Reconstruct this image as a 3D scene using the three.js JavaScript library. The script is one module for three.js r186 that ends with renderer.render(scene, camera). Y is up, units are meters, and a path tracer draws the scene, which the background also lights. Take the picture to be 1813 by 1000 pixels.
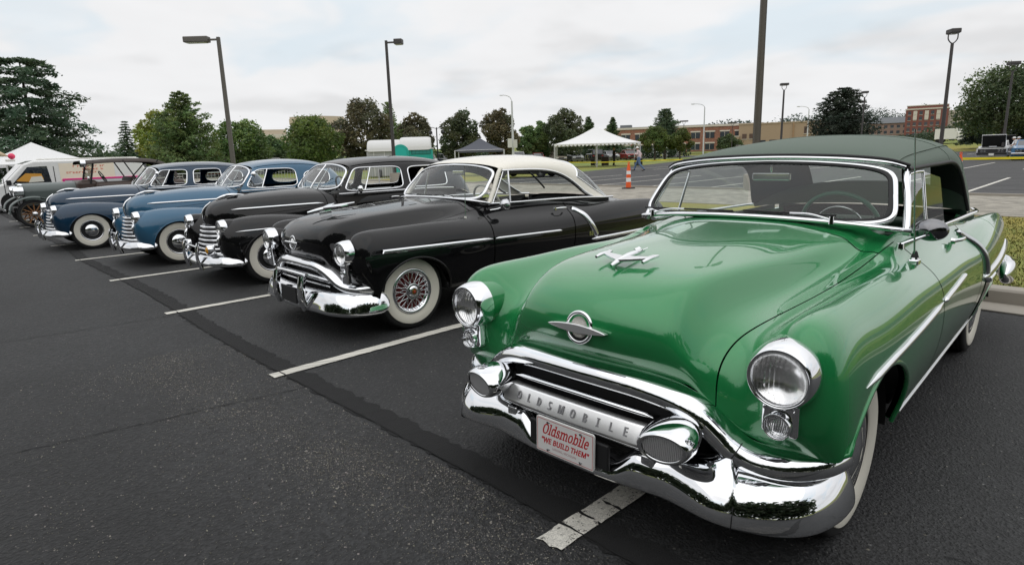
import * as THREE from 'three';
import { mergeGeometries, mergeVertices } from 'three/addons/utils/BufferGeometryUtils.js';
import { RoundedBoxGeometry } from 'three/addons/geometries/RoundedBoxGeometry.js';
import { ImprovedNoise } from 'three/addons/math/ImprovedNoise.js';
import { MarchingCubes } from 'three/addons/objects/MarchingCubes.js';
import { TextGeometry } from 'three/addons/geometries/TextGeometry.js';
import { FontLoader } from 'three/addons/loaders/FontLoader.js';
const fontP = new FontLoader().loadAsync('fonts/droid/droid_sans_bold.typeface.json');

// ---------- camera, sky, sun, exposure ----------
const scene = new THREE.Scene();
const camera = new THREE.PerspectiveCamera(49.58, 1024 / 564, 0.1, 3000);
camera.position.set(0, 1.57, 0);
camera.up.set(-0.1312, 0.97784, -0.16314);
camera.lookAt(-0.713764, 1.57 - 0.207378, -0.668981);

const noise = new ImprovedNoise();
const fbm = (x, y, z, o = 5) => { let s = 0, a = 0.5, f = 1; for (let i = 0; i < o; i++) { s += a * noise.noise(x * f, y * f, z * f); f *= 2.03; a *= 0.5; } return s; };
const sstep = (a, b, x) => { const t = Math.min(1, Math.max(0, (x - a) / (b - a))); return t * t * (3 - 2 * t); };
const lerp = (a, b, t) => a + (b - a) * t;
function rng(seed) { let s = seed >>> 0; return () => { s = (s + 0x6D2B79F5) >>> 0; let t = s; t = Math.imul(t ^ (t >>> 15), t | 1); t ^= t + Math.imul(t ^ (t >>> 7), t | 61); return ((t ^ (t >>> 14)) >>> 0) / 4294967296; }; }

{ // overcast sky: thin bright cloud deck, slightly blue where it thins
  const W = 2048, Hh = 1024, d = new Float32Array(W * Hh * 4);
  for (let j = 0; j < Hh; j++) for (let i = 0; i < W; i++) {
    const th = ((j + 0.5) / Hh - 0.5) * Math.PI, ph = ((i + 0.5) / W - 0.5) * 2 * Math.PI;
    const y = Math.sin(th), c = Math.cos(th), x = c * Math.cos(ph), z = c * Math.sin(ph);
    const k = (j * W + i) * 4;
    if (y < -0.02) { d[k] = d[k + 1] = d[k + 2] = 0.2; d[k + 3] = 1; continue; }
    const h = 1 / (Math.max(y, 0) + 0.12), X = x * h, Z = z * h;
    const n = fbm(X * 0.9 + 3.1, 0.7, Z * 0.9 + 1.7, 6), m = fbm(X * 2.2 - 2, 4.2, Z * 2.2, 5);
    const wx = X + 0.5 * fbm(X * 1.3, 9, Z * 1.3, 4), wz = Z + 0.5 * fbm(X * 1.3 + 7, 3, Z * 1.3, 4);
    const thin = sstep(0.06, 0.36, fbm(wx * 0.55 + 5.3, 2.2, wz * 1.3 + 8.1, 5) + 0.05);
    const grey = sstep(-0.05, 0.42, n + 0.5 * m);
    const zen = 0.88 + 0.42 * sstep(0.12, 0.95, y);                      // a little brighter overhead
    let L = zen * (1.0 - 0.15 * grey * sstep(-0.01, 0.1, y)) * (1 + 0.06 * m);
    const b = 0.8 * thin * sstep(0.03, 0.16, y);
    d[k] = L * (1 - 0.20 * b); d[k + 1] = L * (1.003 - 0.09 * b); d[k + 2] = L * (1.015 - 0.02 * b); d[k + 3] = 1;
  }
  const t = new THREE.DataTexture(d, W, Hh, THREE.RGBAFormat, THREE.FloatType);
  t.mapping = THREE.EquirectangularReflectionMapping; t.magFilter = t.minFilter = THREE.LinearFilter; t.needsUpdate = true;
  scene.background = t; scene.environment = t;
}
const sun = new THREE.DirectionalLight(new THREE.Color(1, 0.965, 0.91), 0.5);
sun.position.set(14, 60, 22); sun.target.position.set(-8, 0, -8);
sun.castShadow = true; sun.shadow.radius = 190; sun.shadow.mapSize.set(2048, 2048);
Object.assign(sun.shadow.camera, { left: -60, right: 60, top: 60, bottom: -60, near: 1, far: 200 });
scene.add(sun, sun.target);

const renderer = new THREE.WebGLRenderer({ antialias: true });
renderer.toneMapping = THREE.LinearToneMapping;
renderer.toneMappingExposure = 1.0;
renderer.shadowMap.enabled = true;
// ---------- helpers ----------
const used = {};
function numbered(n) { const k = used[n] = (used[n] ?? -1) + 1; return k ? n + '_' + String(k).padStart(3, '0') : n; }
function tag(o, label, category, group) { o.userData.label = label; o.userData.category = category; if (group) o.userData.group = group; return o; }
function thing(name, label, category, pos = [0, 0, 0], turn = 0, group) {
  const o = new THREE.Group(); o.name = numbered(name); o.position.set(...pos); o.rotation.y = turn; scene.add(o);
  return tag(o, label, category, group);
}
function shade(o) { o.castShadow = o.receiveShadow = true; return o; }
function part(name, geo, mat, parent, kind) {
  const g = Array.isArray(geo) ? (geo.length > 1 ? merge(geo) : geo[0]) : geo;
  const m = shade(new THREE.Mesh(g, mat)); m.name = name; if (kind) m.userData.kind = kind; parent.add(m); return m;
}
function struct(name, geo, mat, kind = 'structure') { const m = part(numbered(name), geo, mat, scene); m.userData.kind = kind; return m; }
function copyOf(o, label, pos, turn) { const c = o.clone(); c.name = numbered(o.name.replace(/_\d{3}$/, '')); scene.add(c); c.userData = { ...o.userData, label }; if (pos) c.position.set(...pos); if (turn !== undefined) c.rotation.y = turn; return c; }
function merge(list) {
  const a = list.map(g => { let q = g.index ? g.toNonIndexed() : g; const b = new THREE.BufferGeometry(); b.setAttribute('position', q.attributes.position); if (!q.attributes.normal) q.computeVertexNormals(); b.setAttribute('normal', q.attributes.normal); b.setAttribute('uv', q.attributes.uv ?? new THREE.BufferAttribute(new Float32Array(q.attributes.position.count * 2), 2)); return b; });
  return mergeGeometries(a);
}
const col = (r, g, b) => new THREE.Color().setRGB(r, g, b);
const std = (c, roughness = 0.6, metalness = 0, more = {}) => new THREE.MeshStandardMaterial({ color: Array.isArray(c) ? col(...c) : new THREE.Color(c), roughness, metalness, ...more });
const phys = (c, roughness, metalness, more = {}) => new THREE.MeshPhysicalMaterial({ color: Array.isArray(c) ? col(...c) : new THREE.Color(c), roughness, metalness, ...more });
const box = (w, h, d, x = 0, y = 0, z = 0, ry = 0, rx = 0, rz = 0) => { const g = new THREE.BoxGeometry(w, h, d); if (rx) g.rotateX(rx); if (rz) g.rotateZ(rz); if (ry) g.rotateY(ry); g.translate(x, y, z); return g; };
const rbox = (w, h, d, r, x = 0, y = 0, z = 0, ry = 0, rx = 0, rz = 0, s = 2) => { const g = new RoundedBoxGeometry(w, h, d, s, r); if (rx) g.rotateX(rx); if (rz) g.rotateZ(rz); if (ry) g.rotateY(ry); g.translate(x, y, z); return g; };
const cyl = (r0, r1, h, x = 0, y = 0, z = 0, n = 16, rx = 0, rz = 0) => { const g = new THREE.CylinderGeometry(r1, r0, h, n); if (rx) g.rotateX(rx); if (rz) g.rotateZ(rz); g.translate(x, y, z); return g; };
const V3 = (a) => new THREE.Vector3(...a);
const curve = (pts, closed = false, t = 'centripetal') => new THREE.CatmullRomCurve3(pts.map(V3), closed, t, 0.5);
const tube = (pts, r, n = 40, k = 8, closed = false) => new THREE.TubeGeometry(curve(pts, closed), n, r, k, closed);
const bar = (a, b, r, k = 8) => { const A = V3(a), B = V3(b), d = B.clone().sub(A), g = new THREE.CylinderGeometry(r, r, d.length(), k); g.applyQuaternion(new THREE.Quaternion().setFromUnitVectors(new THREE.Vector3(0, 1, 0), d.normalize())); g.translate((a[0] + b[0]) / 2, (a[1] + b[1]) / 2, (a[2] + b[2]) / 2); return g; };
const mirrorX = g => { const m = (g.index ? g.toNonIndexed() : g.clone()); const p = m.attributes.position, n = m.attributes.normal, u = m.attributes.uv;
  const sw = (at, k, i, j) => { for (let c = 0; c < k; c++) { const t = at.array[i * k + c]; at.array[i * k + c] = at.array[j * k + c]; at.array[j * k + c] = t; } };
  for (let i = 0; i < p.count; i++) { p.array[i * 3] *= -1; if (n) n.array[i * 3] *= -1; }
  for (let i = 0; i < p.count; i += 3) { sw(p, 3, i + 1, i + 2); if (n) sw(n, 3, i + 1, i + 2); if (u) sw(u, 2, i + 1, i + 2); } return m; };
const both = g => [g, mirrorX(g)];
// lathe about the x axis (wheels) or z axis (lamps): pts are [radius, along]
const latheX = (pts, n = 64, x = 0, y = 0, z = 0) => { const g = new THREE.LatheGeometry(pts.map(p => new THREE.Vector2(p[0], p[1])), n); g.rotateZ(-Math.PI / 2); g.translate(x, y, z); return g; };
const latheZ = (pts, n = 48) => { const g = new THREE.LatheGeometry(pts.map(p => new THREE.Vector2(p[0], p[1])), n); g.rotateX(Math.PI / 2); return g; };
// cubic B-spline surface over a control net; h runs 0 (centre) .. 1 (edge), mirrored to -1
function basis(n, t) { const p = Math.min(3, n - 1), m = n - p; let s = Math.min(m - 1, Math.max(0, Math.floor(t * m))); const kn = i => Math.min(m, Math.max(0, i - p)), x = t * m, N = [1]; const k = s + p;
  const L = [], R = []; for (let j = 1; j <= p; j++) { L[j] = x - kn(k + 1 - j); R[j] = kn(k + j) - x; let sv = 0; for (let r = 0; r < j; r++) { const q = N[r] / (R[r + 1] + L[j - r]); N[r] = sv + R[r + 1] * q; sv = L[j - r] * q; } N[j] = sv; }
  return [s, N]; }
class Surf {
  constructor(net, mirror = true) { this.mirror = mirror; this.net = mirror ? net.map(r => [...r.slice(1).reverse().map(p => [-p[0], p[1], p[2]]), ...r]) : net; this.nr = net.length; this.nc = this.net[0].length; }
  P(u, h) { u = Math.min(1, Math.max(0, u)); const v = Math.min(1, Math.max(0, this.mirror ? (h + 1) / 2 : h)); const [a, A] = basis(this.nr, u), [b, B] = basis(this.nc, v); let x = 0, y = 0, z = 0;
    for (let i = 0; i < A.length; i++) for (let j = 0; j < B.length; j++) { const w = A[i] * B[j], p = this.net[a + i][b + j]; x += w * p[0]; y += w * p[1]; z += w * p[2]; } return [x, y, z]; }
  N(u, h) { const e = 1e-4, lo = this.mirror ? -1 : 0; const u0 = Math.max(0, u - e), u1 = Math.min(1, u + e), h0 = Math.max(lo, h - e), h1 = Math.min(1, h + e);
    const a = this.P(u0, h), b = this.P(u1, h), c = this.P(u, h0), d = this.P(u, h1); const U = [b[0] - a[0], b[1] - a[1], b[2] - a[2]], W = [d[0] - c[0], d[1] - c[1], d[2] - c[2]];
    const n = [U[1] * W[2] - U[2] * W[1], U[2] * W[0] - U[0] * W[2], U[0] * W[1] - U[1] * W[0]], l = Math.hypot(...n) || 1; return n.map(q => q / l); }   // u backwards, h outwards -> outward when flipped below
  uAt(h, val, ax = 2) { let a = 0, b = 1; const fa = this.P(0, h)[ax] > val; for (let i = 0; i < 40; i++) { const m = (a + b) / 2; if ((this.P(m, h)[ax] > val) === fa) a = m; else b = m; } return (a + b) / 2; }
  hAt(u, val, ax, lo = 0, hi = 1) { let a = lo, b = hi; const fa = this.P(u, lo)[ax] > val; for (let i = 0; i < 40; i++) { const m = (a + b) / 2; if ((this.P(u, m)[ax] > val) === fa) a = m; else b = m; } return (a + b) / 2; }
}
const lin = (a, b, n) => Array.from({ length: n + 1 }, (_, i) => a + (b - a) * i / n);
// grid of points [rows][cols] with normals -> geometry; optional turned-in edges (flange) on chosen sides 'uvUV'
function gridGeo(P, N, { flange = 0, edges = 'uUvV', off = 0 } = {}) {
  const R = P.length, C = P[0].length, pos = [], nor = [], uv = [], idx = [];
  for (let i = 0; i < R; i++) for (let j = 0; j < C; j++) { const p = P[i][j], n = N[i][j]; pos.push(p[0] + n[0] * off, p[1] + n[1] * off, p[2] + n[2] * off); nor.push(...n); uv.push(p[2], p[1] + p[0]); }
  const quad = (a, b, c, d) => idx.push(a, b, c, b, d, c);
  // orient: compare face normal with N
  const f = (() => { const i = R >> 1, j = C >> 1, i2 = Math.max(0, i - 1), j2 = Math.max(0, j - 1), A = V3(P[i2][j2]), B = V3(P[i][j2]), Cc = V3(P[i2][j]); return B.sub(A).cross(Cc.sub(A)).dot(V3(N[i][j])) > 0; })();
  for (let i = 0; i + 1 < R; i++) for (let j = 0; j + 1 < C; j++) { const a = i * C + j, b = a + C, c = a + 1, d = b + 1; f ? quad(a, b, c, d) : quad(a, c, b, d); }
  if (flange) {
    const loop = (list, e) => { const base = pos.length / 3; list.forEach(([i, j], k) => { const p = P[i][j], n = N[i][j]; const q = list[Math.min(k + 1, list.length - 1)], r = list[Math.max(k - 1, 0)]; const t = V3(P[q[0]][q[1]]).sub(V3(P[r[0]][r[1]])); const m = t.cross(V3(n)).normalize(); const s = e; 
        for (const dd of [0, flange]) { pos.push(p[0] + n[0] * (off - dd), p[1] + n[1] * (off - dd), p[2] + n[2] * (off - dd)); nor.push(m.x * s, m.y * s, m.z * s); uv.push(p[2], p[1]); } });
      for (let k = 0; k + 1 < list.length; k++) { const a = base + k * 2; idx.push(a, a + 1, a + 2, a + 1, a + 3, a + 2); } };
    const fs = f ? 1 : -1;
    if (edges.includes('u')) loop(P[0].map((_, j) => [0, j]), fs);
    if (edges.includes('U')) loop(P[0].map((_, j) => [R - 1, j]), -fs);
    if (edges.includes('v')) loop(P.map((_, i) => [i, 0]), -fs);
    if (edges.includes('V')) loop(P.map((_, i) => [i, C - 1]), fs);
  }
  const g = new THREE.BufferGeometry(); g.setAttribute('position', new THREE.Float32BufferAttribute(pos, 3)); g.setAttribute('normal', new THREE.Float32BufferAttribute(nor, 3)); g.setAttribute('uv', new THREE.Float32BufferAttribute(uv, 2)); g.setIndex(idx); return g;
}
// patch of a Surf: us list, hs(u) list or constant list
function patch(S, us, hs, opts = {}) {
  const P = [], N = []; for (const u of us) { const l = typeof hs === 'function' ? hs(u) : hs; P.push(l.map(h => S.P(u, h))); N.push(l.map(h => { const n = S.N(u, h); return opts.flip ? n : n.map(q => -q); })); }
  return gridGeo(P, N, opts);
}
// sweep a closed 2-D profile along a path of [x,y,z]; prof(t) -> [[a,b],..] a along 'side' (= outward), b along 'up'
function sweep(path, prof, { up = [0, 1, 0], n = 60, closed = false, cap = true, smooth = true, outs = null } = {}) {
  const c = path.getPoint ? path : curve(path, closed), pos = [], idx = []; const rings = []; const U = V3(up); let K = 0;
  for (let i = 0; i <= n; i++) { const t = i / n, p = c.getPoint(t), T = c.getTangent(t).normalize(); let S, B;
    if (outs) { S = V3(outs(t, p)); S.addScaledVector(T, -S.dot(T)).normalize(); B = T.clone().cross(S).normalize(); } else { S = T.clone().cross(U).normalize(); B = S.clone().cross(T).normalize(); }
    const pr = prof(t); K = pr.length; rings.push(pr.map(([a, b]) => p.clone().addScaledVector(S, a).addScaledVector(B, b))); }
  for (const r of rings) for (const q of r) pos.push(q.x, q.y, q.z);
  const M = closed ? n : n; for (let i = 0; i < M; i++) for (let k = 0; k < K; k++) { const a = i * K + k, b = i * K + (k + 1) % K, d = a + K, e = b + K; idx.push(a, b, d, b, e, d); }
  if (cap && !closed) for (const i of [0, n]) { const o = pos.length / 3; const m = new THREE.Vector3(); rings[i].forEach(q => m.add(q)); m.divideScalar(K); rings[i].forEach(q => pos.push(q.x, q.y, q.z)); pos.push(m.x, m.y, m.z); for (let k = 0; k < K; k++) { const a = o + k, b = o + (k + 1) % K; i ? idx.push(a, b, o + K) : idx.push(b, a, o + K); } }
  let g = new THREE.BufferGeometry(); g.setAttribute('position', new THREE.Float32BufferAttribute(pos, 3)); g.setIndex(idx); g.computeVertexNormals(); return fixOut(g);
}
function fixOut(g) { // make the winding face away from the inside (signed volume)
  const p = g.attributes.position, ix = g.index; let v = 0; const a = new THREE.Vector3(), b = new THREE.Vector3(), c = new THREE.Vector3();
  for (let i = 0; i < ix.count; i += 3) { a.fromBufferAttribute(p, ix.getX(i)); b.fromBufferAttribute(p, ix.getX(i + 1)); c.fromBufferAttribute(p, ix.getX(i + 2)); v += a.dot(b.clone().cross(c)); }
  if (v < 0) { for (let i = 0; i < ix.count; i += 3) { const t = ix.getX(i + 1); ix.setX(i + 1, ix.getX(i + 2)); ix.setX(i + 2, t); } g.computeVertexNormals(); }
  return g;
}
const spl = (pts, n = 28) => { const c = new THREE.CatmullRomCurve3(pts.map(p => new THREE.Vector3(p[0], p[1], 0)), true, 'centripetal'); return Array.from({ length: n }, (_, i) => { const p = c.getPoint(i / n); return [p.x, p.y]; }); };
const oval = (a, b, n = 20, e = 2) => Array.from({ length: n }, (_, i) => { const t = i / n * 2 * Math.PI, c = Math.cos(t), s = Math.sin(t); return [a * Math.sign(c) * Math.abs(c) ** (2 / e), b * Math.sign(s) * Math.abs(s) ** (2 / e)]; });
// strip of oval section lying on given points with outward directions
function strip(pts, outs, w, h, { n = 60, taper = 0 } = {}) {
  const c = curve(pts), oc = new THREE.CatmullRomCurve3(outs.map(V3), false, 'centripetal');
  return sweep(c, t => { const k = taper ? Math.min(1, 0.08 + Math.min(t, 1 - t) / taper) : 1; return oval(h * k, w / 2 * k, 12); }, { n, outs: t => oc.getPoint(t).toArray() });
}
function canvasTex(w, h, draw, srgb = true) { const cv = document.createElement('canvas'); cv.width = w; cv.height = h; draw(cv.getContext('2d'), w, h); const t = new THREE.CanvasTexture(cv); if (srgb) t.colorSpace = THREE.SRGBColorSpace; t.magFilter = THREE.LinearFilter; return t; }
function dataTex(w, h, fn, repeat, srgb = false) { const d = new Uint8Array(w * h * 4); for (let j = 0; j < h; j++) for (let i = 0; i < w; i++) { const c = fn(i, j); const k = (j * w + i) * 4; if (typeof c === 'number') { d[k] = d[k + 1] = d[k + 2] = c; } else { d[k] = c[0]; d[k + 1] = c[1]; d[k + 2] = c[2]; } d[k + 3] = 255; }
  const t = new THREE.DataTexture(d, w, h); t.wrapS = t.wrapT = THREE.RepeatWrapping; t.magFilter = t.minFilter = THREE.LinearFilter; if (repeat) t.repeat.set(...repeat); if (srgb) t.colorSpace = THREE.SRGBColorSpace; t.needsUpdate = true; return t; }
// periodic value noise lookup for tiling textures
function tileNoise(seed, n) { const r = rng(seed), g = Float32Array.from({ length: n * n }, r); return (x, y) => { x = ((x % 1) + 1) % 1 * n; y = ((y % 1) + 1) % 1 * n; const i = Math.floor(x), j = Math.floor(y), a = x - i, b = y - j, u = a * a * (3 - 2 * a), v = b * b * (3 - 2 * b), at = (p, q) => g[(q % n) * n + p % n]; return lerp(lerp(at(i, j), at(i + 1, j), u), lerp(at(i, j + 1), at(i + 1, j + 1), u), v); }; }
// ---------- shared materials ----------
const M = {
  chrome: phys([0.80, 0.81, 0.83], 0.035, 1),
  chromeDull: phys([0.55, 0.56, 0.58], 0.16, 1),
  black: std([0.012, 0.012, 0.013], 0.55), rubber: std([0.014, 0.014, 0.015], 0.75), matte: std([0.006, 0.006, 0.007], 0.9),
  white: std([0.74, 0.73, 0.68], 0.55), whitewall: std([0.72, 0.69, 0.60], 0.7),
  glass: phys([0.93, 0.97, 0.95], 0.0, 0, { transmission: 1, thickness: 0, ior: 1.5 }),
  lens: phys([0.97, 0.98, 0.98], 0.04, 0, { transmission: 1, thickness: 0, ior: 1.5 }),
  reflector: phys([0.82, 0.82, 0.82], 0.22, 1),
};
// ---------- ground ----------
const tnA = tileNoise(3, 16), tnB = tileNoise(5, 64), tnC = tileNoise(8, 256), tnD = tileNoise(9, 512);
function asphaltTex(size, seed, base, speck, warm) {
  const r = rng(seed), n = size * size, v = new Float32Array(n * 3), h = new Float32Array(n);
  for (let j = 0; j < size; j++) for (let i = 0; i < size; i++) { const x = i / size, y = j / size, k = j * size + i;
    const g = 0.36 * tnD(x, y) + 0.48 * tnC(x + .3, y) + 0.16 * r(), lo = 0.6 * tnA(x, y) + 0.4 * tnB(x, y + .2); h[k] = g;
    const c = base * (0.30 + 1.15 * g * g * 1.25) * (0.80 + 0.40 * lo); v[k * 3] = c * (1 + warm); v[k * 3 + 1] = c; v[k * 3 + 2] = c * (1.02 - warm); }
  const stones = Math.floor(n * speck);
  for (let s = 0; s < stones; s++) { const cx = Math.floor(r() * size), cy = Math.floor(r() * size), R = 0.8 + r() * r() * 2.4, b = 0.06 + r() * r() * 0.26, w = r() * 0.25; const q = Math.ceil(R);
    for (let dy = -q; dy <= q; dy++) for (let dx = -q; dx <= q; dx++) { const d = Math.hypot(dx, dy * (0.8 + 0.4 * r())); if (d > R) continue; const k = ((cy + dy + size) % size) * size + (cx + dx + size) % size, a = 0.85 * (1 - 0.5 * d / R); v[k * 3] = lerp(v[k * 3], b * (1 + w * .4), a); v[k * 3 + 1] = lerp(v[k * 3 + 1], b, a); v[k * 3 + 2] = lerp(v[k * 3 + 2], b * (1 - w), a); h[k] = lerp(h[k], 0.95, a); } }
  const enc = c => Math.round(255 * (c <= 0.0031308 ? 12.92 * c : 1.055 * Math.pow(c, 1 / 2.4) - 0.055));
  return [dataTex(size, size, (i, j) => { const k = (j * size + i) * 3; return [enc(v[k]), enc(v[k + 1]), enc(v[k + 2])]; }, null, true), dataTex(size, size, (i, j) => Math.round(255 * h[j * size + i]))];
}
function sheet(x0, x1, z0, z1, y, nx, nz, tile, tone) { // horizontal sheet with uv in tiles and gentle tone
  const g = new THREE.PlaneGeometry(x1 - x0, z1 - z0, nx, nz); g.rotateX(-Math.PI / 2); g.translate((x0 + x1) / 2, y, (z0 + z1) / 2); const p = g.attributes.position, u = g.attributes.uv, c = new Float32Array(p.count * 3);
  for (let i = 0; i < p.count; i++) { const x = p.getX(i), z = p.getZ(i); u.setXY(i, x / tile, z / tile); const t = tone ? tone(x, z) : 1; c[i * 3] = c[i * 3 + 1] = c[i * 3 + 2] = t; if (Array.isArray(t)) { c[i * 3] = t[0]; c[i * 3 + 1] = t[1]; c[i * 3 + 2] = t[2]; } }
  g.setAttribute('color', new THREE.BufferAttribute(c, 3)); return g;
}
const [laneMap, laneH] = asphaltTex(2048, 11, 0.029, 0.0026, -0.02), [stallMap, stallH] = asphaltTex(1024, 12, 0.0255, 0.0016, -0.02);
const laneMat = new THREE.MeshStandardMaterial({ map: laneMap, bumpMap: laneH, bumpScale: 0.013, roughness: 0.78, vertexColors: true });
const stallMat = new THREE.MeshStandardMaterial({ map: stallMap, bumpMap: stallH, bumpScale: 0.009, roughness: 0.72, vertexColors: true });
const SEAM = x => -1.72 + 0.03 * Math.sin(x * 0.9) + 0.05 * fbm(x * 0.6, 3, 1, 3);     // joint between lane and stalls
const STAINS = [[-4.0, .1, .22, .45], [-5.6, -.3, .35, .25], [-3.0, -.35, .3, .22], [-7.6, .4, .5, .25], [-2.2, .2, .25, .2], [-9.5, -.4, .5, .25], [-5.0, .9, .4, .3]];   // oil drips
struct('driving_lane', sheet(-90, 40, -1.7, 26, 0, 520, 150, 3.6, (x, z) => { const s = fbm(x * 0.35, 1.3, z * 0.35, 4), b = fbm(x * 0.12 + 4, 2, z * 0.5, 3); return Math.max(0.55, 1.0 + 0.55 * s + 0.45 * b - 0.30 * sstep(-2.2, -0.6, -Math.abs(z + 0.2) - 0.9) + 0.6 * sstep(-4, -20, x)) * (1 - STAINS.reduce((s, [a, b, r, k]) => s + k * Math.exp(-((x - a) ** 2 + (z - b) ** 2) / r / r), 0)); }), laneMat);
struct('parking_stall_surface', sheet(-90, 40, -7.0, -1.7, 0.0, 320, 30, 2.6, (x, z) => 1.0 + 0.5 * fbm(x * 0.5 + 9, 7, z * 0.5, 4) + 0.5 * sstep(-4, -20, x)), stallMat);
// tar seal along the joint
const tarMat = std([0.008, 0.008, 0.0085], 0.85, 0, { bumpMap: stallH, bumpScale: 0.008 });
function ribbon(pts, width, y, seed, jag = 0.3, n = 0) { // irregular flat strip along pts
  const r = rng(seed), c = curve(pts.map(p => [p[0], y, p[1]])), L = c.getLength(), N = n || Math.ceil(L / 0.05), pos = [], idx = [], uv = [];
  for (let i = 0; i <= N; i++) { const p = c.getPointAt(i / N), t = c.getTangentAt(i / N), w = typeof width === 'function' ? width(i / N) : width; for (const s of [-1, 1]) { const k = w / 2 * (1 + jag * (r() - 0.5) * 2); pos.push(p.x - t.z * s * k, y, p.z + t.x * s * k); uv.push(p.x, p.z + s * w); } }
  for (let i = 0; i < N; i++) { const a = i * 2; idx.push(a, a + 1, a + 2, a + 1, a + 3, a + 2); }
  const g = new THREE.BufferGeometry(); g.setAttribute('position', new THREE.Float32BufferAttribute(pos, 3)); g.setAttribute('uv', new THREE.Float32BufferAttribute(uv, 2)); g.setIndex(idx); g.computeVertexNormals(); if (g.attributes.normal.getY(0) < 0) { for (let i = 0; i < idx.length; i += 3) { const t = idx[i]; idx[i] = idx[i + 1]; idx[i + 1] = t; } g.setIndex(idx); g.computeVertexNormals(); } return g;
}
struct('tar_seam', ribbon(lin(-60, 6, 130).map(x => [x, SEAM(x) - .07]), 0.16, 0.004, 4, 0.3), tarMat);
const crackMat = std([0.006, 0.006, 0.006], 0.95);
const wob = (a, b, n, amp, seed) => { const r = rng(seed); return Array.from({ length: n + 1 }, (_, i) => [lerp(a[0], b[0], i / n) + (r() - .5) * amp, lerp(a[1], b[1], i / n) + (r() - .5) * amp]); };
struct('pavement_crack', merge([
  ribbon(lin(-60, 4, 200).map(x => [x, SEAM(x) + 0.004 + 0.018 * fbm(x * 3, 1, 5, 3)]), 0.011, 0.009, 5, 0.9),
  ribbon(wob([-3.97, -1.7], [-4.25, -0.1], 30, 0.022, 7), 0.0065, 0.005, 8, 0.8), ribbon(wob([-4.25, -0.1], [-4.1, 1.6], 30, 0.03, 9), 0.004, 0.005, 10, 0.8), ribbon(wob([-6.98, -1.65], [-7.2, 0.3], 30, 0.03, 17), 0.008, 0.005, 18, 0.8),
  ribbon(wob([-0.4, -2.6], [3, -2.9], 40, 0.05, 13), 0.006, 0.005, 14, 0.9), ribbon(wob([-1.5, -2.35], [-0.2, -2.3], 20, 0.03, 23), 0.005, 0.005, 15, 0.9) ]), crackMat);
// worn painted stall lines
const paintTex = dataTex(512, 512, (i, j) => { const x = i / 512, y = j / 512; const w = 0.5 * tnB(x, y) + 0.35 * tnC(x, y) + 0.15 * tnD(x, y); const v = w > 0.68 ? 90 : 242 - 50 * tnC(x + .1, y + .4) - 26 * tnA(x, y); return [v, v * 0.985, v * 0.94]; }, null, true);
const paintMat = new THREE.MeshStandardMaterial({ map: paintTex, roughness: 0.7 });
function stripeGeo(x, z0, z1, w, seed, dx = 0) { return ribbon([[x, z0], [x + dx * .33, lerp(z0, z1, .33)], [x + dx * .66, lerp(z0, z1, .66)], [x + dx, z1]], w, 0.008, seed, 0.07); }
{
  const r = rng(77), g = []; let z = -1.60; // nearest line is cracked into pieces
  while (z > -6.9) { const l = 0.14 + r() * 0.3, w = 0.125, jag = () => (r() - .5) * 0.022; const a = [], n = 5; for (let k = 0; k <= n; k++) a.push([-w / 2 + w * k / n, jag()]); const b = []; for (let k = n; k >= 0; k--) b.push([-w / 2 + w * k / n, l - 0.008 - r() * .006 + jag()]);
    const left = [], right = []; for (let k = 1; k < 5; k++) { right.push([w / 2 + (r() - .5) * .008, l * k / 5]); left.unshift([-w / 2 + (r() - .5) * .008, l * k / 5]); }
    const s = new THREE.Shape([...a, ...right, ...b, ...left].map(p => new THREE.Vector2(...p))); const q = new THREE.ShapeGeometry(s); q.rotateX(-Math.PI / 2); q.translate(-1.535 - (z + 1.6) * 0.005, 0.008, z); g.push(q); z -= l; }
  struct('stall_line', g, paintMat);
  [-4.36, -7.12, -9.82, -12.48, -15.2, -17.95, -20.7, -23.4].forEach((x, i) => struct('stall_line', stripeGeo(x, -1.62 + i * .004, -6.9, 0.105, 30 + i, -0.02), paintMat));
}
// light aggregate chips ground out of the surface
{
  const r = rng(5), n = 42000, m = new THREE.InstancedMesh(new THREE.OctahedronGeometry(1, 0), std([0.21, 0.205, 0.19], 0.8), n), o = new THREE.Object3D(), c = new THREE.Color(); let k = 0;
  while (k < n) { const x = -r() * 6.2 + 0.6, z = -1.7 + r() * r() * 3.2; const dens = 0.10 + 1.3 * Math.max(0, fbm(x * 0.9, 5, z * 1.6, 3)) + 0.9 * Math.exp(-(((z + 1.28 - 0.12 * Math.sin(x)) / 0.2) ** 2)) * (0.5 + fbm(x * 1.2, 8, 2, 2)); if (r() > dens) continue;
    const s = 0.0012 + r() * r() * r() * 0.0062; o.position.set(x, 0.0003, z); o.rotation.set(r() * 6, r() * 6, r() * 6); o.scale.set(s * (0.8 + r()), s * 0.6, s * (0.8 + r())); o.updateMatrix(); m.setMatrixAt(k, o.matrix); const b = 0.35 + r() * 1.0; c.setRGB(b, b * (0.9 + .1 * r()), b * (0.8 + .2 * r())); m.setColorAt(k, c); k++; }
  m.name = 'stone_chips'; m.userData.kind = 'stuff'; m.receiveShadow = true; scene.add(tag(m, 'pale stone chips ground into the dark asphalt of the driving lane', 'gravel'));
}
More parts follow.
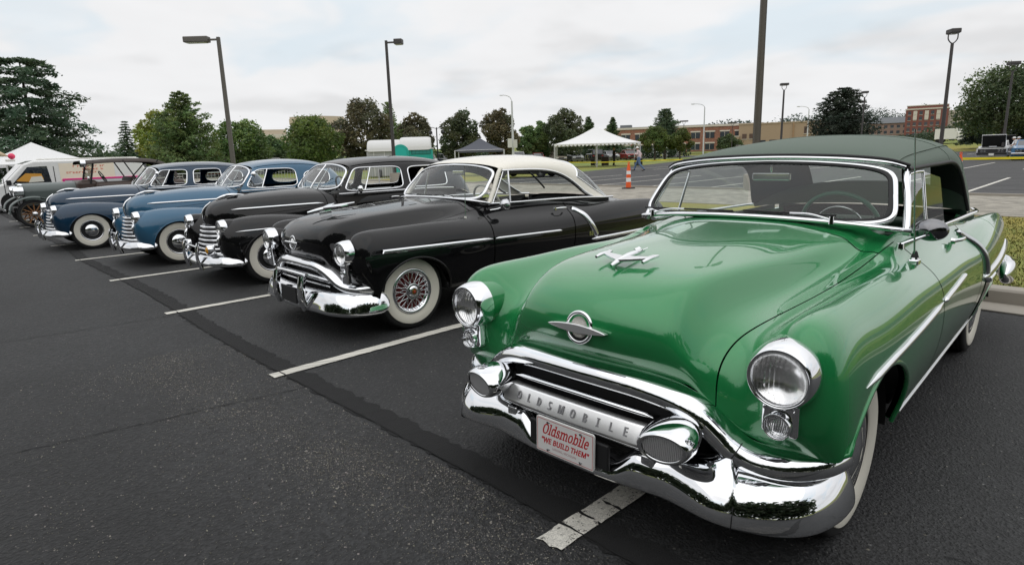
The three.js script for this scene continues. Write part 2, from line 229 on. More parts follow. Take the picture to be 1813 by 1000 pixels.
// concrete gutter and kerbs, lawn strip, concrete drive, second lot
const conc = (b) => { const t = dataTex(512, 512, (i, j) => { const x = i / 512, y = j / 512, v = 150 + 40 * (tnA(x, y) - .5) + 34 * (tnC(x, y) - .5) + 22 * (tnD(x, y) - .5) * 1.3; return [v * b, v * 0.965 * b, v * 0.89 * b]; }, null, true); return new THREE.MeshStandardMaterial({ map: t, roughness: 0.9, vertexColors: true }); };
const concMat = conc(1.12);
const kerbProfile = (z, h, face) => new THREE.Shape([[0, -0.05], [0, h - 0.03], [-0.02, h - 0.006], [-0.05, h], [-0.20, h], [-0.20, -0.05]].map(p => new THREE.Vector2(p[0] * face, p[1])));
function kerbRun(x0, x1, z, h, face) { const g = []; const r = rng(Math.floor(99 + x0)); for (let x = x0; x < x1; x += 3.0) { const e = new THREE.ExtrudeGeometry(kerbProfile(z, h, face), { depth: Math.min(3.0, x1 - x) - 0.012, bevelEnabled: false }); e.rotateY(Math.PI / 2); e.applyMatrix4(new THREE.Matrix4().makeTranslation(x, 0, z)); g.push(e); } return g; }
const concPlain = std([0.31, 0.285, 0.245], 0.9);
{ const k = new THREE.Group(); k.name = 'kerb'; k.userData.kind = 'structure'; scene.add(k); const gs = []; for (let x = -60; x < 24; x += 3) { const s = new THREE.Shape([[0, 0], [0, 0.012], [-0.42, 0.0], [-0.42, 0.115], [-0.44, 0.135], [-0.47, 0.14], [-0.62, 0.14], [-0.62, 0]].map(p => new THREE.Vector2(...p))); const e = new THREE.ExtrudeGeometry(s, { depth: 2.985, bevelEnabled: false }); e.rotateY(-Math.PI / 2); e.rotateY(0); e.translate(x + 3, 0.002, 0); gs.push([x, e]); }
  for (const [x, e] of gs) { const p = e.attributes.position; // shape x ran along world x after the turn: map to z
    const m = part('kerb_stone', e, concPlain, k); m.position.set(0, 0, -6.98); } }
const lawnTone = (x, z) => { const n = fbm(x * 0.4, 2, z * 0.4, 4), d = fbm(x * 0.05 + 3, 4, z * 0.05, 3); const dry = sstep(-0.15, 0.35, n * .6 + d); return [lerp(0.66, 1.25, dry), lerp(0.9, 1.05, dry), lerp(0.75, 0.72, dry)]; };
const grassTex = dataTex(1024, 1024, (i, j) => { const x = i / 1024, y = j / 1024, a = 0.5 * tnD(x, y) + 0.3 * tnC(x, y + .1) + 0.2 * tnB(x, y), q = tnC(x + .5, y + .5); return [82 + 62 * a + 26 * q, 90 + 62 * a + 8 * q, 40 + 36 * a]; }, null, true);
const lawnMat = new THREE.MeshStandardMaterial({ map: grassTex, roughness: 0.95, vertexColors: true });
struct('lawn', sheet(-60, 24, -14.6, -7.58, 0.13, 160, 16, 1.5, lawnTone), lawnMat);
{ // grass blades on the strip that shows beside the green car
  const r = rng(31), pos = [], cs = [], nr = []; for (let k = 0; k < 26000; k++) { const x = -3.2 + r() * 5.2, z = -7.62 - Math.pow(r(), 1.3) * 6.9, h = 0.012 + r() * 0.026, a = r() * 6.28, w = 0.006 + r() * .004, lx = (r() - .5) * .06, lz = (r() - .5) * .06; const dx = Math.cos(a) * w, dz = Math.sin(a) * w; pos.push(x - dx, .128, z - dz, x + dx, .128, z + dz, x + lx, .13 + h, z + lz); nr.push(0, 1, 0, 0, 1, 0, 0, 1, 0); const t = r(), dry = sstep(0.1, .7, r() * .6 + fbm(x * .7, 1, z * .7, 3) + .25); const c = [lerp(.13, .30, dry) * (.7 + .6 * t), lerp(.19, .27, dry) * (.7 + .6 * t), lerp(.045, .09, dry) * (.7 + .6 * t)]; cs.push(...c, ...c, ...c); }
  const g = new THREE.BufferGeometry(); g.setAttribute('position', new THREE.Float32BufferAttribute(pos, 3)); g.setAttribute('normal', new THREE.Float32BufferAttribute(nr, 3)); g.setAttribute('color', new THREE.Float32BufferAttribute(cs, 3));
  const m = part('grass', g, new THREE.MeshStandardMaterial({ vertexColors: true, roughness: 0.9, side: THREE.DoubleSide }), scene, 'stuff'); tag(m, 'short dry green lawn strip between the parking kerb and the concrete drive', 'grass'); }
struct('kerb', box(84, 0.16, 0.16, -18, 0.065, -14.68), concPlain);
struct('concrete_drive', sheet(-80, 60, -21.6, -14.76, 0.004, 140, 6, 3, (x, z) => 0.70 + 0.16 * fbm(x * 0.3, 2, z * 0.5, 4)), concMat);
struct('kerb', box(140, 0.1, 0.14, -10, 0.02, -21.67), concPlain);
const [lotMap] = asphaltTex(1024, 21, 0.058, 0.003, 0.01);
const lotMat = new THREE.MeshStandardMaterial({ map: lotMap, roughness: 0.8, vertexColors: true });
function flatPoly(pts, y, mat, name, tile, kind) { const s = new THREE.Shape(pts.map(p => new THREE.Vector2(p[0], -p[1]))); const g = new THREE.ShapeGeometry(s); g.rotateX(-Math.PI / 2); g.translate(0, y, 0); const p = g.attributes.position, u = g.attributes.uv, c = new Float32Array(p.count * 3).fill(1); for (let i = 0; i < p.count; i++) u.setXY(i, p.getX(i) / tile, p.getZ(i) / tile); g.setAttribute('color', new THREE.BufferAttribute(c, 3)); return struct(name, g, mat); }
flatPoly([[-27, -21.74], [-29, -30], [-31.4, -38.6], [-34, -47], [-37.2, -56], [-44, -75], [-50, -100], [90, -106], [90, -21.74]], 0.0, lotMat, 'parking_lot', 4);
{ // sealed cracks that run across the second lot
  const g = []; for (let k = 0; k < 30; k++) { const z = -22.6 - k * 1.55 - (k % 3) * .3; g.push(ribbon(lin(-26 - k * .35, 40, 30).map(x => [x, z + 0.35 * fbm(x * .2, k, 3, 3)]), 0.10, 0.004, 50 + k, 0.6, 90)); } struct('tar_seam', g, std([0.02, 0.02, 0.021], 0.8)); }
{ const rows = [[-22.6, -31.9], [-40.4, -52.2], [-62, -73], [-82, -92]]; rows.forEach(([a, b], i) => { for (let k = -11; k < 16; k++) { const x = -4.1 - 0.9 * i - 2.75 * k, e = a < -60 ? 0 : 0.25; if (x < -30 - (-a - 38) * 0.34 && i) continue; if (x < -27.5 && !i) continue; struct('stall_line', ribbon([[x, a], [x - .1, lerp(a, b, .4)], [x - e, b]], 0.12, 0.008, 200 + k + i * 30, 0.05, 14), paintMat); } }); }
// the land beyond, rising gently to the right and behind
const HILL = (x, z) => { const d = Math.hypot(x, z); const right = sstep(-60, 30, x) * sstep(-100, -150, z) * 5.5; const far = 7 * sstep(260, 600, d); return -0.03 + right + far; };
{ const pos = [], uv = [], cs = [], idx = []; const nr = 60, na = 120; for (let i = 0; i <= nr; i++) { const rr = 7.6 * Math.pow(1500 / 7.6, i / nr); for (let j = 0; j <= na; j++) { const a = j / na * 2 * Math.PI, x = Math.cos(a) * rr, z = Math.sin(a) * rr; pos.push(x, HILL(x, z) - (rr < 20 ? 0.05 : 0), z); uv.push(x / 3, z / 3); cs.push(...lawnTone(x, z)); } } for (let i = 0; i < nr; i++) for (let j = 0; j < na; j++) { const a = i * (na + 1) + j, b = a + na + 1; idx.push(a, a + 1, b, b, a + 1, b + 1); }
  const g = new THREE.BufferGeometry(); g.setAttribute('position', new THREE.Float32BufferAttribute(pos, 3)); g.setAttribute('uv', new THREE.Float32BufferAttribute(uv, 2)); g.setAttribute('color', new THREE.Float32BufferAttribute(cs, 3)); g.setIndex(idx); g.computeVertexNormals(); struct('ground', g, lawnMat); }
// ---------- trees ----------
const leafMat = phys([1, 1, 1], 0.7, 0, { vertexColors: true, side: THREE.DoubleSide, transmission: 0.5, thickness: 0, specularIntensity: 0.5 });
const barkMat = std([0.055, 0.045, 0.036], 0.95), barkGrey = std([0.09, 0.08, 0.07], 0.95);
class Leaves { constructor() { this.p = []; this.n = []; this.c = []; this.i = []; }
  add(x, y, z, nx, ny, nz, s, c, r, asp = 1.6) { // a bent leaf clump: two triangles about a random direction
    const a = r() * 6.283, b = r() * 2 - 1, q = Math.sqrt(1 - b * b), ux = q * Math.cos(a), uy = b * .7, uz = q * Math.sin(a); const a2 = r() * 6.283, b2 = r() * 2 - 1, q2 = Math.sqrt(1 - b2 * b2); let vx = q2 * Math.cos(a2), vy = b2, vz = q2 * Math.sin(a2); const d = ux * vx + uy * vy + uz * vz; vx -= ux * d; vy -= uy * d; vz -= uz * d; const l = Math.hypot(vx, vy, vz) || 1; vx /= l; vy /= l; vz /= l;
    const k = this.p.length / 3, w = s / asp; this.p.push(x - ux * s, y - uy * s, z - uz * s, x + vx * w, y + vy * w, z + vz * w, x + ux * s, y + uy * s, z + uz * s, x - vx * w, y - vy * w, z - vz * w);
    let gx = uy * vz - uz * vy, gy = uz * vx - ux * vz, gz = ux * vy - uy * vx; const f = gx * nx + gy * ny + gz * nz < 0; if (f) { gx = -gx; gy = -gy; gz = -gz; } const gl = Math.hypot(gx, gy, gz) || 1; for (let j = 0; j < 4; j++) { this.n.push(gx / gl, gy / gl, gz / gl); this.c.push(...c); } f ? this.i.push(k, k + 1, k + 2, k, k + 2, k + 3) : this.i.push(k, k + 2, k + 1, k, k + 3, k + 2); }
  geo() { const g = new THREE.BufferGeometry(); g.setAttribute('position', new THREE.Float32BufferAttribute(this.p, 3)); g.setAttribute('normal', new THREE.Float32BufferAttribute(this.n, 3)); g.setAttribute('color', new THREE.Float32BufferAttribute(this.c, 3)); g.setIndex(this.i); return g; } }
const tint = (base, r, amt = .45) => { const k = 1 - amt / 2 + amt * r(), w = (r() - .5) * .25; return [base[0] * k * (1 + w), base[1] * k, base[2] * k * (1 - w * .5)]; };
// broadleaf: clumps on limbs
function broadTree(name, label, group, [x, z], h, w, seed, base, { trunk = .22, leaf = .15, dens = 1.7, spiky = .25, y0, blobs = 26, bark = barkMat, cat = 'tree' } = {}) {
  const r = rng(seed), t = thing(name, label, cat, [x, y0 ?? HILL(x, z), z], r() * 6, group), L = new Leaves(), limbs = [], th = h * trunk, R = w / 2;
  limbs.push(...[(() => { const g = new THREE.CylinderGeometry(h * .018, h * .03, th * 1.4, 8); g.translate(0, th * .7, 0); return g; })()]);
  for (let b = 0; b < blobs; b++) { const v = (b + .5) / blobs, yy = th + (h - th) * (.08 + .86 * v), prof = Math.pow(Math.sin(Math.PI * Math.min(.97, .16 + .80 * v)), .75), a = b * 2.4 + r() * 1.2, rr = R * prof * (.35 + .5 * Math.sqrt(r())); const cx = Math.cos(a) * rr, cz = Math.sin(a) * rr, cy = yy + (r() - .5) * h * .06, br = R * (.24 + .20 * r()) * (.6 + .4 * prof), bc = tint(base, r, .5);
    if (b % 2 === 0) limbs.push(bar([0, Math.min(th * 1.2, cy * .8), 0], [cx * .85, cy, cz * .85], h * .007, 5));
    const n = Math.floor(230 * dens * (br / (R * .34)) ** 2); for (let k = 0; k < n; k++) { const u = r() * 2 - 1, ph = r() * 6.283, q = Math.sqrt(1 - u * u), rad = br * Math.cbrt(.25 + .75 * r()) * (1 + spiky * (r() - .3)); const dx = q * Math.cos(ph), dy = u, dz = q * Math.sin(ph); L.add(cx + dx * rad, cy + dy * rad * .78, cz + dz * rad, dx * .8 + (r() - .5) * .5, dy * .8 + .35, dz * .8 + (r() - .5) * .5, leaf * 1.12 * (.6 + .8 * r()), tint(bc, r, .4), r); }
    const tips = Math.floor(9 * dens); for (let k = 0; k < tips; k++) { const ph = r() * 6.283, u = r() * .9, q = Math.sqrt(1 - u * u), rad = br * (1.02 + .25 * r()); L.add(cx + q * Math.cos(ph) * rad, cy + u * rad, cz + q * Math.sin(ph) * rad, 0, 1, 0, leaf * .8, tint(bc, r, .4), r); } }
  part('trunk', limbs, bark, t); part('crown', L.geo(), leafMat, t); return t;
}
// conifer: whorls of drooping branches clothed in needles
function conifer(name, label, group, [x, z], h, w, seed, base, { y0, droop = .18, levels = 22, gap = 0, leaf = .16, per = 8, open = .9, needles = 26, up = 0 } = {}) {
  const r = rng(seed), t = thing(name, label, 'tree', [x, y0 ?? HILL(x, z), z], r() * 6, group), L = new Leaves(), limbs = [(() => { const g = new THREE.CylinderGeometry(h * .004, h * .026, h * .92, 8); g.translate(0, h * .46, 0); return g; })()];
  for (let l = 0; l < levels; l++) { const v = l / levels, y = h * (.07 + gap + (.92 - gap) * v), len = w / 2 * Math.pow(1 - v, open) * (.85 + .3 * r()) + w * .02; const m = Math.max(3, Math.round(per * (1 - .45 * v)));
    for (let b = 0; b < m; b++) { const a = (b / m + l * .37 + r() * .12) * 6.283, ln = len * (.6 + .55 * r()), c = Math.cos(a), s = Math.sin(a), bc = tint(base, r, .55), rise = up * ln; if (ln > .3) limbs.push(bar([0, y, 0], [c * ln * .9, y - ln * droop + rise, s * ln * .9], h * .0035, 4));
      const n = Math.ceil(needles * 1.5 * (.4 + ln / (w / 2))); for (let k = 0; k < n; k++) { const f = Math.pow(r(), .6), wob = (.10 + .20 * f * (1.15 - f)) * ln; const px = c * ln * f + (r() - .5) * wob * 2, pz = s * ln * f + (r() - .5) * wob * 2, py = y - ln * droop * f * f * 1.1 + rise * f + (r() - .35) * wob * .9; L.add(px, py, pz, c * .5 + (r() - .5) * .5, .8, s * .5 + (r() - .5) * .5, leaf * (.6 + .8 * r()), tint(bc, r, .4), r, 3.2); } } }
  part('trunk', limbs, barkMat, t); part('crown', L.geo(), leafMat, t); return t;
}
const GR = { pine: [0.071, 0.121, 0.063], spruce: [0.087, 0.147, 0.064], yel: [0.281, 0.330, 0.063], green: [0.133, 0.217, 0.059], mid: [0.120, 0.190, 0.068], dark: [0.113, 0.138, 0.064], bronze: [0.147, 0.138, 0.072], light: [0.183, 0.267, 0.091], oak: [0.098, 0.140, 0.053] };
conifer('pine_tree', 'large dark pine with wide drooping layers at the left edge, behind the white canopy', null, [-51.7, -5.6], 9.0, 10.4, 1, GR.pine, { levels: 13, droop: .14, per: 10, open: .45, leaf: .17, needles: 150, gap: .02 });
conifer('pine_tree', 'second dark pine cut off by the left edge of the picture', null, [-56.5, 1.6], 7.8, 9.5, 2, GR.pine, { levels: 16, droop: .1, per: 9, open: .6, leaf: .22, needles: 60 });
conifer('spruce_tree', 'small narrow spruce standing alone between the big pine and the yellow-green tree', null, [-78.3, -16.6], 6.4, 4.2, 3, GR.spruce, { levels: 22, per: 8, needles: 34, leaf: .15, open: .8 });
broadTree('tree', 'yellow-green pointed tree left of the broad green one', null, [-73.6, -18.8], 6.9, 4.9, 4, GR.yel, { trunk: .1, spiky: .6, dens: 2, leaf: .13 });
conifer('broad_green_tree', 'broad green pointed tree left of the nearest lamp post', null, [-67.3, -19.3], 8.5, 7.0, 5, [.15, .22, .07], { levels: 26, per: 11, needles: 60, droop: -.12, open: .62, leaf: .18, up: .1 });
broadTree('tree', 'round green tree just right of the nearest lamp post', null, [-73.3, -26.6], 5.7, 7.2, 6, GR.green, { trunk: .12, blobs: 30 });
broadTree('tree', 'low green tree in front of the low beige building', null, [-83.3, -34.1], 4.6, 4.6, 7, GR.mid, { trunk: .12 });
broadTree('tree', 'bright green maple in front of the beige tower', null, [-67.5, -32.7], 6.1, 6.6, 8, [.14, .205, .05], { trunk: .14, blobs: 32, spiky: .5, leaf: .14, dens: 1.9 });
broadTree('tree', 'tall bronze-leaved tree left of the second lamp post', null, [-69.1, -40.4], 8.6, 7.4, 9, GR.bronze, { trunk: .12, blobs: 36, dens: 1.8 });
conifer('tree', 'thin upright pale green tree right behind the second lamp post', null, [-70.8, -45.1], 8.7, 3.2, 10, GR.light, { levels: 20, per: 7, up: .75, droop: 0, needles: 26, leaf: .15, gap: .25, open: .6 });
broadTree('tree', 'bronze tree right of the second lamp post, above the toilet trailer', null, [-72.2, -50.3], 7.0, 5.6, 11, GR.bronze, { trunk: .14 });
broadTree('tree', 'dark bronze tree behind the black double lantern', null, [-66.2, -53.3], 7.2, 5.9, 12, GR.dark, { trunk: .13, blobs: 30 });
broadTree('tree', 'dark bronze tree just left of the white cobra lamp', null, [-62.8, -57.3], 7.5, 5.4, 13, GR.bronze, { trunk: .13, blobs: 28 });
broadTree('tree', 'small pale green tree right of the white cobra lamp', null, [-67.2, -67.1], 5.6, 3.6, 14, GR.light, { trunk: .12 });
broadTree('tree', 'pale green upright tree second right of the white cobra lamp', null, [-67.8, -70.8], 6.2, 3.4, 15, GR.light, { trunk: .12, spiky: .6 });
broadTree('tree', 'dark tree left of the white frame tent peak', null, [-63.2, -71.0], 7.8, 6.0, 16, GR.dark, { trunk: .12, blobs: 30 });
conifer('tree', 'narrow pointed green tree behind the left slope of the white frame tent', null, [-66.8, -81.0], 7.2, 3.4, 17, GR.mid, { levels: 28, per: 10, needles: 50, up: .5, droop: 0, open: .65 });
conifer('tree', 'narrow pointed green tree behind the right slope of the white frame tent', null, [-66.7, -87.4], 7.2, 3.6, 18, GR.mid, { levels: 28, per: 10, needles: 50, up: .5, droop: 0, open: .65 });
conifer('tree', 'feathery tall tree above the bright maples right of the white frame tent', null, [-51.4, -79.9], 7.3, 4.4, 19, [.11, .165, .08], { levels: 24, per: 9, needles: 44, up: .6, droop: 0, gap: .2, open: .6 });
broadTree('tree', 'bright green maple left of the pair in front of the brick building', null, [-49.8, -74.9], 4.5, 4.4, 20, [.125, .18, .042], { trunk: .3, blobs: 22, leaf: .12 });
broadTree('tree', 'bright green maple right of the pair in front of the brick building', null, [-48.0, -78.5], 4.1, 3.8, 21, [.14, .18, .042], { trunk: .3, blobs: 20, leaf: .12 });
broadTree('tree', 'dark tree between the brick office and the tan building', null, [-69.1, -133.1], 3.6, 5.6, 61, GR.oak, { trunk: .1, leaf: .2, y0: .3 });
conifer('pine_tree', 'dark dense pine rising behind the green car\'s cloth top', null, [-30.7, -89.9], 8.8, 9.6, 22, [.030, .048, .026], { levels: 24, per: 11, droop: .06, open: .5, needles: 70, leaf: .20, y0: .2 });
broadTree('oak_tree', 'huge dark oak at the right edge behind the white car', null, [-15.6, -104.2], 10.0, 10.6, 23, GR.oak, { trunk: .22, blobs: 56, leaf: .17, dens: 1.35, spiky: .5, y0: .4 });
broadTree('oak_tree', 'second dark oak cut off by the right edge', null, [-3.5, -110], 10.5, 11, 24, GR.oak, { trunk: .22, blobs: 40, leaf: .18, dens: 1.2, y0: .6 });
conifer('spruce_tree', 'small blue-green spruce under the oak, left of its trunk', null, [-19.8, -110.3], 4.4, 3.6, 25, [.04, .07, .05], { levels: 16, per: 9, needles: 36, y0: .9 });
conifer('spruce_tree', 'small blue-green spruce under the oak, right of its trunk', null, [-14.6, -110.9], 4.2, 3.6, 26, [.04, .07, .05], { levels: 16, per: 9, needles: 36, y0: 1.1 });
function woodMass(name, label, pts, seed, base, hmin, hmax, depth, n, leaf) { const r = rng(seed), L = new Leaves(); for (let k = 0; k < n; k++) { const i = Math.floor(r() * (pts.length - 1)), f = r(), a = pts[i], b = pts[i + 1], x = lerp(a[0], b[0], f) + (r() - .5) * depth, z = lerp(a[1], b[1], f) + (r() - .5) * depth, hh = lerp(hmin, hmax, .5 + .5 * Math.sin(x * .21 + seed) * Math.cos(z * .13)) * (lerp(a[2] ?? 1, b[2] ?? 1, f)), br = hh * .32, bc = tint(base, r, .5), y = HILL(x, z) + hh * (.3 + .55 * r());
    for (let q = 0; q < (n > 1000 ? 48 : 26); q++) { const u = r() * 2 - 1, ph = r() * 6.28, s = Math.sqrt(1 - u * u); L.add(x + s * Math.cos(ph) * br, y + u * br, z + s * Math.sin(ph) * br, s * Math.cos(ph), u + .4, s * Math.sin(ph), leaf * (.6 + .8 * r()), tint(bc, r, .35), r); } }
  const m = part(name, L.geo(), leafMat, scene, 'stuff'); return tag(m, label, 'wood'); }
woodMass('far_wood', 'distant blue-green wooded ridge above the tan and brick buildings', [[-150, -190, .5], [-118, -215, 1], [-98, -225, 1.1], [-112, -330, 1.7], [-90, -370, 1.7], [-60, -380, 1.6], [-20, -350, 1.2]], 41, [.095, .13, .105], 6, 10, 14, 1500, .42);
woodMass('roadside_trees', 'dark green bushes and trees in front of the far red brick building', [[-62, -165, .35], [-50, -168, .4], [-40, -165, .5], [-26, -150, .8], [-14, -140, 1.2], [4, -130, 1.2]], 42, [.06, .095, .048], 4, 6, 8, 500, .28);
woodMass('roadside_trees', 'green bushes filling the gaps under the trees behind the parked cars', [[-92, -8, .8], [-90, -30, .8], [-86, -50, .9], [-80, -68, .9], [-76, -86, .7], [-66, -100, .6]], 43, [.08, .125, .05], 2.4, 4.0, 6, 300, .35);
woodMass('hedge', 'low dark clipped hedge behind the white frame tent', [[-78, -62, 1], [-70, -72, 1], [-62, -84, 1], [-56, -94, 1]], 44, [.045, .08, .034], 1.5, 1.8, 1.6, 260, .16);
woodMass('tree_line', 'row of dark trees seen reflected in the car bodies and chrome', [[-34, 27, .9], [-22, 25, 1.1], [-12, 24, 1.0], [-4, 25, .75], [2, 26, 1.1], [10, 19, 1.2], [14, 11, 1.4], [16, 3, 1.4], [18, -4, 1.2]], 45, [.05, .075, .035], 7, 9.5, 4, 520, .8);
// ---------- buildings ----------
const brickTex = dataTex(256, 256, (i, j) => { const row = Math.floor(j / 16), x = (i + (row % 2) * 16) % 256; const m = (j % 16) < 2 || (x % 32) < 2, v = tnC(i / 256, j / 256), q = tnB(Math.floor(x / 32) / 8, row / 16); return m ? [150, 140, 128] : [112 + 36 * q + 20 * v, 72 + 22 * q + 16 * v, 60 + 16 * q + 8 * v]; }, [1, 1], true);
const brickMat = new THREE.MeshStandardMaterial({ map: brickTex, roughness: .9 }), tanMat = std([.36, .265, .18], .9), creamMat = std([.56, .52, .45], .85), beigeMat = std([.50, .42, .33], .9), redMat = std([.20, .075, .06], .9), stoneMat = std([.45, .41, .36], .9), winMat = std([.035, .045, .055], .15), roofGrey = std([.16, .17, .18], .8);
function facing(name, label, [x, z], y0, turn) { return thing(name, label, 'building', [x, y0, z], turn); }
function winRow(b, n, x0, x1, y, w, h, z, mat = winMat) { for (let k = 0; k < n; k++) { const x = n > 1 ? lerp(x0, x1, k / (n - 1)) : (x0 + x1) / 2; const f = part('window', box(w, h, .12, x, y, z), mat, b); part('sill', box(w + .2, .12, .22, x, y - h / 2 - .06, z + .04), creamMat, f); } }
{ const b = facing('beige_tower', 'beige office tower with rounded front behind the maple and bronze trees', [-240, -119.4], 4, 1.15); // curved facade
  const arc = (r0, r1, y0, y1) => { const s = new THREE.Shape(); s.absarc(0, 0, r1, .15 * Math.PI, .85 * Math.PI, false); s.absarc(0, 0, r0, .85 * Math.PI, .15 * Math.PI, true); const g = new THREE.ExtrudeGeometry(s, { depth: y1 - y0, bevelEnabled: false, curveSegments: 24 }); g.rotateX(-Math.PI / 2); g.scale(1, 1, -1); g.translate(0, y0, -8); return fixW(g); };
  part('wall', [arc(2, 12, 0, 14.2)], beigeMat, b); part('parapet', [arc(11, 12.3, 11.2, 13.4)], std([.53, .44, .34], .9), b);
  for (const y of [3.2, 6.2, 9.2]) part('window_band', arc(11.6, 12.12, y, y + 1.5), winMat, b);
  part('sign', (() => { const g = []; for (let k = 0; k < 12; k++) g.push(box(.34, .62, .08, -3 + k * .5, 12.3, 4.36 - (k - 6) ** 2 * .010)); return g; })(), std([.12, .1, .09], .8), b); }
{ const b = facing('low_beige_building', 'low beige building with window bands left of the beige tower', [-214, -90.5], 1.5, 1.18); part('wall', box(16, 8.2, 10, 0, 4.1, 0), beigeMat, b); part('parapet', box(16.4, 1.2, 10.4, 0, 7.9, 0), creamMat, b); part('upper_storey', box(11, 1.8, 8, -2, 9.2, 0), beigeMat, b); for (const y of [2.4, 5.2]) winRow(b, 6, -6.5, 6.5, y, 1.9, 1.3, 5.02); }
function fixW(g) { g.computeVertexNormals(); const p = g.attributes.position; for (let i = 0; i < p.count; i += 3) { for (let c = 0; c < 3; c++) { const a = p.array[(i + 1) * 3 + c]; p.array[(i + 1) * 3 + c] = p.array[(i + 2) * 3 + c]; p.array[(i + 2) * 3 + c] = a; } } g.computeVertexNormals(); return g; }
{ const b = facing('brick_office', 'long red brick office building with white cornice and white window heads', [-92.5, -152], .5, .52); part('wall', box(40, 6.2, 14, 0, 3.1, 0), (() => { const m = brickMat.clone(); m.map = brickTex.clone(); m.map.repeat.set(16, 2.6); return m; })(), b);
  part('cornice', box(40.6, .5, 14.6, 0, 6.45, 0), creamMat, b); part('roof', box(40, .1, 14, 0, 6.75, 0), roofGrey, b); part('roof_unit', box(4, 1.0, 3, -4, 7.3, 0), creamMat, b); part('roof_unit', box(3, .8, 3, -15, 7.2, 1), roofGrey, b);
  for (const y of [1.2, 4.1]) for (let k = 0; k < 11; k++) { const x = -18 + k * 3.6; const w = part('window', box(2.2, 1.5, .12, x, y, 7.02), winMat, b); part('window_head', box(2.5, .35, .25, x, y + .95, 7.05), creamMat, w); part('mullion', box(.08, 1.5, .05, x, y, 7.1), creamMat, w); } }
{ const b = facing('tan_building', 'flat-roofed tan brick building beside the thick lamp post', [-68, -153], .6, .42); part('wall', box(20, 6.0, 12, 2.5, 3.0, 0), tanMat, b); part('coping', box(20.3, .25, 12.3, 2.5, 6.1, 0), std([.42, .33, .24], .9), b); part('low_wing', box(2.4, 3.2, 10, -8.6, 1.6, 2), tanMat, b); part('wing_coping', box(2.6, .2, 10.2, -8.6, 3.3, 2), creamMat, b);
  winRow(b, 2, -6.2, -4.6, 3.2, 1.0, 1.2, 6.02, std([.10, .06, .045], .7)); winRow(b, 2, 7.3, 9, 4.2, 1.0, 1.6, 6.02, std([.08, .05, .04], .7)); winRow(b, 3, -2.5, 3.5, 1.6, 2.2, 1.2, 6.02); for (const x of [-4, 4.5]) part('pilaster', box(.3, 6, .2, x, 3, 6.08), std([.33, .21, .12], .9), b); }
{ const b = facing('red_brick_block', 'tall red brick block with white window bays beside the right lamp post', [-65.5, -296], 2.6, .2); part('wall', box(14, 11.2, 14, -3.5, 5.6, 0), redMat, b); part('side_wing', box(9, 10.2, 12, 8, 5.1, -1), stoneMat, b); part('cornice', box(14.5, .5, 14.5, -3.5, 11.2, 0), creamMat, b); part('attic', box(13.4, 1.0, 13.4, -3.5, 11.9, 0), redMat, b); part('attic_cap', box(13.8, .3, 13.8, -3.5, 12.5, 0), creamMat, b);
  for (const y of [1.3, 3.4, 5.5, 7.6, 9.7]) { winRow(b, 7, -9.2, 2.2, y, 1.0, 1.3, 7.03, y > 7 ? winMat : std([.06, .06, .07], .3)); } for (const x of [-7.3, -3.5, .3]) part('bay', box(1.3, 3.4, .2, x, 8.8, 7.08), creamMat, b); for (const y of [2, 5, 8]) winRow(b, 3, 5.8, 10.4, y, 1.3, 1.2, 5.03); }
{ const b = facing('grey_roof_hall', 'long pale brick hall with grey pitched roof left of the red brick block', [-88, -321], 4.2, .25); part('wall', box(22, 5.4, 12, 0, 2.7, 0), std([.28, .19, .16], .9), b); const s = new THREE.Shape([[-6.6, 0], [6.6, 0], [4, 2.6], [-4, 2.6]].map(p => new THREE.Vector2(...p))); const g = new THREE.ExtrudeGeometry(s, { depth: 23, bevelEnabled: false }); g.rotateY(Math.PI / 2); g.translate(-11.5, 5.4, 0); part('roof', g, roofGrey, b); for (const y of [1.5, 3.9]) winRow(b, 9, -9.6, 9.6, y, 1.2, 1.3, 6.03); part('gable_end', box(3, 6.4, 12.4, -11.5, 3.2, 0), creamMat, b); }
// ---------- lamps ----------
const poleMat = std([.115, .105, .092], .55, .2), poleDark = std([.055, .050, .048], .5, .2), poleWhite = std([.55, .56, .56], .5), lampFace = std([.5, .5, .48], .3);
function boxLamp(label, [x, z], h, r, turn, arms = 1, m = poleMat, headL = .95) { const t = thing('street_lamp', label, 'street lamp', [x, HILL(x, z), z], turn); part('pole', (() => { const g = new THREE.CylinderGeometry(r * .72, r, h, 4, 1); g.rotateY(Math.PI / 4); g.translate(0, h / 2, 0); return g; })(), m, t); part('base', cyl(r * 2.6, r * 2.6, .6, 0, .3, 0, 16), concPlain, t);
  for (let a = 0; a < arms; a++) { const s = a ? -1 : 1; part('arm', box(.5, .09, .09, s * .3, h - .12, 0), m, t); part('lamp_head', rbox(headL, .30, .46, .05, s * (.5 + headL / 2), h - .10, 0), m, t); part('lamp_glass', box(headL * .8, .02, .36, s * (.5 + headL / 2), h - .26, 0), lampFace, t); } return t; }
boxLamp('nearest grey lamp post with one boxy head, behind the blue coupe', [-35.6, -12.5], 8.05, .15, -2.32, 1, poleMat, 1.3);
boxLamp('dark lamp post with small head behind the toilet trailer roof', [-32.8, -21.1], 8.3, .13, .7, 1, poleDark, .5);
boxLamp('thick bronze lamp post cut off by the top edge above the green car', [-10.2, -21.7], 11.5, .145, .9, 2, std([.085, .075, .060], .5, .2), .8);
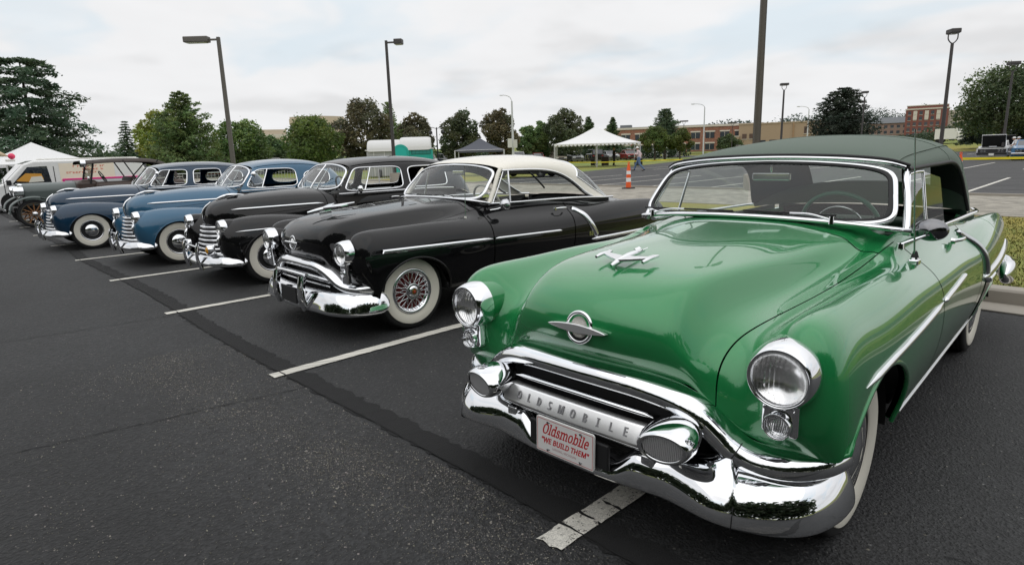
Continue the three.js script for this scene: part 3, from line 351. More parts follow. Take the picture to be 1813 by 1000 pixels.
function forkLamp(label, [x, z], h, r, m = poleDark, headW = .85) { const t = thing('street_lamp', label, 'street lamp', [x, HILL(x, z), z], .7); part('pole', cyl(r, r * .7, h - .55, 0, (h - .55) / 2, 0, 10), m, t); part('fork', tube([[-.24, h - .02, 0], [-.22, h - .35, 0], [0, h - .55, 0], [.22, h - .35, 0], [.24, h - .02, 0]], .03, 20, 6), m, t); part('lamp_head', rbox(headW, .24, .6, .05, 0, h + .06, 0), m, t); part('lamp_glass', box(headW * .8, .02, .45, 0, h - .068, 0), lampFace, t); return t; }
forkLamp('dark lamp post with forked head above the tan building', [-30.0, -69.8], 8.0, .13);
forkLamp('dark lamp post with forked head beside the red brick block', [-8.8, -41.1], 7.2, .11, poleDark, .5);
forkLamp('short dark lamp post rising behind the dark pine', [-26.9, -85.9], 7.6, .12, poleDark, .7);
forkLamp('dark lamp post standing in front of the oak', [-8.9, -60.3], 7.0, .11, poleDark, .7);
forkLamp('small dark lamp with flat head above the brick office roof', [-67.3, -111.2], 6.7, .09, poleDark, 1.6);
forkLamp('small dark lamp with flat head in front of the wooded ridge', [-63.9, -124.6], 6.4, .08, poleDark, 1.8);
function cobra(label, [x, z], h, turn, k = 1) { const t = thing('street_lamp', label, 'street lamp', [x, HILL(x, z), z], turn); part('pole', cyl(.13, .08, h - .5, 0, (h - .5) / 2, 0, 10), poleWhite, t); part('arm', tube([[0, h - .55, 0], [.25 * k, h - .2, 0], [.9 * k, h, 0], [1.7 * k, h + .06, 0]], .045 * Math.sqrt(k), 24, 6), poleWhite, t); const g = new THREE.SphereGeometry(.3 * k, 14, 8); g.scale(1.2, .28, .5); g.translate(1.9 * k, h + .04, 0); part('lamp_head', g, poleWhite, t); return t; }
cobra('white cobra-head lamp with sign boards, between the bronze trees', [-42.0, -40.0], 6.7, -2.32, .5).children.length; 
cobra('white cobra-head lamp in front of the brick office', [-52.7, -93.2], 8.4, -2.32); cobra('white cobra-head lamp at the right end of the tan building', [-45.0, -115.5], 8.0, -2.32);
{ const t = thing('pole_sign', 'two small sign boards strapped to the white cobra lamp', 'sign', [-41.8, 0, -39.8], .78); part('board', box(.42, .8, .04, -.26, 2.45, .12), std([.6, .6, .55], .6), t); part('board', box(.38, .74, .04, .22, 2.38, .12), std([.55, .55, .5], .6), t); }
{ const t = thing('lantern_post', 'black post with two hanging lanterns right of the toilet trailer', 'street lamp', [-40.1, 0, -29.9], .6); part('post', cyl(.06, .045, 3.7, 0, 1.85, 0, 10), MC_black(), t); part('arm', tube([[-.5, 3.45, 0], [-.4, 3.7, 0], [0, 3.6, 0], [.4, 3.7, 0], [.5, 3.45, 0]], .025, 24, 6), MC_black(), t); for (const s of [-1, 1]) part('lantern', latheAt([[.02, .14], [.06, .1], [.15, -.02], [.14, -.12], [.03, -.2]], s * .5, 3.36), MC_black(), t); }
function MC_black() { return M.black; } function latheAt(p, x, y) { const g = new THREE.LatheGeometry(p.map(q => new THREE.Vector2(...q)), 14); g.translate(x, y, 0); return g; }
// ---------- tents ----------
const canvasWhite = phys([.80, .80, .80], .7, 0, { side: THREE.DoubleSide, transmission: .12, thickness: 0 }), tentPole = std([.6, .6, .6], .35, .5);
function tent(name, label, [x, z], W, D, eave, peak, turn, mat, { posts = 2, sag = .12, scallop = .24, ridge = 0 } = {}) {
  const t = thing(name, label, 'tent', [x, HILL(x, z), z], turn), w = W / 2, d = D / 2, P = [[-w, d], [w, d], [w, -d], [-w, -d]];
  for (let k = 0; k < 4; k++) { const a = P[k], b = P[(k + 1) % 4], rows = [], N = []; const ca = [ridge * Math.sign(a[0]), 0], cb = [ridge * Math.sign(b[0]), 0]; for (const v of lin(0, 1, 12)) { const y = eave + (peak - eave) * (v - sag * Math.sin(Math.PI * v)); rows.push(lin(0, 1, 8).map(u => { const ex = lerp(a[0], b[0], u), ez = lerp(a[1], b[1], u), tx = lerp(ca[0], cb[0], u), tz = 0; return [lerp(ex, tx, v), y - .05 * Math.sin(Math.PI * u) * (1 - v), lerp(ez, tz, v)]; })); }
    const n = new THREE.Vector3(a[1] - b[1], 0, b[0] - a[0]).normalize().negate(); n.y = .9; n.normalize(); for (const r of rows) N.push(r.map(() => n.toArray())); const g = gridGeo(rows, N); g.computeVertexNormals(); part('roof_panel', g, mat, t);
    const L = Math.hypot(b[0] - a[0], b[1] - a[1]), m = Math.round(L / .38), s = new THREE.Shape(); s.moveTo(0, 0); for (let q = 0; q < m; q++) { const x0 = L * q / m, x1 = L * (q + 1) / m; if (scallop > .2) s.quadraticCurveTo((x0 + x1) / 2, -scallop * 1.7, x1, -.04); else s.lineTo(x1, -scallop); } s.lineTo(L, 0); s.lineTo(0, 0); const v = new THREE.ShapeGeometry(s); v.rotateY(-Math.atan2(b[1] - a[1], b[0] - a[0])); v.translate(a[0], eave, a[1]); part('valance', v, mat, t); }
  for (let k = 0; k < 4; k++) { const a = P[k], b = P[(k + 1) % 4]; for (let q = 0; q < posts; q++) { const f = q / posts; part('tent_post', cyl(.045, .045, eave, lerp(a[0], b[0], f) * .985, eave / 2, lerp(a[1], b[1], f) * .985, 8), tentPole, t); } part('roof_rail', bar([a[0] * .985, eave, a[1] * .985], [b[0] * .985, eave, b[1] * .985], .025, 6), tentPole, t); }
  return t; }
tent('frame_tent', 'large white peaked frame tent with scalloped edge and thin posts on the grass', [-39.6, -49.2], 8.2, 6.4, 2.25, 3.95, .70, canvasWhite, { posts: 2 });
tent('grey_canopy', 'dark grey pop-up canopy behind the cream roof of the black hardtop', [-35.7, -30.6], 3.6, 3.6, 1.86, 2.75, .82, std([.075, .080, .098], .8, 0, { side: THREE.DoubleSide }), { posts: 1, scallop: .16, sag: .1 });
tent('white_canopy', 'white peaked canopy behind the white van at the left', [-45.7, -4.8], 4.7, 4.7, 1.75, 3.0, .30, canvasWhite, { posts: 1, scallop: .16, sag: .08 });
for (const [i, p] of [[-42.6, -52.6], [-40.9, -52.3], [-36.4, -51.9]].entries()) { const t = thing('tent_weight', ['black weight box under the white frame tent, left of the crate', 'dark crate under the white frame tent, middle and tallest of three', 'black weight box under the white frame tent beside the walking man'][i], 'weight', [p[0], 0, p[1]], .7, null); part('tub', rbox(.75, i === 1 ? .85 : .62, .6, .05, 0, i === 1 ? .42 : .31, 0), std(i === 1 ? [.04, .025, .02] : [.012, .012, .013], .7), t); part('lid', rbox(.8, .06, .64, .02, 0, i === 1 ? .87 : .64, 0), std([.02, .02, .02], .6), t); }
// ---------- toilet trailer ----------
{ const t = thing('portable_toilet_trailer', 'white-roofed toilet trailer with turquoise walls and arched doorway', 'toilet trailer', [-41.7, 0, -27.5], .92); const teal = std([.012, .36, .30], .45), roofW = std([.62, .62, .61], .5);
  const barrel = (x0, x1, y, rise, d) => { const s = new THREE.Shape(); s.moveTo(-d / 2, 0); s.quadraticCurveTo(-d / 2 * .8, rise, 0, rise * 1.08); s.quadraticCurveTo(d / 2 * .8, rise, d / 2, 0); s.lineTo(-d / 2, 0); const g = new THREE.ExtrudeGeometry(s, { depth: x1 - x0, bevelEnabled: true, bevelSize: .12, bevelThickness: .3, bevelSegments: 4 }); g.rotateY(Math.PI / 2); g.translate(x0, y, 0); return g; };
  part('roof', barrel(-2.2, .0, 2.05, .62, 1.9), roofW, t); part('roof', barrel(.3, 2.1, 2.1, .72, 1.9), roofW, t); part('wall', rbox(2.5, 2.0, 1.9, .08, -1.3, 1.05, 0), std([.34, .35, .35], .5), t); part('wall', rbox(2.5, 2.0, 1.9, .08, 1.25, 1.05, 0), teal, t);
  { const s = new THREE.Shape(); s.moveTo(-.62, 0); s.lineTo(-.62, 1.7); s.absarc(0, 1.7, .62, Math.PI, 0, true); s.lineTo(.62, 0); s.lineTo(-.62, 0); const g = new THREE.ExtrudeGeometry(s, { depth: .14, bevelEnabled: true, bevelSize: .03, bevelThickness: .03 }); g.translate(.05, .1, .92); part('doorway', g, teal, t); const d = new THREE.Shape(); d.moveTo(-.46, 0); d.lineTo(-.46, 1.65); d.absarc(0, 1.65, .46, Math.PI, 0, true); d.lineTo(.46, 0); d.lineTo(-.46, 0); const e = new THREE.ExtrudeGeometry(d, { depth: .05, bevelEnabled: false }); e.translate(.05, .12, 1.09); part('door', e, std([.012, .42, .36], .4), t); }
  part('vent_panel', [box(1.5, .32, .03, 1.6, 1.82, .965)], std([.01, .16, .15], .5), t); for (let k = 0; k < 5; k++) part('louvre', box(.24, .24, .04, 1.05 + k * .28, 1.82, .985), std([.02, .22, .20], .5), t); part('roof_edge', [box(2.7, .08, 2.0, -1.3, 2.06, 0)], roofW, t); part('roof_edge', [box(2.6, .08, 2.0, 1.28, 2.09, 0)], roofW, t); for (const x of [-2.0, -1.2, -.4]) part('wall_rib', box(.05, 1.9, .04, x, 1.05, .97), roofW, t);
  for (const x of [-1.6, 1.6]) for (const s of [-1, 1]) part('wheel', latheX([[.02, .1], [.3, .1], [.32, .05], [.32, -.05], [.3, -.1]], 20, x, .32, s * .8).rotateY(0), M.rubber, t); }
// ---------- cones, tape, barriers ----------
{ const or = std([.75, .10, .012], .5), wh = std([.75, .75, .74], .4); const c = thing('traffic_cone', 'tall orange traffic tube with white bands between the hardtop and the green car', 'traffic cone', [-15.04, .0, -20.77]); const seg = (y0, y1, r0, r1) => { const g = new THREE.CylinderGeometry(r1, r0, y1 - y0, 24); g.translate(0, (y0 + y1) / 2, 0); return g; };
  part('rubber_base', [rbox(.40, .05, .40, .02, 0, .025, 0)], M.rubber, c); part('tube', [seg(.05, .28, .11, .10), seg(.28, .44, .098, .092), seg(.44, .58, .093, .088), seg(.58, .72, .086, .08), seg(.72, .96, .08, .052)], or, c); part('handle', [seg(.96, 1.0, .03, .03), new THREE.TorusGeometry(.04, .016, 8, 18).translate(0, 1.03, 0)], or, c); part('white_band', seg(.28, .44, .1005, .0945), wh, c); part('white_band', seg(.58, .72, .0885, .0825), wh, c); part('white_band', seg(.445, .447, .095, .095), wh, c).visible = true;
  copyOf(c, 'tall orange traffic tube with white bands right of the green car\'s cloth top', [-5.73, 0, -30.1], .6); }
const tapeMat = std([.72, .60, .02], .5);
function tape(label, pts, w) { const t = thing('caution_tape', label, 'tape', [0, 0, 0]); const c = curve(pts), pos = [], idx = [], n = 60; for (let i = 0; i <= n; i++) { const p = c.getPoint(i / n); const k = w / 2, tw = .02 * Math.sin(i * .9); pos.push(p.x + tw, p.y - k, p.z, p.x - tw, p.y + k, p.z, p.x + tw + .004, p.y - k, p.z + .004, p.x - tw + .004, p.y + k, p.z + .004); } for (let i = 0; i < n; i++) { const a = i * 4; idx.push(a, a + 4, a + 1, a + 1, a + 4, a + 5, a + 2, a + 3, a + 6, a + 3, a + 7, a + 6); } const g = new THREE.BufferGeometry(); g.setAttribute('position', new THREE.Float32BufferAttribute(pos, 3)); g.setIndex(idx); g.computeVertexNormals(); part('ribbon', g, tapeMat, t); for (const p of [pts[0], pts[pts.length - 1]]) part('stake', cyl(.02, .02, p[1] + .1, p[0], (p[1] + .1) / 2, p[2], 8), std([.3, .3, .3], .5), t); }
tape('yellow caution tape strung in front of the white frame tent', [[-41.5, .50, -45.8], [-38.2, .42, -47.8], [-34.6, .46, -49.6], [-31.3, .50, -51.8]], .09);
tape('yellow caution tape strung low in front of the white car with the open hood', [[-14.5, .30, -51.0], [-9.5, .25, -53.2], [-5.5, .26, -53.6], [-1, .28, -53.4]], .16);
{ const steel = std([.50, .51, .52], .4, .5); const mk = () => { const b = thing('crowd_barrier', '', 'barrier', [0, 0, 0]); part('frame', [bar([-1.1, 1.05, 0], [1.1, 1.05, 0], .02), bar([-1.1, .25, 0], [1.1, .25, 0], .02), bar([-1.1, 0, 0], [-1.1, 1.05, 0], .02), bar([1.1, 0, 0], [1.1, 1.05, 0], .02)], steel, b); for (let k = 1; k < 14; k++) part('bar', cyl(.009, .009, .8, -1.1 + k * 2.2 / 14, .65, 0, 6), steel, b); part('foot', both(box(.05, .04, .6, .9, .02, 0)), steel, b); return b; };
  let first; for (let k = 0; k < 6; k++) { const p = [-31.5 - k * .25, 0, -9.5 - k * 2.3]; const label = ['first', 'second', 'third', 'fourth', 'fifth', 'sixth'][k] + ' steel crowd barrier from the left behind the navy sedan and blue coupe'; if (!first) { first = mk(); first.position.set(...p); first.rotation.y = Math.PI / 2; first.userData.label = label; } else copyOf(first, label, p, Math.PI / 2); scene.children[scene.children.length - 1].userData.group = 'crowd barriers behind the forties cars'; } }
flatPoly([[-31, -8.2], [-90, -4], [-90, -9], [-31, -13]], .02, concMat, 'path', 3);
// ---------- car building blocks ----------
const paint = (c, flake = 0.25, rough = 0.42) => phys(c, rough, flake, { clearcoat: 1, clearcoatRoughness: 0.02, specularIntensity: 0.15 }), darkPaint = () => phys([0.0035, 0.0035, 0.004], 0.5, 0, { clearcoat: 0.75, clearcoatRoughness: 0.02, specularIntensity: 0.1 });
const MC = { tread: std([0.013, 0.013, 0.0135], 0.8), seal: std([0.008, 0.008, 0.009], 0.6), under: std([0.008, 0.008, 0.008], 0.95) };
const lensMap = dataTex(256, 256, (i, j) => { const x = i / 256, y = j / 256, a = Math.abs(Math.sin(x * Math.PI * 13)), b = Math.abs(Math.sin(y * Math.PI * 4)); return 40 + 170 * Math.pow(a, 0.7) + 40 * Math.pow(b, .3); });
const planar = (g, r) => { const p = g.attributes.position, u = g.attributes.uv; for (let i = 0; i < p.count; i++) u.setXY(i, p.getX(i) / (2 * r) + .5, p.getY(i) / (2 * r) + .5); return g; };
const lampGlass = phys([0.98, 0.98, 0.98], 0.06, 0, { transmission: 1, thickness: 0, bumpMap: lensMap, bumpScale: 0.010 });
const bowlMat = phys([0.95, 0.95, 0.95], 0.17, 1);
// the wheel: tyre with grooved tread, whitewall ring, steel rim and a cap of the given kind; +x is outside
function makeWheel(parent, pos, side, { R = 0.355, W = 0.175, rim = 0.195, cap = 'disc', ww = [0.215, 0.305], rimMat = MC.seal, turn = 0 }) {
  const w = new THREE.Group(); w.name = 'wheel'; w.position.set(...pos); w.rotation.y = (side < 0 ? Math.PI : 0) + turn; parent.add(w);
  const h = W / 2, pts = [[rim, -h * .8], [rim + .05, -h], [R - .06, -h * 1.02], [R - .018, -h * .93], [R - .004, -h * .72]];
  for (let k = -2; k <= 2; k++) pts.push([R, h * (k * .25 - .09)], [R, h * (k * .25 + .05)], [R - .008, h * (k * .25 + .055)], [R - .008, h * (k * .25 + .085)]);
  pts.push([R - .004, h * .72], [R - .018, h * .93], [R - .06, h * 1.02], [rim + .05, h], [rim, h * .8]);
  part('tyre', latheX(pts, 72), MC.tread, w);
  if (ww) part('whitewall', latheX([[ww[0], h * .86], [ww[0] + .004, h * .95], [(ww[0] + ww[1]) / 2, h * 1.055], [ww[1] - .004, h * 1.05], [ww[1], h * .98]], 72), M.whitewall, w);
  part('rim', latheX([[rim + .012, h * .70], [rim + .012, h * .84], [rim, h * .86], [rim - .012, h * .78], [rim - .03, h * .55], [rim - .06, h * .5], [0.02, h * .5]], 56), cap === 'spoke' ? M.chrome : rimMat, w);
  if (cap === 'disc') part('hubcap', latheX([[rim - .004, h * .75], [rim - .01, h * .92], [rim - .04, h * .98], [rim - .06, h * .92], [rim - .09, h * 1.02], [0.05, h * 1.18], [0.0, h * 1.22]], 56), M.chrome, w);
  if (cap === 'dome') { part('hubcap', latheX([[.118, h * .5], [.118, h * .74], [.112, h * .82], [.09, h * 1.02], [.06, h * 1.16], [.03, h * 1.22], [0, h * 1.24]], 48), M.chrome, w); part('trim_ring', latheX([[rim + .014, h * .86], [rim + .006, h * .95], [rim - .006, h * .93], [rim - .012, h * .84]], 56), M.chrome, w); }
  if (cap === 'spoke') { // wire wheel
    const sp = []; for (let k = 0; k < 40; k++) { const a = k / 40 * 6.2832, s = (k % 2 ? .38 : -.38), r0 = .062, r1 = rim - .004, x0 = h * (k % 4 < 2 ? 1.05 : .7), x1 = h * .86; sp.push(bar([x0, Math.cos(a + s) * r0, Math.sin(a + s) * r0], [x1, Math.cos(a) * r1, Math.sin(a) * r1], .0034, 6)); }
    part('wire_spokes', sp, M.chrome, w); part('wheel_disc', latheX([[rim - .02, h * .56], [.0, h * .56]], 40), std([0.11, 0.006, 0.008], 0.4), w);
    part('trim_ring', latheX([[rim + .016, h * .9], [rim + .008, h * 1.02], [rim - .012, h * 1.0], [rim - .02, h * .86]], 56), M.chrome, w);
    part('hubcap', latheX([[.078, h * .6], [.078, h * 1.08], [.07, h * 1.16], [.06, h * 1.12], [.05, h * 1.12], [.045, h * 1.24], [.03, h * 1.28], [0, h * 1.29]], 40), M.chrome, w);
    part('hub_badge', latheX([[.024, h * 1.285], [.02, h * 1.33], [0, h * 1.34]], 20), phys([0.30, 0.14, 0.02], 0.25, 0.6), w); part('hub_badge', latheX([[.012, h * 1.33], [.008, h * 1.37], [0, h * 1.37]], 12), std([0.35, 0.02, 0.02], .3), w);
  }
  return w;
}
// round lamp: looking along +z, then turned; depth of the chrome drum behind it
function makeLamp(parent, pos, r, { name = 'headlight', yaw = 0, pitch = 0, depth = 0.16, lens = lampGlass, hood = 0.02, bowl = bowlMat, bucket } = {}) {
  const w = new THREE.Group(); w.name = name; w.position.set(...pos); w.rotation.set(pitch, yaw, 0); parent.add(w);
  part('bezel', latheZ([[r * .85, -.035], [r * .86, .004], [r * .89, .012], [r * .905, .004], [r * .93, .012], [r * .98, .010], [r * 1.05, -.006], [r * 1.11, -.03], [r * 1.13, -.06], [r * 1.13, -depth]], 56), M.chrome, w);
  if (bucket) part('lamp_bucket', latheZ([[r * 1.12, -depth + .01], [r * 1.12, -depth - .06], [r * 1.02, -depth - .16]], 40), bucket, w);
  part('reflector', latheZ([[r * .87, -.006], [r * .74, -.022], [r * .45, -.036], [r * .2, -.042], [0, -.043]], 40), bowl, w);
  part('lens', planar(latheZ([[r * .875, -.002], [r * .74, .012], [r * .45, .023], [r * .2, .028], [0, .029]], 40), r), lens, w);
  return w;
}
const handleBar = (z, y, x, l) => [sweep([[x, y, z - l / 2], [x + .03, y + .004, z - l / 3], [x + .034, y + .006, z + l / 6], [x, y, z + l / 2]], () => oval(.008, .011, 10), { n: 24 }), cyl(.016, .02, .02, x, y, z + l / 2, 14, 0, Math.PI / 2)];
function steeringWheel(parent, pos, R, mat) { const w = new THREE.Group(); w.name = 'steering_wheel'; w.position.set(...pos); w.rotation.x = 0.42; parent.add(w); part('rim', new THREE.TorusGeometry(R, .013, 10, 48), mat, w); part('spoke', [box(R * 1.9, .022, .014), box(.022, R, .014, 0, -R / 2, 0), cyl(.04, .035, .04, 0, 0, 0, 16, Math.PI / 2)], mat, w); part('horn_ring', new THREE.TorusGeometry(R * .58, .006, 8, 40, Math.PI), M.chrome, w); return w; }
function bench(parent, name, z, mat, w = 1.3, y = 0.48, hb = 0.5) { const g = new THREE.Group(); g.name = name; parent.add(g); part('cushion', rbox(w, .2, .52, .07, 0, y - .08, z + .12, 0, 0, 0, 4), mat, g); part('backrest', rbox(w, hb, .17, .07, 0, y + hb / 2 + .02, z - .2, 0, -0.22, 0, 4), mat, g); return g; }
// arches: column-wise trimming of a body side
function archTrim(S, arches, h0, hEnd = 1, n = 26) { return u => { let e = hEnd; for (const [zc, yc, a, b] of arches) { const inside = h => { const p = S.P(u, h); const dz = (p[2] - zc) / a; if (Math.abs(dz) >= 1) return false; return p[1] < yc || dz * dz + ((p[1] - yc) / b) ** 2 < 1; }; let prev = h0; for (let k = 1; k <= 90; k++) { const h = h0 + (hEnd - h0) * k / 90; if (inside(h)) { let A = prev, B = h; for (let q = 0; q < 22; q++) { const m = (A + B) / 2; inside(m) ? B = m : A = m; } e = Math.min(e, A); break; } prev = h; } } const s = typeof h0 === 'function' ? h0(u) : h0; return lin(s, e, n); }; }
function usFor(S, u0, u1, n, arches, hRef) { const s = new Set(lin(u0, u1, n)); for (const [zc, yc, a] of arches) for (const k of [1.0008, .9995, .997, .99, .98, .965, .945, .92, .88, .83, .77]) for (const sg of [-1, 1]) { const u = S.uAt(hRef, zc + sg * a * k); if (u > u0 && u < u1) s.add(u); } return [...s].sort((a, b) => a - b); }
// ---------- the green convertible ----------
const OLD = {}; // shared shapes with the black hardtop beside it
OLD.net = [
  [[0, .685, .625], [.22, .685, .62], [.42, .68, .60], [.54, .615, .575], [.63, .535, .545], [.76, .495, .505], [.90, .487, .48], [.95, .47, .465], [.955, .44, .46], [.95, .43, .45]],
  [[0, .765, .695], [.22, .765, .685], [.43, .745, .64], [.53, .705, .57], [.65, .64, .53], [.79, .60, .60], [.92, .60, .57], [.96, .56, .49], [.96, .50, .46], [.955, .43, .44]],
  [[0, .875, .725], [.22, .875, .715], [.44, .855, .66], [.53, .765, .53], [.65, .76, .49], [.79, .82, .60], [.94, .77, .58], [.972, .66, .48], [.968, .5, .44], [.96, .40, .42]],
  [[0, .985, .665], [.22, .985, .65], [.44, .965, .60], [.535, .825, .46], [.65, .84, .44], [.79, 1.0, .585], [.94, .91, .54], [.98, .70, .45], [.975, .48, .40], [.96, .34, .38]],
  [[0, 1.07, .49], [.22, 1.07, .48], [.44, 1.05, .45], [.55, .865, .36], [.66, .875, .35], [.79, 1.045, .44], [.94, .94, .40], [.985, .72, .33], [.968, .52, .30], [.915, .34, .29]],
  [[0, 1.108, .17], [.22, 1.105, .16], [.44, 1.085, .15], [.58, .90, .13], [.70, .92, .13], [.80, 1.03, .14], [.93, .925, .13], [.985, .73, .12], [.968, .52, .11], [.905, .335, .11]],
  [[0, 1.128, -.15], [.23, 1.122, -.15], [.45, 1.105, -.15], [.62, .93, -.15], [.72, .945, -.15], [.81, 1.035, -.15], [.935, .925, -.15], [.985, .74, -.15], [.968, .52, -.15], [.905, .335, -.15]],
  [[0, 1.148, -.45], [.24, 1.144, -.45], [.47, 1.125, -.45], [.65, .98, -.45], [.74, .97, -.45], [.82, 1.025, -.45], [.94, .925, -.45], [.985, .74, -.45], [.968, .52, -.45], [.905, .335, -.45]],
  [[0, 1.168, -.75], [.25, 1.162, -.75], [.48, 1.135, -.75], [.69, 1.06, -.75], [.755, 1.02, -.75], [.83, .995, -.75], [.945, .915, -.75], [.985, .74, -.75], [.968, .52, -.75], [.905, .335, -.75]],
  [[0, 1.18, -1.05], [.25, 1.175, -1.05], [.49, 1.15, -1.05], [.70, 1.11, -1.05], [.765, 1.05, -1.05], [.83, .985, -1.05], [.95, .90, -1.05], [.985, .74, -1.05], [.968, .52, -1.05], [.905, .335, -1.05]],
  [[0, 1.18, -1.5], [.25, 1.17, -1.5], [.49, 1.15, -1.5], [.715, 1.11, -1.5], [.77, 1.05, -1.5], [.83, .975, -1.5], [.95, .89, -1.5], [.985, .74, -1.5], [.968, .52, -1.5], [.905, .335, -1.5]],
  [[0, 1.16, -2.0], [.25, 1.15, -2.0], [.49, 1.13, -2.0], [.72, 1.10, -2.0], [.775, 1.04, -2.0], [.835, .96, -2.0], [.95, .875, -2.0], [.985, .73, -2.0], [.968, .52, -2.0], [.905, .335, -2.0]],
  [[0, 1.14, -2.35], [.25, 1.13, -2.35], [.49, 1.12, -2.35], [.72, 1.09, -2.35], [.78, 1.03, -2.35], [.86, .96, -2.35], [.97, .885, -2.35], [1.0, .73, -2.35], [.975, .52, -2.35], [.905, .34, -2.35]],
  [[0, 1.10, -2.8], [.25, 1.095, -2.8], [.47, 1.08, -2.8], [.66, 1.05, -2.8], [.75, 1.005, -2.8], [.85, 1.0, -2.8], [.97, .92, -2.8], [1.005, .72, -2.8], [.98, .53, -2.8], [.91, .36, -2.8]],
  [[0, 1.05, -3.3], [.25, 1.045, -3.3], [.45, 1.03, -3.3], [.63, 1.0, -3.3], [.73, .975, -3.3], [.83, 1.02, -3.3], [.95, .93, -3.3], [.99, .70, -3.3], [.965, .53, -3.3], [.90, .38, -3.3]],
  [[0, .97, -3.8], [.25, .965, -3.8], [.44, .94, -3.8], [.60, .90, -3.8], [.71, .92, -3.8], [.80, 1.005, -3.85], [.92, .91, -3.85], [.955, .68, -3.85], [.93, .52, -3.8], [.87, .40, -3.8]],
  [[0, .87, -4.1], [.25, .86, -4.1], [.43, .84, -4.1], [.60, .80, -4.1], [.70, .86, -4.15], [.78, .97, -4.22], [.89, .87, -4.22], [.91, .66, -4.2], [.90, .46, -4.15], [.86, .34, -4.1]],
  [[0, .55, -4.2], [.25, .55, -4.2], [.43, .55, -4.2], [.60, .55, -4.2], [.68, .58, -4.24], [.77, .70, -4.3], [.85, .68, -4.3], [.87, .58, -4.28], [.85, .46, -4.2], [.82, .36, -4.15]],
];
OLD.net = OLD.net.map(r => r.map(p => [p[0] * (1 - .0185 * Math.max(0, -p[2] - .5) * sstep(.76, .87, p[0])), p[1], p[2]]));   // the body narrows towards the tail
const shoulder = net => net.map(r => { const a = r[2], b = r[3], m = (f, g, e) => [lerp(a[0], b[0], f), a[1] - (a[1] - b[1]) * g, lerp(a[2], b[2], e)]; return [r[0], r[1], [a[0], a[1] + .008, a[2]], m(.36, .10, .25), m(.74, .74, .75), ...r.slice(3)]; });   // firmer edge to the raised hood
function bodyShell(car, S, pm, o) { // hood, fenders, cowl, doors, quarters, deck with open joints between them
  const { hoodEdge, zHood, zDoor, zQuarter, zDeck, arches, sill = .576, lip = true } = o, G = .0035;
  const uH = S.uAt(.2, zHood), uD = S.uAt(.8, zDoor), uQ = S.uAt(.8, zQuarter), uDk = S.uAt(.2, zDeck), us = (a, b, n) => lin(a, b, n);
  part('hood', patch(S, us(0, uH, 110), u => { const e = hoodEdge(u / uH) - G; return lin(-e, e, 64); }, { flange: .02 }), pm, car);
  part('cowl', patch(S, us(uH + .002, S.uAt(.2, o.zCowl), 8), u => { const e = hoodEdge(1) - G; return lin(-e, e, 48); }, { flange: .01 }), pm, car);
  const sidePart = (name, u0, u1, n, h0, ar, fl) => { const g = []; const list = usFor(S, u0, u1, n, ar, .86); const trim = archTrim(S, ar, .5, 1, 34); 
    g.push(patch(S, list, u => { const t = trim(u), e = t[t.length - 1]; return lin(h0(u), e, 44); }, { flange: fl ?? .03 })); for (const s of [g[0], mirrorX(g[0])]) part(name, s, pm, car); };
  { const g = patch(S, lin(uD - .004, S.uAt(.6, -1.35), 8), lin(hoodEdge(1) - .06, sill + .004, 8)); for (const q of [g, mirrorX(g)]) part('cowl_side', q, pm, car); }
  sidePart('fender', 0, uD - .0012, 120, u => u < uH ? hoodEdge(u / uH) + G : hoodEdge(1) + G, arches.slice(0, 1), .035);
  sidePart('door', uD + .0012, uQ - .0012, 40, () => sill, []);
  sidePart('rear_quarter', uQ + .0012, 1, 110, u => u < uDk ? sill : .488, arches.slice(1), .035);
  part('trunk_lid', patch(S, us(uDk, 1, 40), lin(-.483, .483, 48), { flange: .02 }), pm, car);
  if (lip) for (const [zc, yc, a, b] of arches) for (const s of [1, -1]) { const pts = []; for (let k = 0; k <= 30; k++) { const t = Math.PI * (k / 30), z = zc + a * Math.cos(t), y = yc + b * Math.sin(t); const u = S.uAt(.86, z); const h = S.hAt(u, y, 1, .6, 1), p = S.P(u, h); pts.push([s * (p[0] - .004), y, z]); } part('arch_lip', tube(pts, .011, 60, 8), pm, car); }
  // dark wheel houses and floor
  for (const [zc, yc, a, b] of arches) for (const s of [1, -1]) part('wheel_house', [(() => { const g = new THREE.CylinderGeometry(a - .005, a - .005, .36, 28, 1, true, b < .3 ? .62 : .1, b < .3 ? Math.PI - 1.24 : Math.PI - .2); g.rotateZ(Math.PI / 2); g.translate(s * .70, Math.min(yc, yc + b - a), zc); return g; })(), box(.02, .5, a * 2 - .16, s * .55, Math.min(.5, yc + b - .27), zc)], MC.under, car);
  part('underbody', [box(1.7, .05, 1.75, 0, .37, (arches[0][0] + arches[1][0]) / 2), box(1.1, .06, 1.0, 0, .34, arches[0][0]), box(1.1, .3, 1.6, 0, .42, arches[1][0] - .35)], MC.under, car);
  return { uH, uD, uQ, uDk };
}
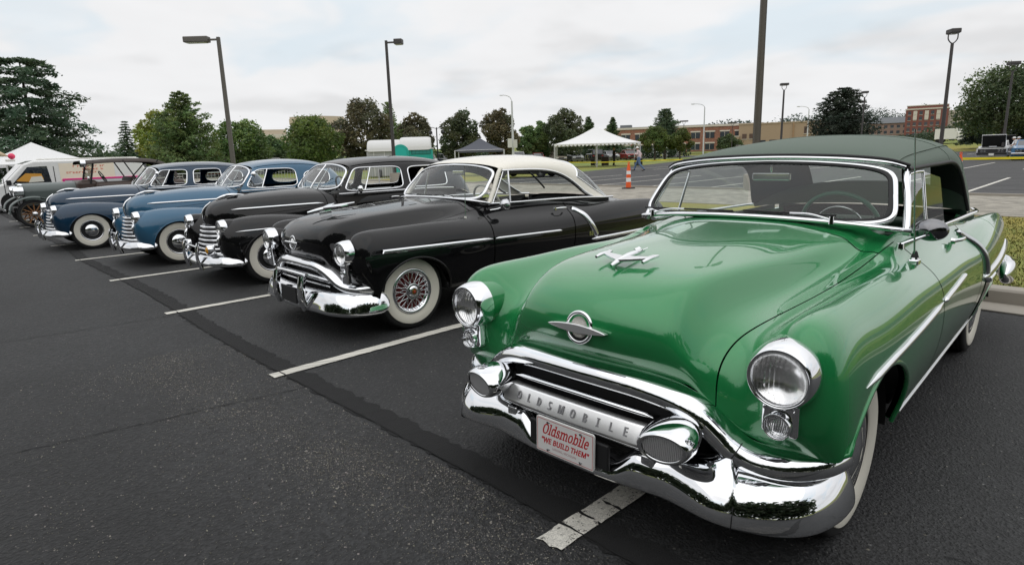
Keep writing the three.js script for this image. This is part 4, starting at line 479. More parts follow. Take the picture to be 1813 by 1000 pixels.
// a point on the body side at given z and y, with the outward direction
function onSide(S, z, y, off = 0, lo = .6) { let u = S.uAt(.86, z), h = 0; for (let i = 0; i < 6; i++) { h = S.hAt(u, y, 1, lo, 1); const p = S.P(u, h); if (Math.abs(p[2] - z) < 1e-4) break; u = S.uAt(h, z); } const p = S.P(u, h), n = S.N(u, h).map(q => -q); return [[p[0] + n[0] * off, p[1] + n[1] * off, p[2] + n[2] * off], n]; }
function sideStrip(S, list, w, h, opt) { const P = [], N = []; for (const [z, y] of list) { const [p, n] = onSide(S, z, y, .001); P.push(p); N.push(n); } return strip(P, N, w, h, opt); }
function framedGlass(car, S, outline, frameMat, w, names, { off = 0, gm = M.glass, fw = .018 } = {}) { // glass cut to an outline in the surface's own (u,h), with a swept frame
  const P = outline.map(([u, h]) => S.P(u, h)), n = S.N(.5, 0); const c = curve(P, true); const outs = outline.map(([u, h]) => S.N(u, h)); const oc = new THREE.CatmullRomCurve3(outs.map(V3), true);
  part(names[1], sweep(c, () => oval(fw, w, 12, 2.6), { n: 140, closed: true, outs: t => oc.getPoint(t).toArray() }), frameMat, car);
}
{
  const car = thing('green_convertible', 'shiny green fifties convertible with dark green cloth top and heavy chrome grille, nearest the camera', 'car', [-1.60, 0, -2.55], 1.9 * Math.PI / 180);
  OLD.car = car;
  const pm = phys([0.017, 0.225, 0.066], 0.2, 0.2, { clearcoat: 1, clearcoatRoughness: 0.015, specularIntensity: 0.7 }), raised = { 2: [.36, .868, .46, .80, .685, .585], 3: [.36, .955, .455, .86, .615, .52], 4: [.355, 1.048, .44, .92, .455, .41], 5: [.39, 1.058, .465, .922, .16, .15], 6: [.435, 1.06, .505, .932, -.15, -.15], 7: [.475, 1.062, .55, .968, -.45, -.45], 8: [.555, 1.095, .635, 1.04, -.75, -.75] },
    hero = shoulder(OLD.net).map((r, i) => { const k = raised[i]; if (!k) return i < 2 ? r.map((p, j) => j < 5 ? [p[0], p[1] + .012, p[2]] : p) : r; const [xs, ys, xb, yb, zs, zb] = k, q = r.slice(); q[1] = [xs * .55, r[0][1] - .004, r[1][2]]; q[2] = [xs - .03, ys + .022, zs]; q[3] = [xs + .028, ys, lerp(zs, zb, .3)]; q[4] = [xb + .005, yb - .012, zb]; return q; }),   // a narrow raised bonnet with steep sides
    S = new Surf(hero); OLD.S = S;
  const arches = [[.05, .33, .475, .405], [-2.98, .33, .39, .20]];
  const K = bodyShell(car, S, pm, { hoodEdge: t => lerp(.487, .535, sstep(0, 1, t)), zHood: -.74, zCowl: -1.0, zDoor: -.98, zQuarter: -2.22, zDeck: -3.05, arches });
  for (const [x, z, s] of [[.79, .05, 1], [-.79, .05, -1], [.75, -2.98, 1], [-.75, -2.98, -1]]) makeWheel(car, [x, .353, z], s, { R: .353, W: .185 });
  // ---- front: lamps ----
  for (const s of [1, -1]) {
    makeLamp(car, [s * .785, .812, .632], .106, { pitch: 0.02, yaw: s * 0.05, depth: .085, bucket: pm });
    const pk = makeLamp(car, [s * .785, .64, .622], .047, { name: 'parking_lamp', depth: .08, hood: 0 });
    part('lamp_plate', [rbox(.125, .14, .05, .014, s * .785, .67, .585), cyl(.006, .006, .02, s * .785 - .047, .695, .608, 8, Math.PI / 2), cyl(.006, .006, .02, s * .785 + .047, .695, .608, 8, Math.PI / 2)], M.chrome, car);
  }
  // ---- grille ----
  const barPath = []; const half = [[0, .665, .67], [.15, .665, .668], [.30, .66, .66], [.42, .64, .645], [.50, .60, .628], [.56, .55, .612], [.61, .505, .60], [.67, .472, .585], [.74, .459, .56], [.81, .459, .52], [.87, .465, .455], [.90, .472, .38], [.905, .476, .31]];
  for (const p of half.slice(1).reverse()) barPath.push([-p[0], p[1], p[2]]); barPath.push(...half);
  part('grille_bar', sweep(barPath, t => { const e = Math.min(1, Math.min(t, 1 - t) * 26 + .25), w = Math.abs(t - .5) * 2; const b = lerp(.050, .052, w) * e; return spl([[-.05, b], [-.01, b * 1.05], [.03 * e, b * .86], [.052 * e, b * .5], [.060 * e, b * .05], [.055 * e, -b * .45], [.036 * e, -b * .8], [-.01, -b * .95], [-.05, -b]], 32); }, { n: 150 }), M.chrome, car);
  for (const s of [1, -1]) part('bar_joint', (() => { const c = curve(barPath); const t = .5 + s * .268; return sweep([c.getPoint(t - .0012 * s).toArray(), c.getPoint(t).toArray(), c.getPoint(t + .0012 * s).toArray()], () => [[-.03, .054], [.03, .0475], [.0545, .027], [.063, .002], [.0545, -.023], [.03, -.039], [-.03, -.05]], { n: 4 }); })(), MC.seal, car);
  part('grille_opening', [rbox(1.02, .34, .10, .03, 0, .47, .53), box(.86, .10, .10, 0, .60, .58), rbox(1.3, .2, .12, .03, 0, .36, .46)], MC.seal, car);
  part('grille_bar', sweep([[-.36, .574, .70], [-.2, .582, .718], [0, .585, .723], [.2, .582, .718], [.36, .574, .70]], t => { const e = Math.min(1, Math.min(t, 1 - t) * 14 + .2); return oval(.014, .0105 * e, 10); }, { n: 60 }), M.chrome, car);
  const lb = [[-.40, .500, .735], [-.3, .506, .752], [-.15, .511, .763], [0, .512, .766], [.15, .511, .763], [.3, .506, .752], [.40, .500, .735]];
  const lprof = () => [[-.06, .030], [-.03, .038], [-.012, .038], [-.004, .033], [.024, -.028], [.022, -.040], [-.02, -.046], [-.06, -.04]];
  part('lettered_bar', sweep(lb, lprof, { n: 60 }), M.chromeDull, car).material = phys([0.92, 0.92, 0.92], 0.32, .9);
  part('lower_ridge', sweep(lb.map(p => [p[0] * 1.02, p[1] - .052, p[2] - .005]), () => oval(.016, .008, 10), { n: 60 }), M.chrome, car);
  { const font = await fontP; const w = 'OLDSMOBILE'; [...w].forEach((ch, i) => { const g = new TextGeometry(ch, { font, size: .036, depth: .004, curveSegments: 3 }); g.computeBoundingBox(); const b = g.boundingBox; g.translate(-(b.max.x + b.min.x) / 2, -.018, 0); g.scale(.75, 1, 1); const x = -.29 + .565 * i / 9; g.rotateX(-.43); g.rotateY(x * .16); g.translate(x, .5145 - .06 * x * x, .7765 - .16 * x * x); part('letter', g, phys([0.30, 0.30, 0.31], 0.35, 1), car); }); }
  const ribMat = std([.78, .78, .79], .35, .75);
  for (const s of [1, -1]) { // oval scoops at the ends of the lettered bar
    const pod = new THREE.Group(); pod.name = 'grille_pod'; pod.position.set(s * .462, .55, .72); pod.scale.setScalar(.86); pod.rotation.set(0.12, s * .12, s * .06); car.add(pod);
    const shell = latheZ([[.056, .145], [.060, .150], [.067, .148], [.074, .13], [.079, .09], [.077, .04], [.068, -.02], [.045, -.07], [.0, -.10]], 44); shell.scale(1.62, 1, 1); part('pod_shell', shell, M.chrome, pod);
    const back = latheZ([[.060, .120], [0, .120]], 40); back.scale(1.6, 1, 1); part('pod_face', back, MC.seal, pod);
    for (let k = -9; k <= 9; k++) { const x = k * .0094, hh = .056 * Math.sqrt(Math.max(0.02, 1 - (x / .094) ** 2)); part('rib', cyl(.0042, .0042, hh * 2, x, 0, .137, 8), ribMat, pod); }
  }
  // ---- bumper ----
  const bh = [[0, .335, .735], [.16, .335, .733], [.30, .34, .725], [.42, .345, .715], [.52, .345, .70], [.62, .34, .675], [.70, .335, .635], [.765, .33, .58], [.815, .33, .51], [.845, .335, .42], [.85, .34, .31], [.845, .34, .22]];
  const bp = []; for (const p of bh.slice(1).reverse()) bp.push([-p[0], p[1], p[2]]); bp.push(...bh);
  part('bumper', sweep(bp, t => { const w = Math.abs(t - .5) * 2, q = Math.min(1, Math.min(t, 1 - t) * 18), e = Math.max(.12, Math.sqrt(1 - (1 - q) ** 2)), web = sstep(.25, .47, w) * (1 - sstep(.488, .497, w)); const a = lerp(.07, .135, sstep(.25, .5, w)) * (.3 + .7 * e), bk = -.035 * web, up = .05 * web + lerp(lerp(.020, .088, sstep(.11, .19, w)), .105, sstep(.40, .5, w)) * e, dn = lerp(.055, .080, sstep(.42, .75, w)) * e; const E = [[-.05 + bk, up * .9]]; for (let k = 0; k <= 7; k++) { const th = k / 7 * Math.PI / 2, y = lerp(-dn * .82, up, Math.cos(th)); E.push([a * Math.sin(th) * (1 + .0 * th) - .02 + bk * Math.max(0, y / up) ** 1.2, y]); } E.push([a * .93 - .02, -dn * .97], [a * .7 - .02, -dn * 1.05], [a * .35, -dn * 1.06], [-.05, -dn]); return spl(E, 48); }, { n: 260 }), M.chrome, car);
  for (const s of [1, -1]) { part('bumper_joint', (() => { const c = curve(bp), t = .5 + s * .2475; return sweep([c.getPoint(t - .001).toArray(), c.getPoint(t).toArray(), c.getPoint(t + .001).toArray()], () => { const a = .136, up = .1065, dn = .066, E = []; for (let k = 0; k <= 7; k++) { const th = k / 7 * Math.PI / 2; E.push([a * Math.sin(th) - .0185, lerp(-dn * .82, up, Math.cos(th)) + .001]); } E.push([a * .9 - .02, -dn], [-.05, -dn * .9], [-.05, up * .8]); return E; }, { n: 4 }); })(), MC.seal, car);
    part('bumper_bracket', rbox(.06, .05, .08, .01, s * .36, .405, .71), M.chrome, car); }
  // ---- plate ----
  { const pl = new THREE.Group(); pl.name = 'licence_plate'; pl.position.set(0.0, .39, .800); pl.rotation.x = -0.02; car.add(pl);
    const s = new THREE.Shape(); const w = .154, h = .078, r = .014; s.moveTo(-w + r, -h); s.lineTo(w - r, -h); s.quadraticCurveTo(w, -h, w, -h + r); s.lineTo(w, h - r); s.quadraticCurveTo(w, h, w - r, h); s.lineTo(-w + r, h); s.quadraticCurveTo(-w, h, -w, h - r); s.lineTo(-w, -h + r); s.quadraticCurveTo(-w, -h, -w + r, -h);
    part('plate_backing', new THREE.ExtrudeGeometry(s, { depth: .004, bevelEnabled: true, bevelSize: .0015, bevelThickness: .0015, bevelSegments: 2 }), std([0.7, 0.7, 0.68], 0.35), pl);
    const tx = canvasTex(1024, 520, (c, W, H) => { c.fillStyle = '#d9d8d6'; c.fillRect(0, 0, W, H); c.strokeStyle = '#b3262b'; c.lineWidth = 8; c.strokeRect(16, 16, W - 32, H - 32); c.fillStyle = '#b3151d'; c.textAlign = 'center';
      const fit = (s, font, y, w, sk, lw) => { c.save(); c.font = font; const k = w / c.measureText(s).width; c.translate(W / 2, y); c.transform(k, 0, -sk, 1, 0, 0); c.fillText(s, 0, 0); if (lw) { c.lineWidth = lw; c.strokeStyle = '#b3151d'; c.strokeText(s, 0, 0); } c.restore(); }; fit('Oldsmobile', '215px serif', 232, 830, .32, 11); fit('"WE BUILD THEM"', '112px sans-serif', 372, 860, .22, 9); c.fillStyle = '#8a3340'; c.font = '46px sans-serif'; c.fillText('LANSING, MICHIGAN', W / 2, 446); c.fillStyle = '#3a3a3a'; for (const [x, y] of [[220, 52], [W - 220, 52], [220, H - 52], [W - 220, H - 52]]) { c.beginPath(); c.ellipse(x, y, 30, 11, 0, 0, 7); c.fill(); } });
    const face = new THREE.PlaneGeometry(w * 2 - .004, h * 2 - .004); face.translate(0, 0, .0075); part('plate_print', face, new THREE.MeshStandardMaterial({ map: tx, roughness: 0.35 }), pl);
    for (const [x, y] of [[-.088, .062], [.088, .062], [-.088, -.062], [.088, -.062]]) part('bolt', cyl(.006, .005, .006, x, y, .009, 10, Math.PI / 2), M.chromeDull, pl);
    part('plate_bracket', rbox(.42, .11, .02, .008, 0, -.01, -.02), MC.seal, pl); }
  // ---- nose badge: ringed globe ----
  { const b = new THREE.Group(); b.name = 'nose_badge'; b.position.set(0, .862, .700); b.rotation.x = -0.12; car.add(b);
    part('badge_ring', new THREE.TorusGeometry(.062, .0085, 12, 48), M.chrome, b);
    const globe = new THREE.SphereGeometry(.045, 28, 16); globe.scale(1, 1, .35); part('badge_globe', globe, phys([0.70, 0.68, 0.62], 0.25, 0.6, { bumpMap: stallH, bumpScale: .004 }), b);
    part('badge_disc', latheZ([[.06, -.004], [0, -.002]], 32), MC.seal, b);
    const wing = new THREE.Shape(); wing.moveTo(-.145, .002); wing.quadraticCurveTo(-.08, .016, 0, .017); wing.quadraticCurveTo(.08, .016, .145, .002); wing.quadraticCurveTo(.08, -.012, 0, -.014); wing.quadraticCurveTo(-.08, -.012, -.145, .002); const wg = new THREE.ExtrudeGeometry(wing, { depth: .014, bevelEnabled: true, bevelSize: .003, bevelThickness: .006, bevelSegments: 3, curveSegments: 18 }); wg.translate(0, -.004, .010); part('badge_band', wg, phys([.85, .85, .86], .3, .9), b); }
  // ---- hood ornament: stylised jet ----
  { const o = new THREE.Group(); o.name = 'hood_ornament'; o.position.set(0, 1.085, .40); o.rotation.x = 0.12; o.scale.setScalar(.80); car.add(o);
    part('ornament_body', sweep([[0, .012, .10], [0, .018, .05], [0, .024, -.04], [0, .022, -.14], [0, .014, -.22]], t => oval(.016 * Math.sin(Math.PI * (.12 + .76 * t)) + .002, .016 * Math.sin(Math.PI * (.15 + .7 * t)) + .002, 12), { n: 30 }), M.chrome, o);
    for (const s of [1, -1]) { const w = new THREE.Shape([[0, .05], [s * .15, -.045], [s * .16, -.11], [s * .135, -.10], [s * .125, -.06], [0, -.03]].map(p => new THREE.Vector2(...p))); const g = new THREE.ExtrudeGeometry(w, { depth: .008, bevelEnabled: true, bevelSize: .004, bevelThickness: .004, bevelSegments: 2 }); g.rotateX(Math.PI / 2); g.scale(1, 1, 1); g.translate(0, .03, 0); part('ornament_wing', g, M.chrome, o);
      part('wing_pod', sweep([[s * .15, .028, .03], [s * .152, .03, -.03], [s * .152, .028, -.12]], t => oval(.011 * Math.sin(Math.PI * (.25 + .7 * t)), .011 * Math.sin(Math.PI * (.25 + .7 * t)), 10), { n: 18 }), M.chrome, o);
      part('tail_fin', box(.005, .018, .05, s * .022, .03, -.19, 0, 0, -s * .9), M.chrome, o); }
    part('ornament_stem', [box(.014, .03, .24, 0, -.004, -.06)], M.chrome, o); }
  // ---- windshield ----
  const wsNet = []; for (const [t] of [[0], [.33], [.66], [1]]) { const row = []; for (const k of [0, .25, .5, .75, .92, 1]) { const xb = .745 * k, xt = .66 * k; const x = lerp(xb, xt, t), k2 = k * k; const zb = -.83 - .06 * k2 * k2 - .03 * k2, zt = -1.09 - .05 * k2 * k2 - .02 * k2; const yb = 1.172 - .035 * k2, yt = 1.482 - .05 * k2 * (1 - .3 * k2); const bulge = Math.sin(Math.PI * t) * .02; row.push([x, lerp(yb, yt, t) + bulge * .7, lerp(zb, zt, t) + bulge]); } wsNet.push(row); }
  const WS = new Surf(wsNet); // u: bottom -> top
  const out = []; { const hw = .985, e = 5.5, n = 96; for (let i = 0; i < n; i++) { const a = i / n * 2 * Math.PI, c = Math.cos(a), s = Math.sin(a); const q = p => Math.sign(p) * Math.abs(p) ** (2 / e); out.push([.5 + .49 * q(s), hw * q(c)]); } }
  { const P = [], N = []; const lv = lin(0, 1, 20); for (const v of lv) { const rowP = [], rowN = []; for (const w of lin(-1, 1, 36)) { const u = .5 + .49 * (v * 2 - 1), s = v * 2 - 1, mx = .985 * Math.pow(Math.max(0, 1 - Math.abs(s) ** 9), 1 / 9); const h = mx * w; rowP.push(WS.P(u, h)); rowN.push(WS.N(u, h)); } P.push(rowP); N.push(rowN); } part('windshield', gridGeo(P, N), M.glass, car); }
  framedGlass(car, WS, out, M.chrome, .0125, ['', 'windshield_frame'], { fw: .011 });
  { const o2 = out.map(([u, h]) => [.5 + (u - .5) * .93, h * .972]); framedGlass(car, WS, o2, MC.seal, .012, ['', 'windshield_seal'], { fw: .008 }); }
  part('cowl_trim', sweep([[-.775, 1.125, -.99], [-.72, 1.14, -.91], [-.5, 1.165, -.84], [-.25, 1.178, -.81], [0, 1.182, -.80], [.25, 1.178, -.81], [.5, 1.165, -.84], [.72, 1.14, -.91], [.775, 1.125, -.99]], () => oval(.022, .014, 12), { n: 70 }), M.chrome, car);
  for (const s of [1, -1]) { part('windshield_post', sweep([[s * .765, 1.11, -.985], [s * .735, 1.26, -1.09], [s * .695, 1.39, -1.18], [s * .685, 1.43, -1.21]], () => oval(.018, .016, 12), { n: 24, up: [0, 0, 1] }), M.chrome, car); }
  // wipers
  for (const [a, b, c] of [[[-.62, 1.165, -.84], [-.40, 1.20, -.848], [-.08, 1.203, -.832]], [[.46, 1.18, -.82], [.24, 1.205, -.84], [-.02, 1.208, -.836]]]) { const w = new THREE.Group(); w.name = 'wiper'; car.add(w); part('wiper_arm', tube([a, b.map((q, i) => (a[i] + b[i]) / 2 + (i === 1 ? .012 : 0)), b], .006, 16, 6), M.chrome, w); part('wiper_blade', tube([b.map((q, i) => lerp(b[i], c[i], -.9)), b, c], .0055, 16, 6), MC.seal, w); part('wiper_pivot', cyl(.016, .012, .04, ...a, 12), M.chrome, w); }
  // ---- cloth top ----
  const tn = [
    [[0, 1.50, -1.10], [.2, 1.498, -1.10], [.44, 1.488, -1.12], [.62, 1.468, -1.15], [.69, 1.45, -1.18], [.70, 1.435, -1.19], [.702, 1.425, -1.195]],
    [[0, 1.555, -1.18], [.2, 1.552, -1.18], [.44, 1.538, -1.20], [.615, 1.508, -1.23], [.69, 1.468, -1.26], [.705, 1.445, -1.27], [.707, 1.425, -1.275]],
    [[0, 1.60, -1.60], [.2, 1.596, -1.60], [.445, 1.576, -1.62], [.62, 1.535, -1.64], [.69, 1.478, -1.66], [.71, 1.45, -1.67], [.712, 1.428, -1.675]],
    [[0, 1.628, -2.1], [.2, 1.624, -2.1], [.45, 1.60, -2.1], [.62, 1.55, -2.1], [.69, 1.49, -2.1], [.71, 1.46, -2.1], [.712, 1.435, -2.1]],
    [[0, 1.632, -2.45], [.2, 1.628, -2.45], [.45, 1.603, -2.45], [.62, 1.553, -2.44], [.695, 1.49, -2.42], [.714, 1.455, -2.38], [.716, 1.43, -2.36]],
    [[0, 1.615, -2.72], [.2, 1.61, -2.72], [.45, 1.585, -2.70], [.62, 1.53, -2.68], [.70, 1.45, -2.64], [.725, 1.39, -2.58], [.728, 1.34, -2.53]],
    [[0, 1.56, -2.94], [.2, 1.555, -2.94], [.45, 1.525, -2.92], [.62, 1.46, -2.88], [.71, 1.36, -2.80], [.745, 1.26, -2.70], [.748, 1.20, -2.62]],
    [[0, 1.42, -3.12], [.2, 1.415, -3.12], [.44, 1.39, -3.10], [.61, 1.33, -3.05], [.715, 1.25, -2.95], [.757, 1.16, -2.82], [.765, 1.10, -2.68]],
    [[0, 1.22, -3.24], [.2, 1.22, -3.24], [.43, 1.20, -3.22], [.60, 1.17, -3.16], [.71, 1.13, -3.04], [.757, 1.09, -2.88], [.768, 1.065, -2.72]],
    [[0, 1.06, -3.30], [.2, 1.06, -3.30], [.43, 1.05, -3.27], [.60, 1.045, -3.20], [.71, 1.045, -3.06], [.757, 1.045, -2.92], [.768, 1.045, -2.74]],
  ];
  const T = new Surf(tn), cloth = phys([0.095, 0.128, 0.102], 0.78, 0, { sheen: 0.35, sheenRoughness: 0.6, sheenColor: col(.3, .36, .3), bumpMap: dataTex(256, 256, (i, j) => 110 + 80 * ((i ^ j) & 1) + 30 * tnC(i / 256, j / 256), [40, 40]), bumpScale: .0008 });
  const uA = .66, uB = .93; // rear window opening
  part('cloth_top', merge([patch(T, lin(0, uA, 60), lin(-1, 1, 56), { flange: .006, edges: 'uvV' }), patch(T, lin(uA, uB, 26), lin(.42, 1, 20), { flange: .006, edges: 'vV' }), patch(T, lin(uA, uB, 26), lin(-1, -.42, 20), { flange: .006, edges: 'vV' }), patch(T, lin(uB, 1, 8), lin(-1, 1, 56))]), cloth, car);
  part('headlining', merge([patch(T, lin(0.01, uA, 30), lin(-1, 1, 30), { off: -.012 }), patch(T, lin(uA, uB, 14), lin(.42, 1, 12), { off: -.012 }), patch(T, lin(uA, uB, 14), lin(-1, -.42, 12), { off: -.012 })]), std([0.012, 0.014, 0.013], .9), car);
  part('rear_window', patch(T, lin(uA, uB, 16), lin(-.42, .42, 24), { off: -.004 }), M.glass, car);
  for (const s of [1, -1]) part('top_seam', sweep(lin(.0, .62, 24).map(u => { const p = T.P(u, s * (.70 - .3 * u * u)), n = T.N(u, s * .7); return [p[0], p[1] + .002, p[2]]; }), () => oval(.006, .003, 8), { n: 60 }), cloth, car);
  part('top_seam', sweep(lin(-.97, .97, 40).map(h => { const u = .30 + .03 * Math.abs(h); const p = T.P(u, h); return [p[0], p[1] + .001, p[2]]; }), () => oval(.006, .0025, 8), { n: 80, up: [0, 1, 0] }), cloth, car);
  part('top_seam', sweep(lin(-.97, .97, 40).map(h => { const u = .60 - .02 * Math.abs(h); const p = T.P(u, h); return [p[0] * 1.002, p[1] + .001, p[2]]; }), () => oval(.006, .0025, 8), { n: 80, up: [0, 0, 1] }), cloth, car);
  part('header_trim', sweep([[-.69, 1.436, -1.175], [-.62, 1.46, -1.135], [-.44, 1.482, -1.105], [-.2, 1.494, -1.088], [0, 1.497, -1.082], [.2, 1.494, -1.088], [.44, 1.482, -1.105], [.62, 1.46, -1.135], [.69, 1.436, -1.175]], () => oval(.014, .013, 10), { n: 60 }), M.chrome, car);
  part('header_seal', sweep([[-.708, 1.445, -1.19], [-.625, 1.475, -1.142], [-.44, 1.498, -1.11], [-.2, 1.509, -1.093], [0, 1.512, -1.088], [.2, 1.509, -1.093], [.44, 1.498, -1.11], [.625, 1.475, -1.142], [.708, 1.445, -1.19]], () => oval(.012, .010, 10), { n: 60 }), MC.seal, car);
  for (const s of [1, -1]) {
    part('top_edge', sweep([[0], [.2], [.4], [.5], [.6], [.7], [.8], [.9]].map(([u]) => { const p = T.P(u, s); return [p[0], p[1], p[2]]; }), () => oval(.012, .012, 8), { n: 60 }), MC.seal, car);
    // belt moulding, door glass, vent window
    part('belt_moulding', sweep([[s * .775, 1.095, -1.10], [s * .785, 1.09, -1.4], [s * .792, 1.08, -2.0], [s * .795, 1.072, -2.5], [s * .79, 1.065, -2.85], [s * .74, 1.06, -3.1]], () => oval(.02, .011, 10), { n: 60 }), M.chrome, car);
    const pane = (pts, n, m) => { const g = new THREE.BufferGeometry(); g.setAttribute('position', new THREE.Float32BufferAttribute(pts.flat(), 3)); g.setAttribute('uv', new THREE.Float32BufferAttribute(pts.flatMap(p => [p[2], p[1]]), 2)); const ix = []; for (let i = 1; i + 1 < pts.length; i++) ix.push(0, i, i + 1); g.setIndex(ix); g.computeVertexNormals(); part(n, g, m, car); };
    pane([[s * .768, 1.10, -1.04], [s * .768, 1.10, -1.40], [s * .712, 1.40, -1.46], [s * .70, 1.40, -1.25]], 'vent_window', M.glass);
    part('vent_frame', tube([[s * .768, 1.10, -1.415], [s * .74, 1.25, -1.445], [s * .712, 1.40, -1.475]], .009, 12, 8), M.chrome, car);
    part('vent_frame', tube([[s * .712, 1.403, -1.475], [s * .705, 1.405, -1.37], [s * .698, 1.398, -1.24]], .009, 12, 8), M.chrome, car);
    if (s < 0) pane([[s * .768, 1.09, -1.42], [s * .772, 1.08, -2.6], [s * .745, 1.25, -2.55], [s * .71, 1.42, -2.3], [s * .710, 1.405, -1.48]], 'door_glass', M.glass);
    else pane([[s * .768, 1.09, -1.42], [s * .772, 1.085, -1.88], [s * .722, 1.35, -1.90], [s * .710, 1.405, -1.48]], 'door_glass', M.glass);
    part('window_post', tube([[s * .77, 1.10, -1.02], [s * .745, 1.2, -1.08], [s * .70, 1.395, -1.235]], .008, 12, 8), M.chrome, car);
  }
  // ---- side trim ----
  for (const s of [1, -1]) { const f = g => s > 0 ? g : mirrorX(g);
    part('side_trim', f(sideStrip(S, lin(.33, -.965, 14).map(z => [z, .735 + (-z + .33) * .042]), .028, .014, { taper: .12 })), M.chrome, car);
    part('side_trim', f(sideStrip(S, lin(-.99, -1.64, 10).map(z => [z, .735 + (-z + .33) * .042]), .027, .014, { taper: .04 })), M.chrome, car);
    part('quarter_trim', f(sideStrip(S, [[-2.13, 1.0], [-2.2, .97], [-2.28, .9], [-2.33, .82], [-2.36, .74], [-2.36, .70]], .05, .02, { taper: .05 })), M.chromeDull, car);
    part('quarter_trim', f(sideStrip(S, lin(-2.3, -4.1, 14).map(z => [z, .70 + .012 * Math.sin(z)]), .06, .022, { taper: .04 })), M.chrome, car);
    part('stone_guard', f(patch(S, lin(S.uAt(.86, -2.42), S.uAt(.86, -2.66), 12), lin(S.hAt(S.uAt(.86, -2.5), .68, 1, .6, 1), S.hAt(S.uAt(.86, -2.5), .34, 1, .6, 1), 12), { off: .004, flange: .004 })), phys([.05, .05, .052], .25, .9), car);
    part('guard_cap', f(sideStrip(S, [[-2.40, .69], [-2.44, .66], [-2.56, .66], [-2.68, .68]], .05, .03, { taper: .2 })), M.chrome, car);
    part('rocker_trim', f(sideStrip(S, lin(-.47, -2.55, 12).map(z => [z, .366]), .014, .008, {})), M.chromeDull, car);
    part('door_handle', f(merge(handleBar(-1.86, .985, .845, .17))), M.chrome, car);
    part('tail_light', (() => { const g = new THREE.SphereGeometry(.07, 20, 14); g.scale(.75, 1, .8); g.translate(s * .73, .82, -4.24); return g; })(), phys([.35, .01, .01], .1, 0, { clearcoat: 1 }), car);
  }
  part('rear_bumper', sweep([[.92, .46, -3.75], [.90, .46, -4.1], [.82, .46, -4.33], [.6, .45, -4.42], [0, .45, -4.45], [-.6, .45, -4.42], [-.82, .46, -4.33], [-.90, .46, -4.1], [-.92, .46, -3.75]], t => { const q = Math.min(1, Math.min(t, 1 - t) * 12), e = Math.max(.15, Math.sqrt(1 - (1 - q) ** 2)); return oval(.06 * e, .10 * e, 16, 2.4); }, { n: 120 }), M.chrome, car);
  for (const s of [1, -1]) part('bumper_guard', rbox(.07, .26, .09, .03, s * .5, .53, -4.45, 0, 0, 0, 4), M.chrome, car);
  // mirror and aerial
  { const m = new THREE.Group(); m.name = 'side_mirror'; m.position.set(.865, 1.135, -1.0); m.scale.setScalar(.86); car.add(m); const head = latheZ([[.0, .05], [.03, .045], [.055, .02], [.062, -.01], [.058, -.03], [0, -.034]], 32); head.scale(1.45, 1.05, 1); part('mirror_head', head, phys([.22, .22, .23], .12, 1), m); part('mirror_arm', tube([[0, -.02, .02], [-.05, -.045, .09], [-.105, -.07, .17]], .009, 14, 8), M.chrome, m); part('mirror_foot', cyl(.022, .018, .03, -.105, -.08, .17, 14), M.chrome, m); }
  { const a = new THREE.Group(); a.name = 'aerial'; const p = S.P(S.uAt(.70, -.86), .70); a.position.set(p[0] + .005, p[1] - .004, p[2]); car.add(a); part('aerial_mast', [bar([0, .02, 0], [-.012, .32, .07], .004), bar([-.012, .32, .07], [-.024, .63, .14], .003), cyl(.005, .005, .012, -.024, .635, .141, 8)], M.chromeDull, a); part('aerial_base', [cyl(.02, .008, .045, 0, .045, 0, 14), rbox(.045, .03, .06, .008, 0, .012, .0)], M.chrome, a); part('aerial_boot', cyl(.018, .009, .03, 0, .05, 0, 12), MC.seal, a); }
  // ---- cabin ----
  const trimMat = std([0.012, 0.05, 0.026], 0.55);
  bench(car, 'front_seat', -1.95, trimMat, 1.36, .52, .42); bench(car, 'rear_seat', -2.75, trimMat, 1.25, .52, .45);
  part('dashboard', [rbox(1.26, .15, .22, .05, 0, 1.05, -1.10, 0, .1, 0, 4)], std([0.012, 0.07, 0.03], .3), car);
  part('dash_trim', [box(1.1, .012, .01, 0, 1.02, -1.215)], M.chrome, car);
  steeringWheel(car, [.36, 1.10, -1.30], .21, std([0.015, 0.13, 0.07], .3));
  part('inner_panel', [box(.03, .60, 1.95, .74, .74, -2.1), box(.03, .60, 1.95, -.74, .74, -2.1), box(1.2, .52, .03, 0, .68, -.98), box(1.46, .03, 2.6, 0, .32, -1.9), box(1.4, .5, .03, 0, .8, -3.12)], std([0.010, 0.035, 0.02], .8), car);
  { const m = new THREE.Group(); m.name = 'rear_view_mirror'; m.position.set(0, 1.385, -1.16); car.add(m); part('mirror_housing', rbox(.23, .055, .03, .012, 0, 0, 0), M.chrome, m); part('mirror_stalk', tube([[0, .02, .0], [.0, .06, .01], [0, .095, -.02]], .007, 10, 8), M.chrome, m); }
}
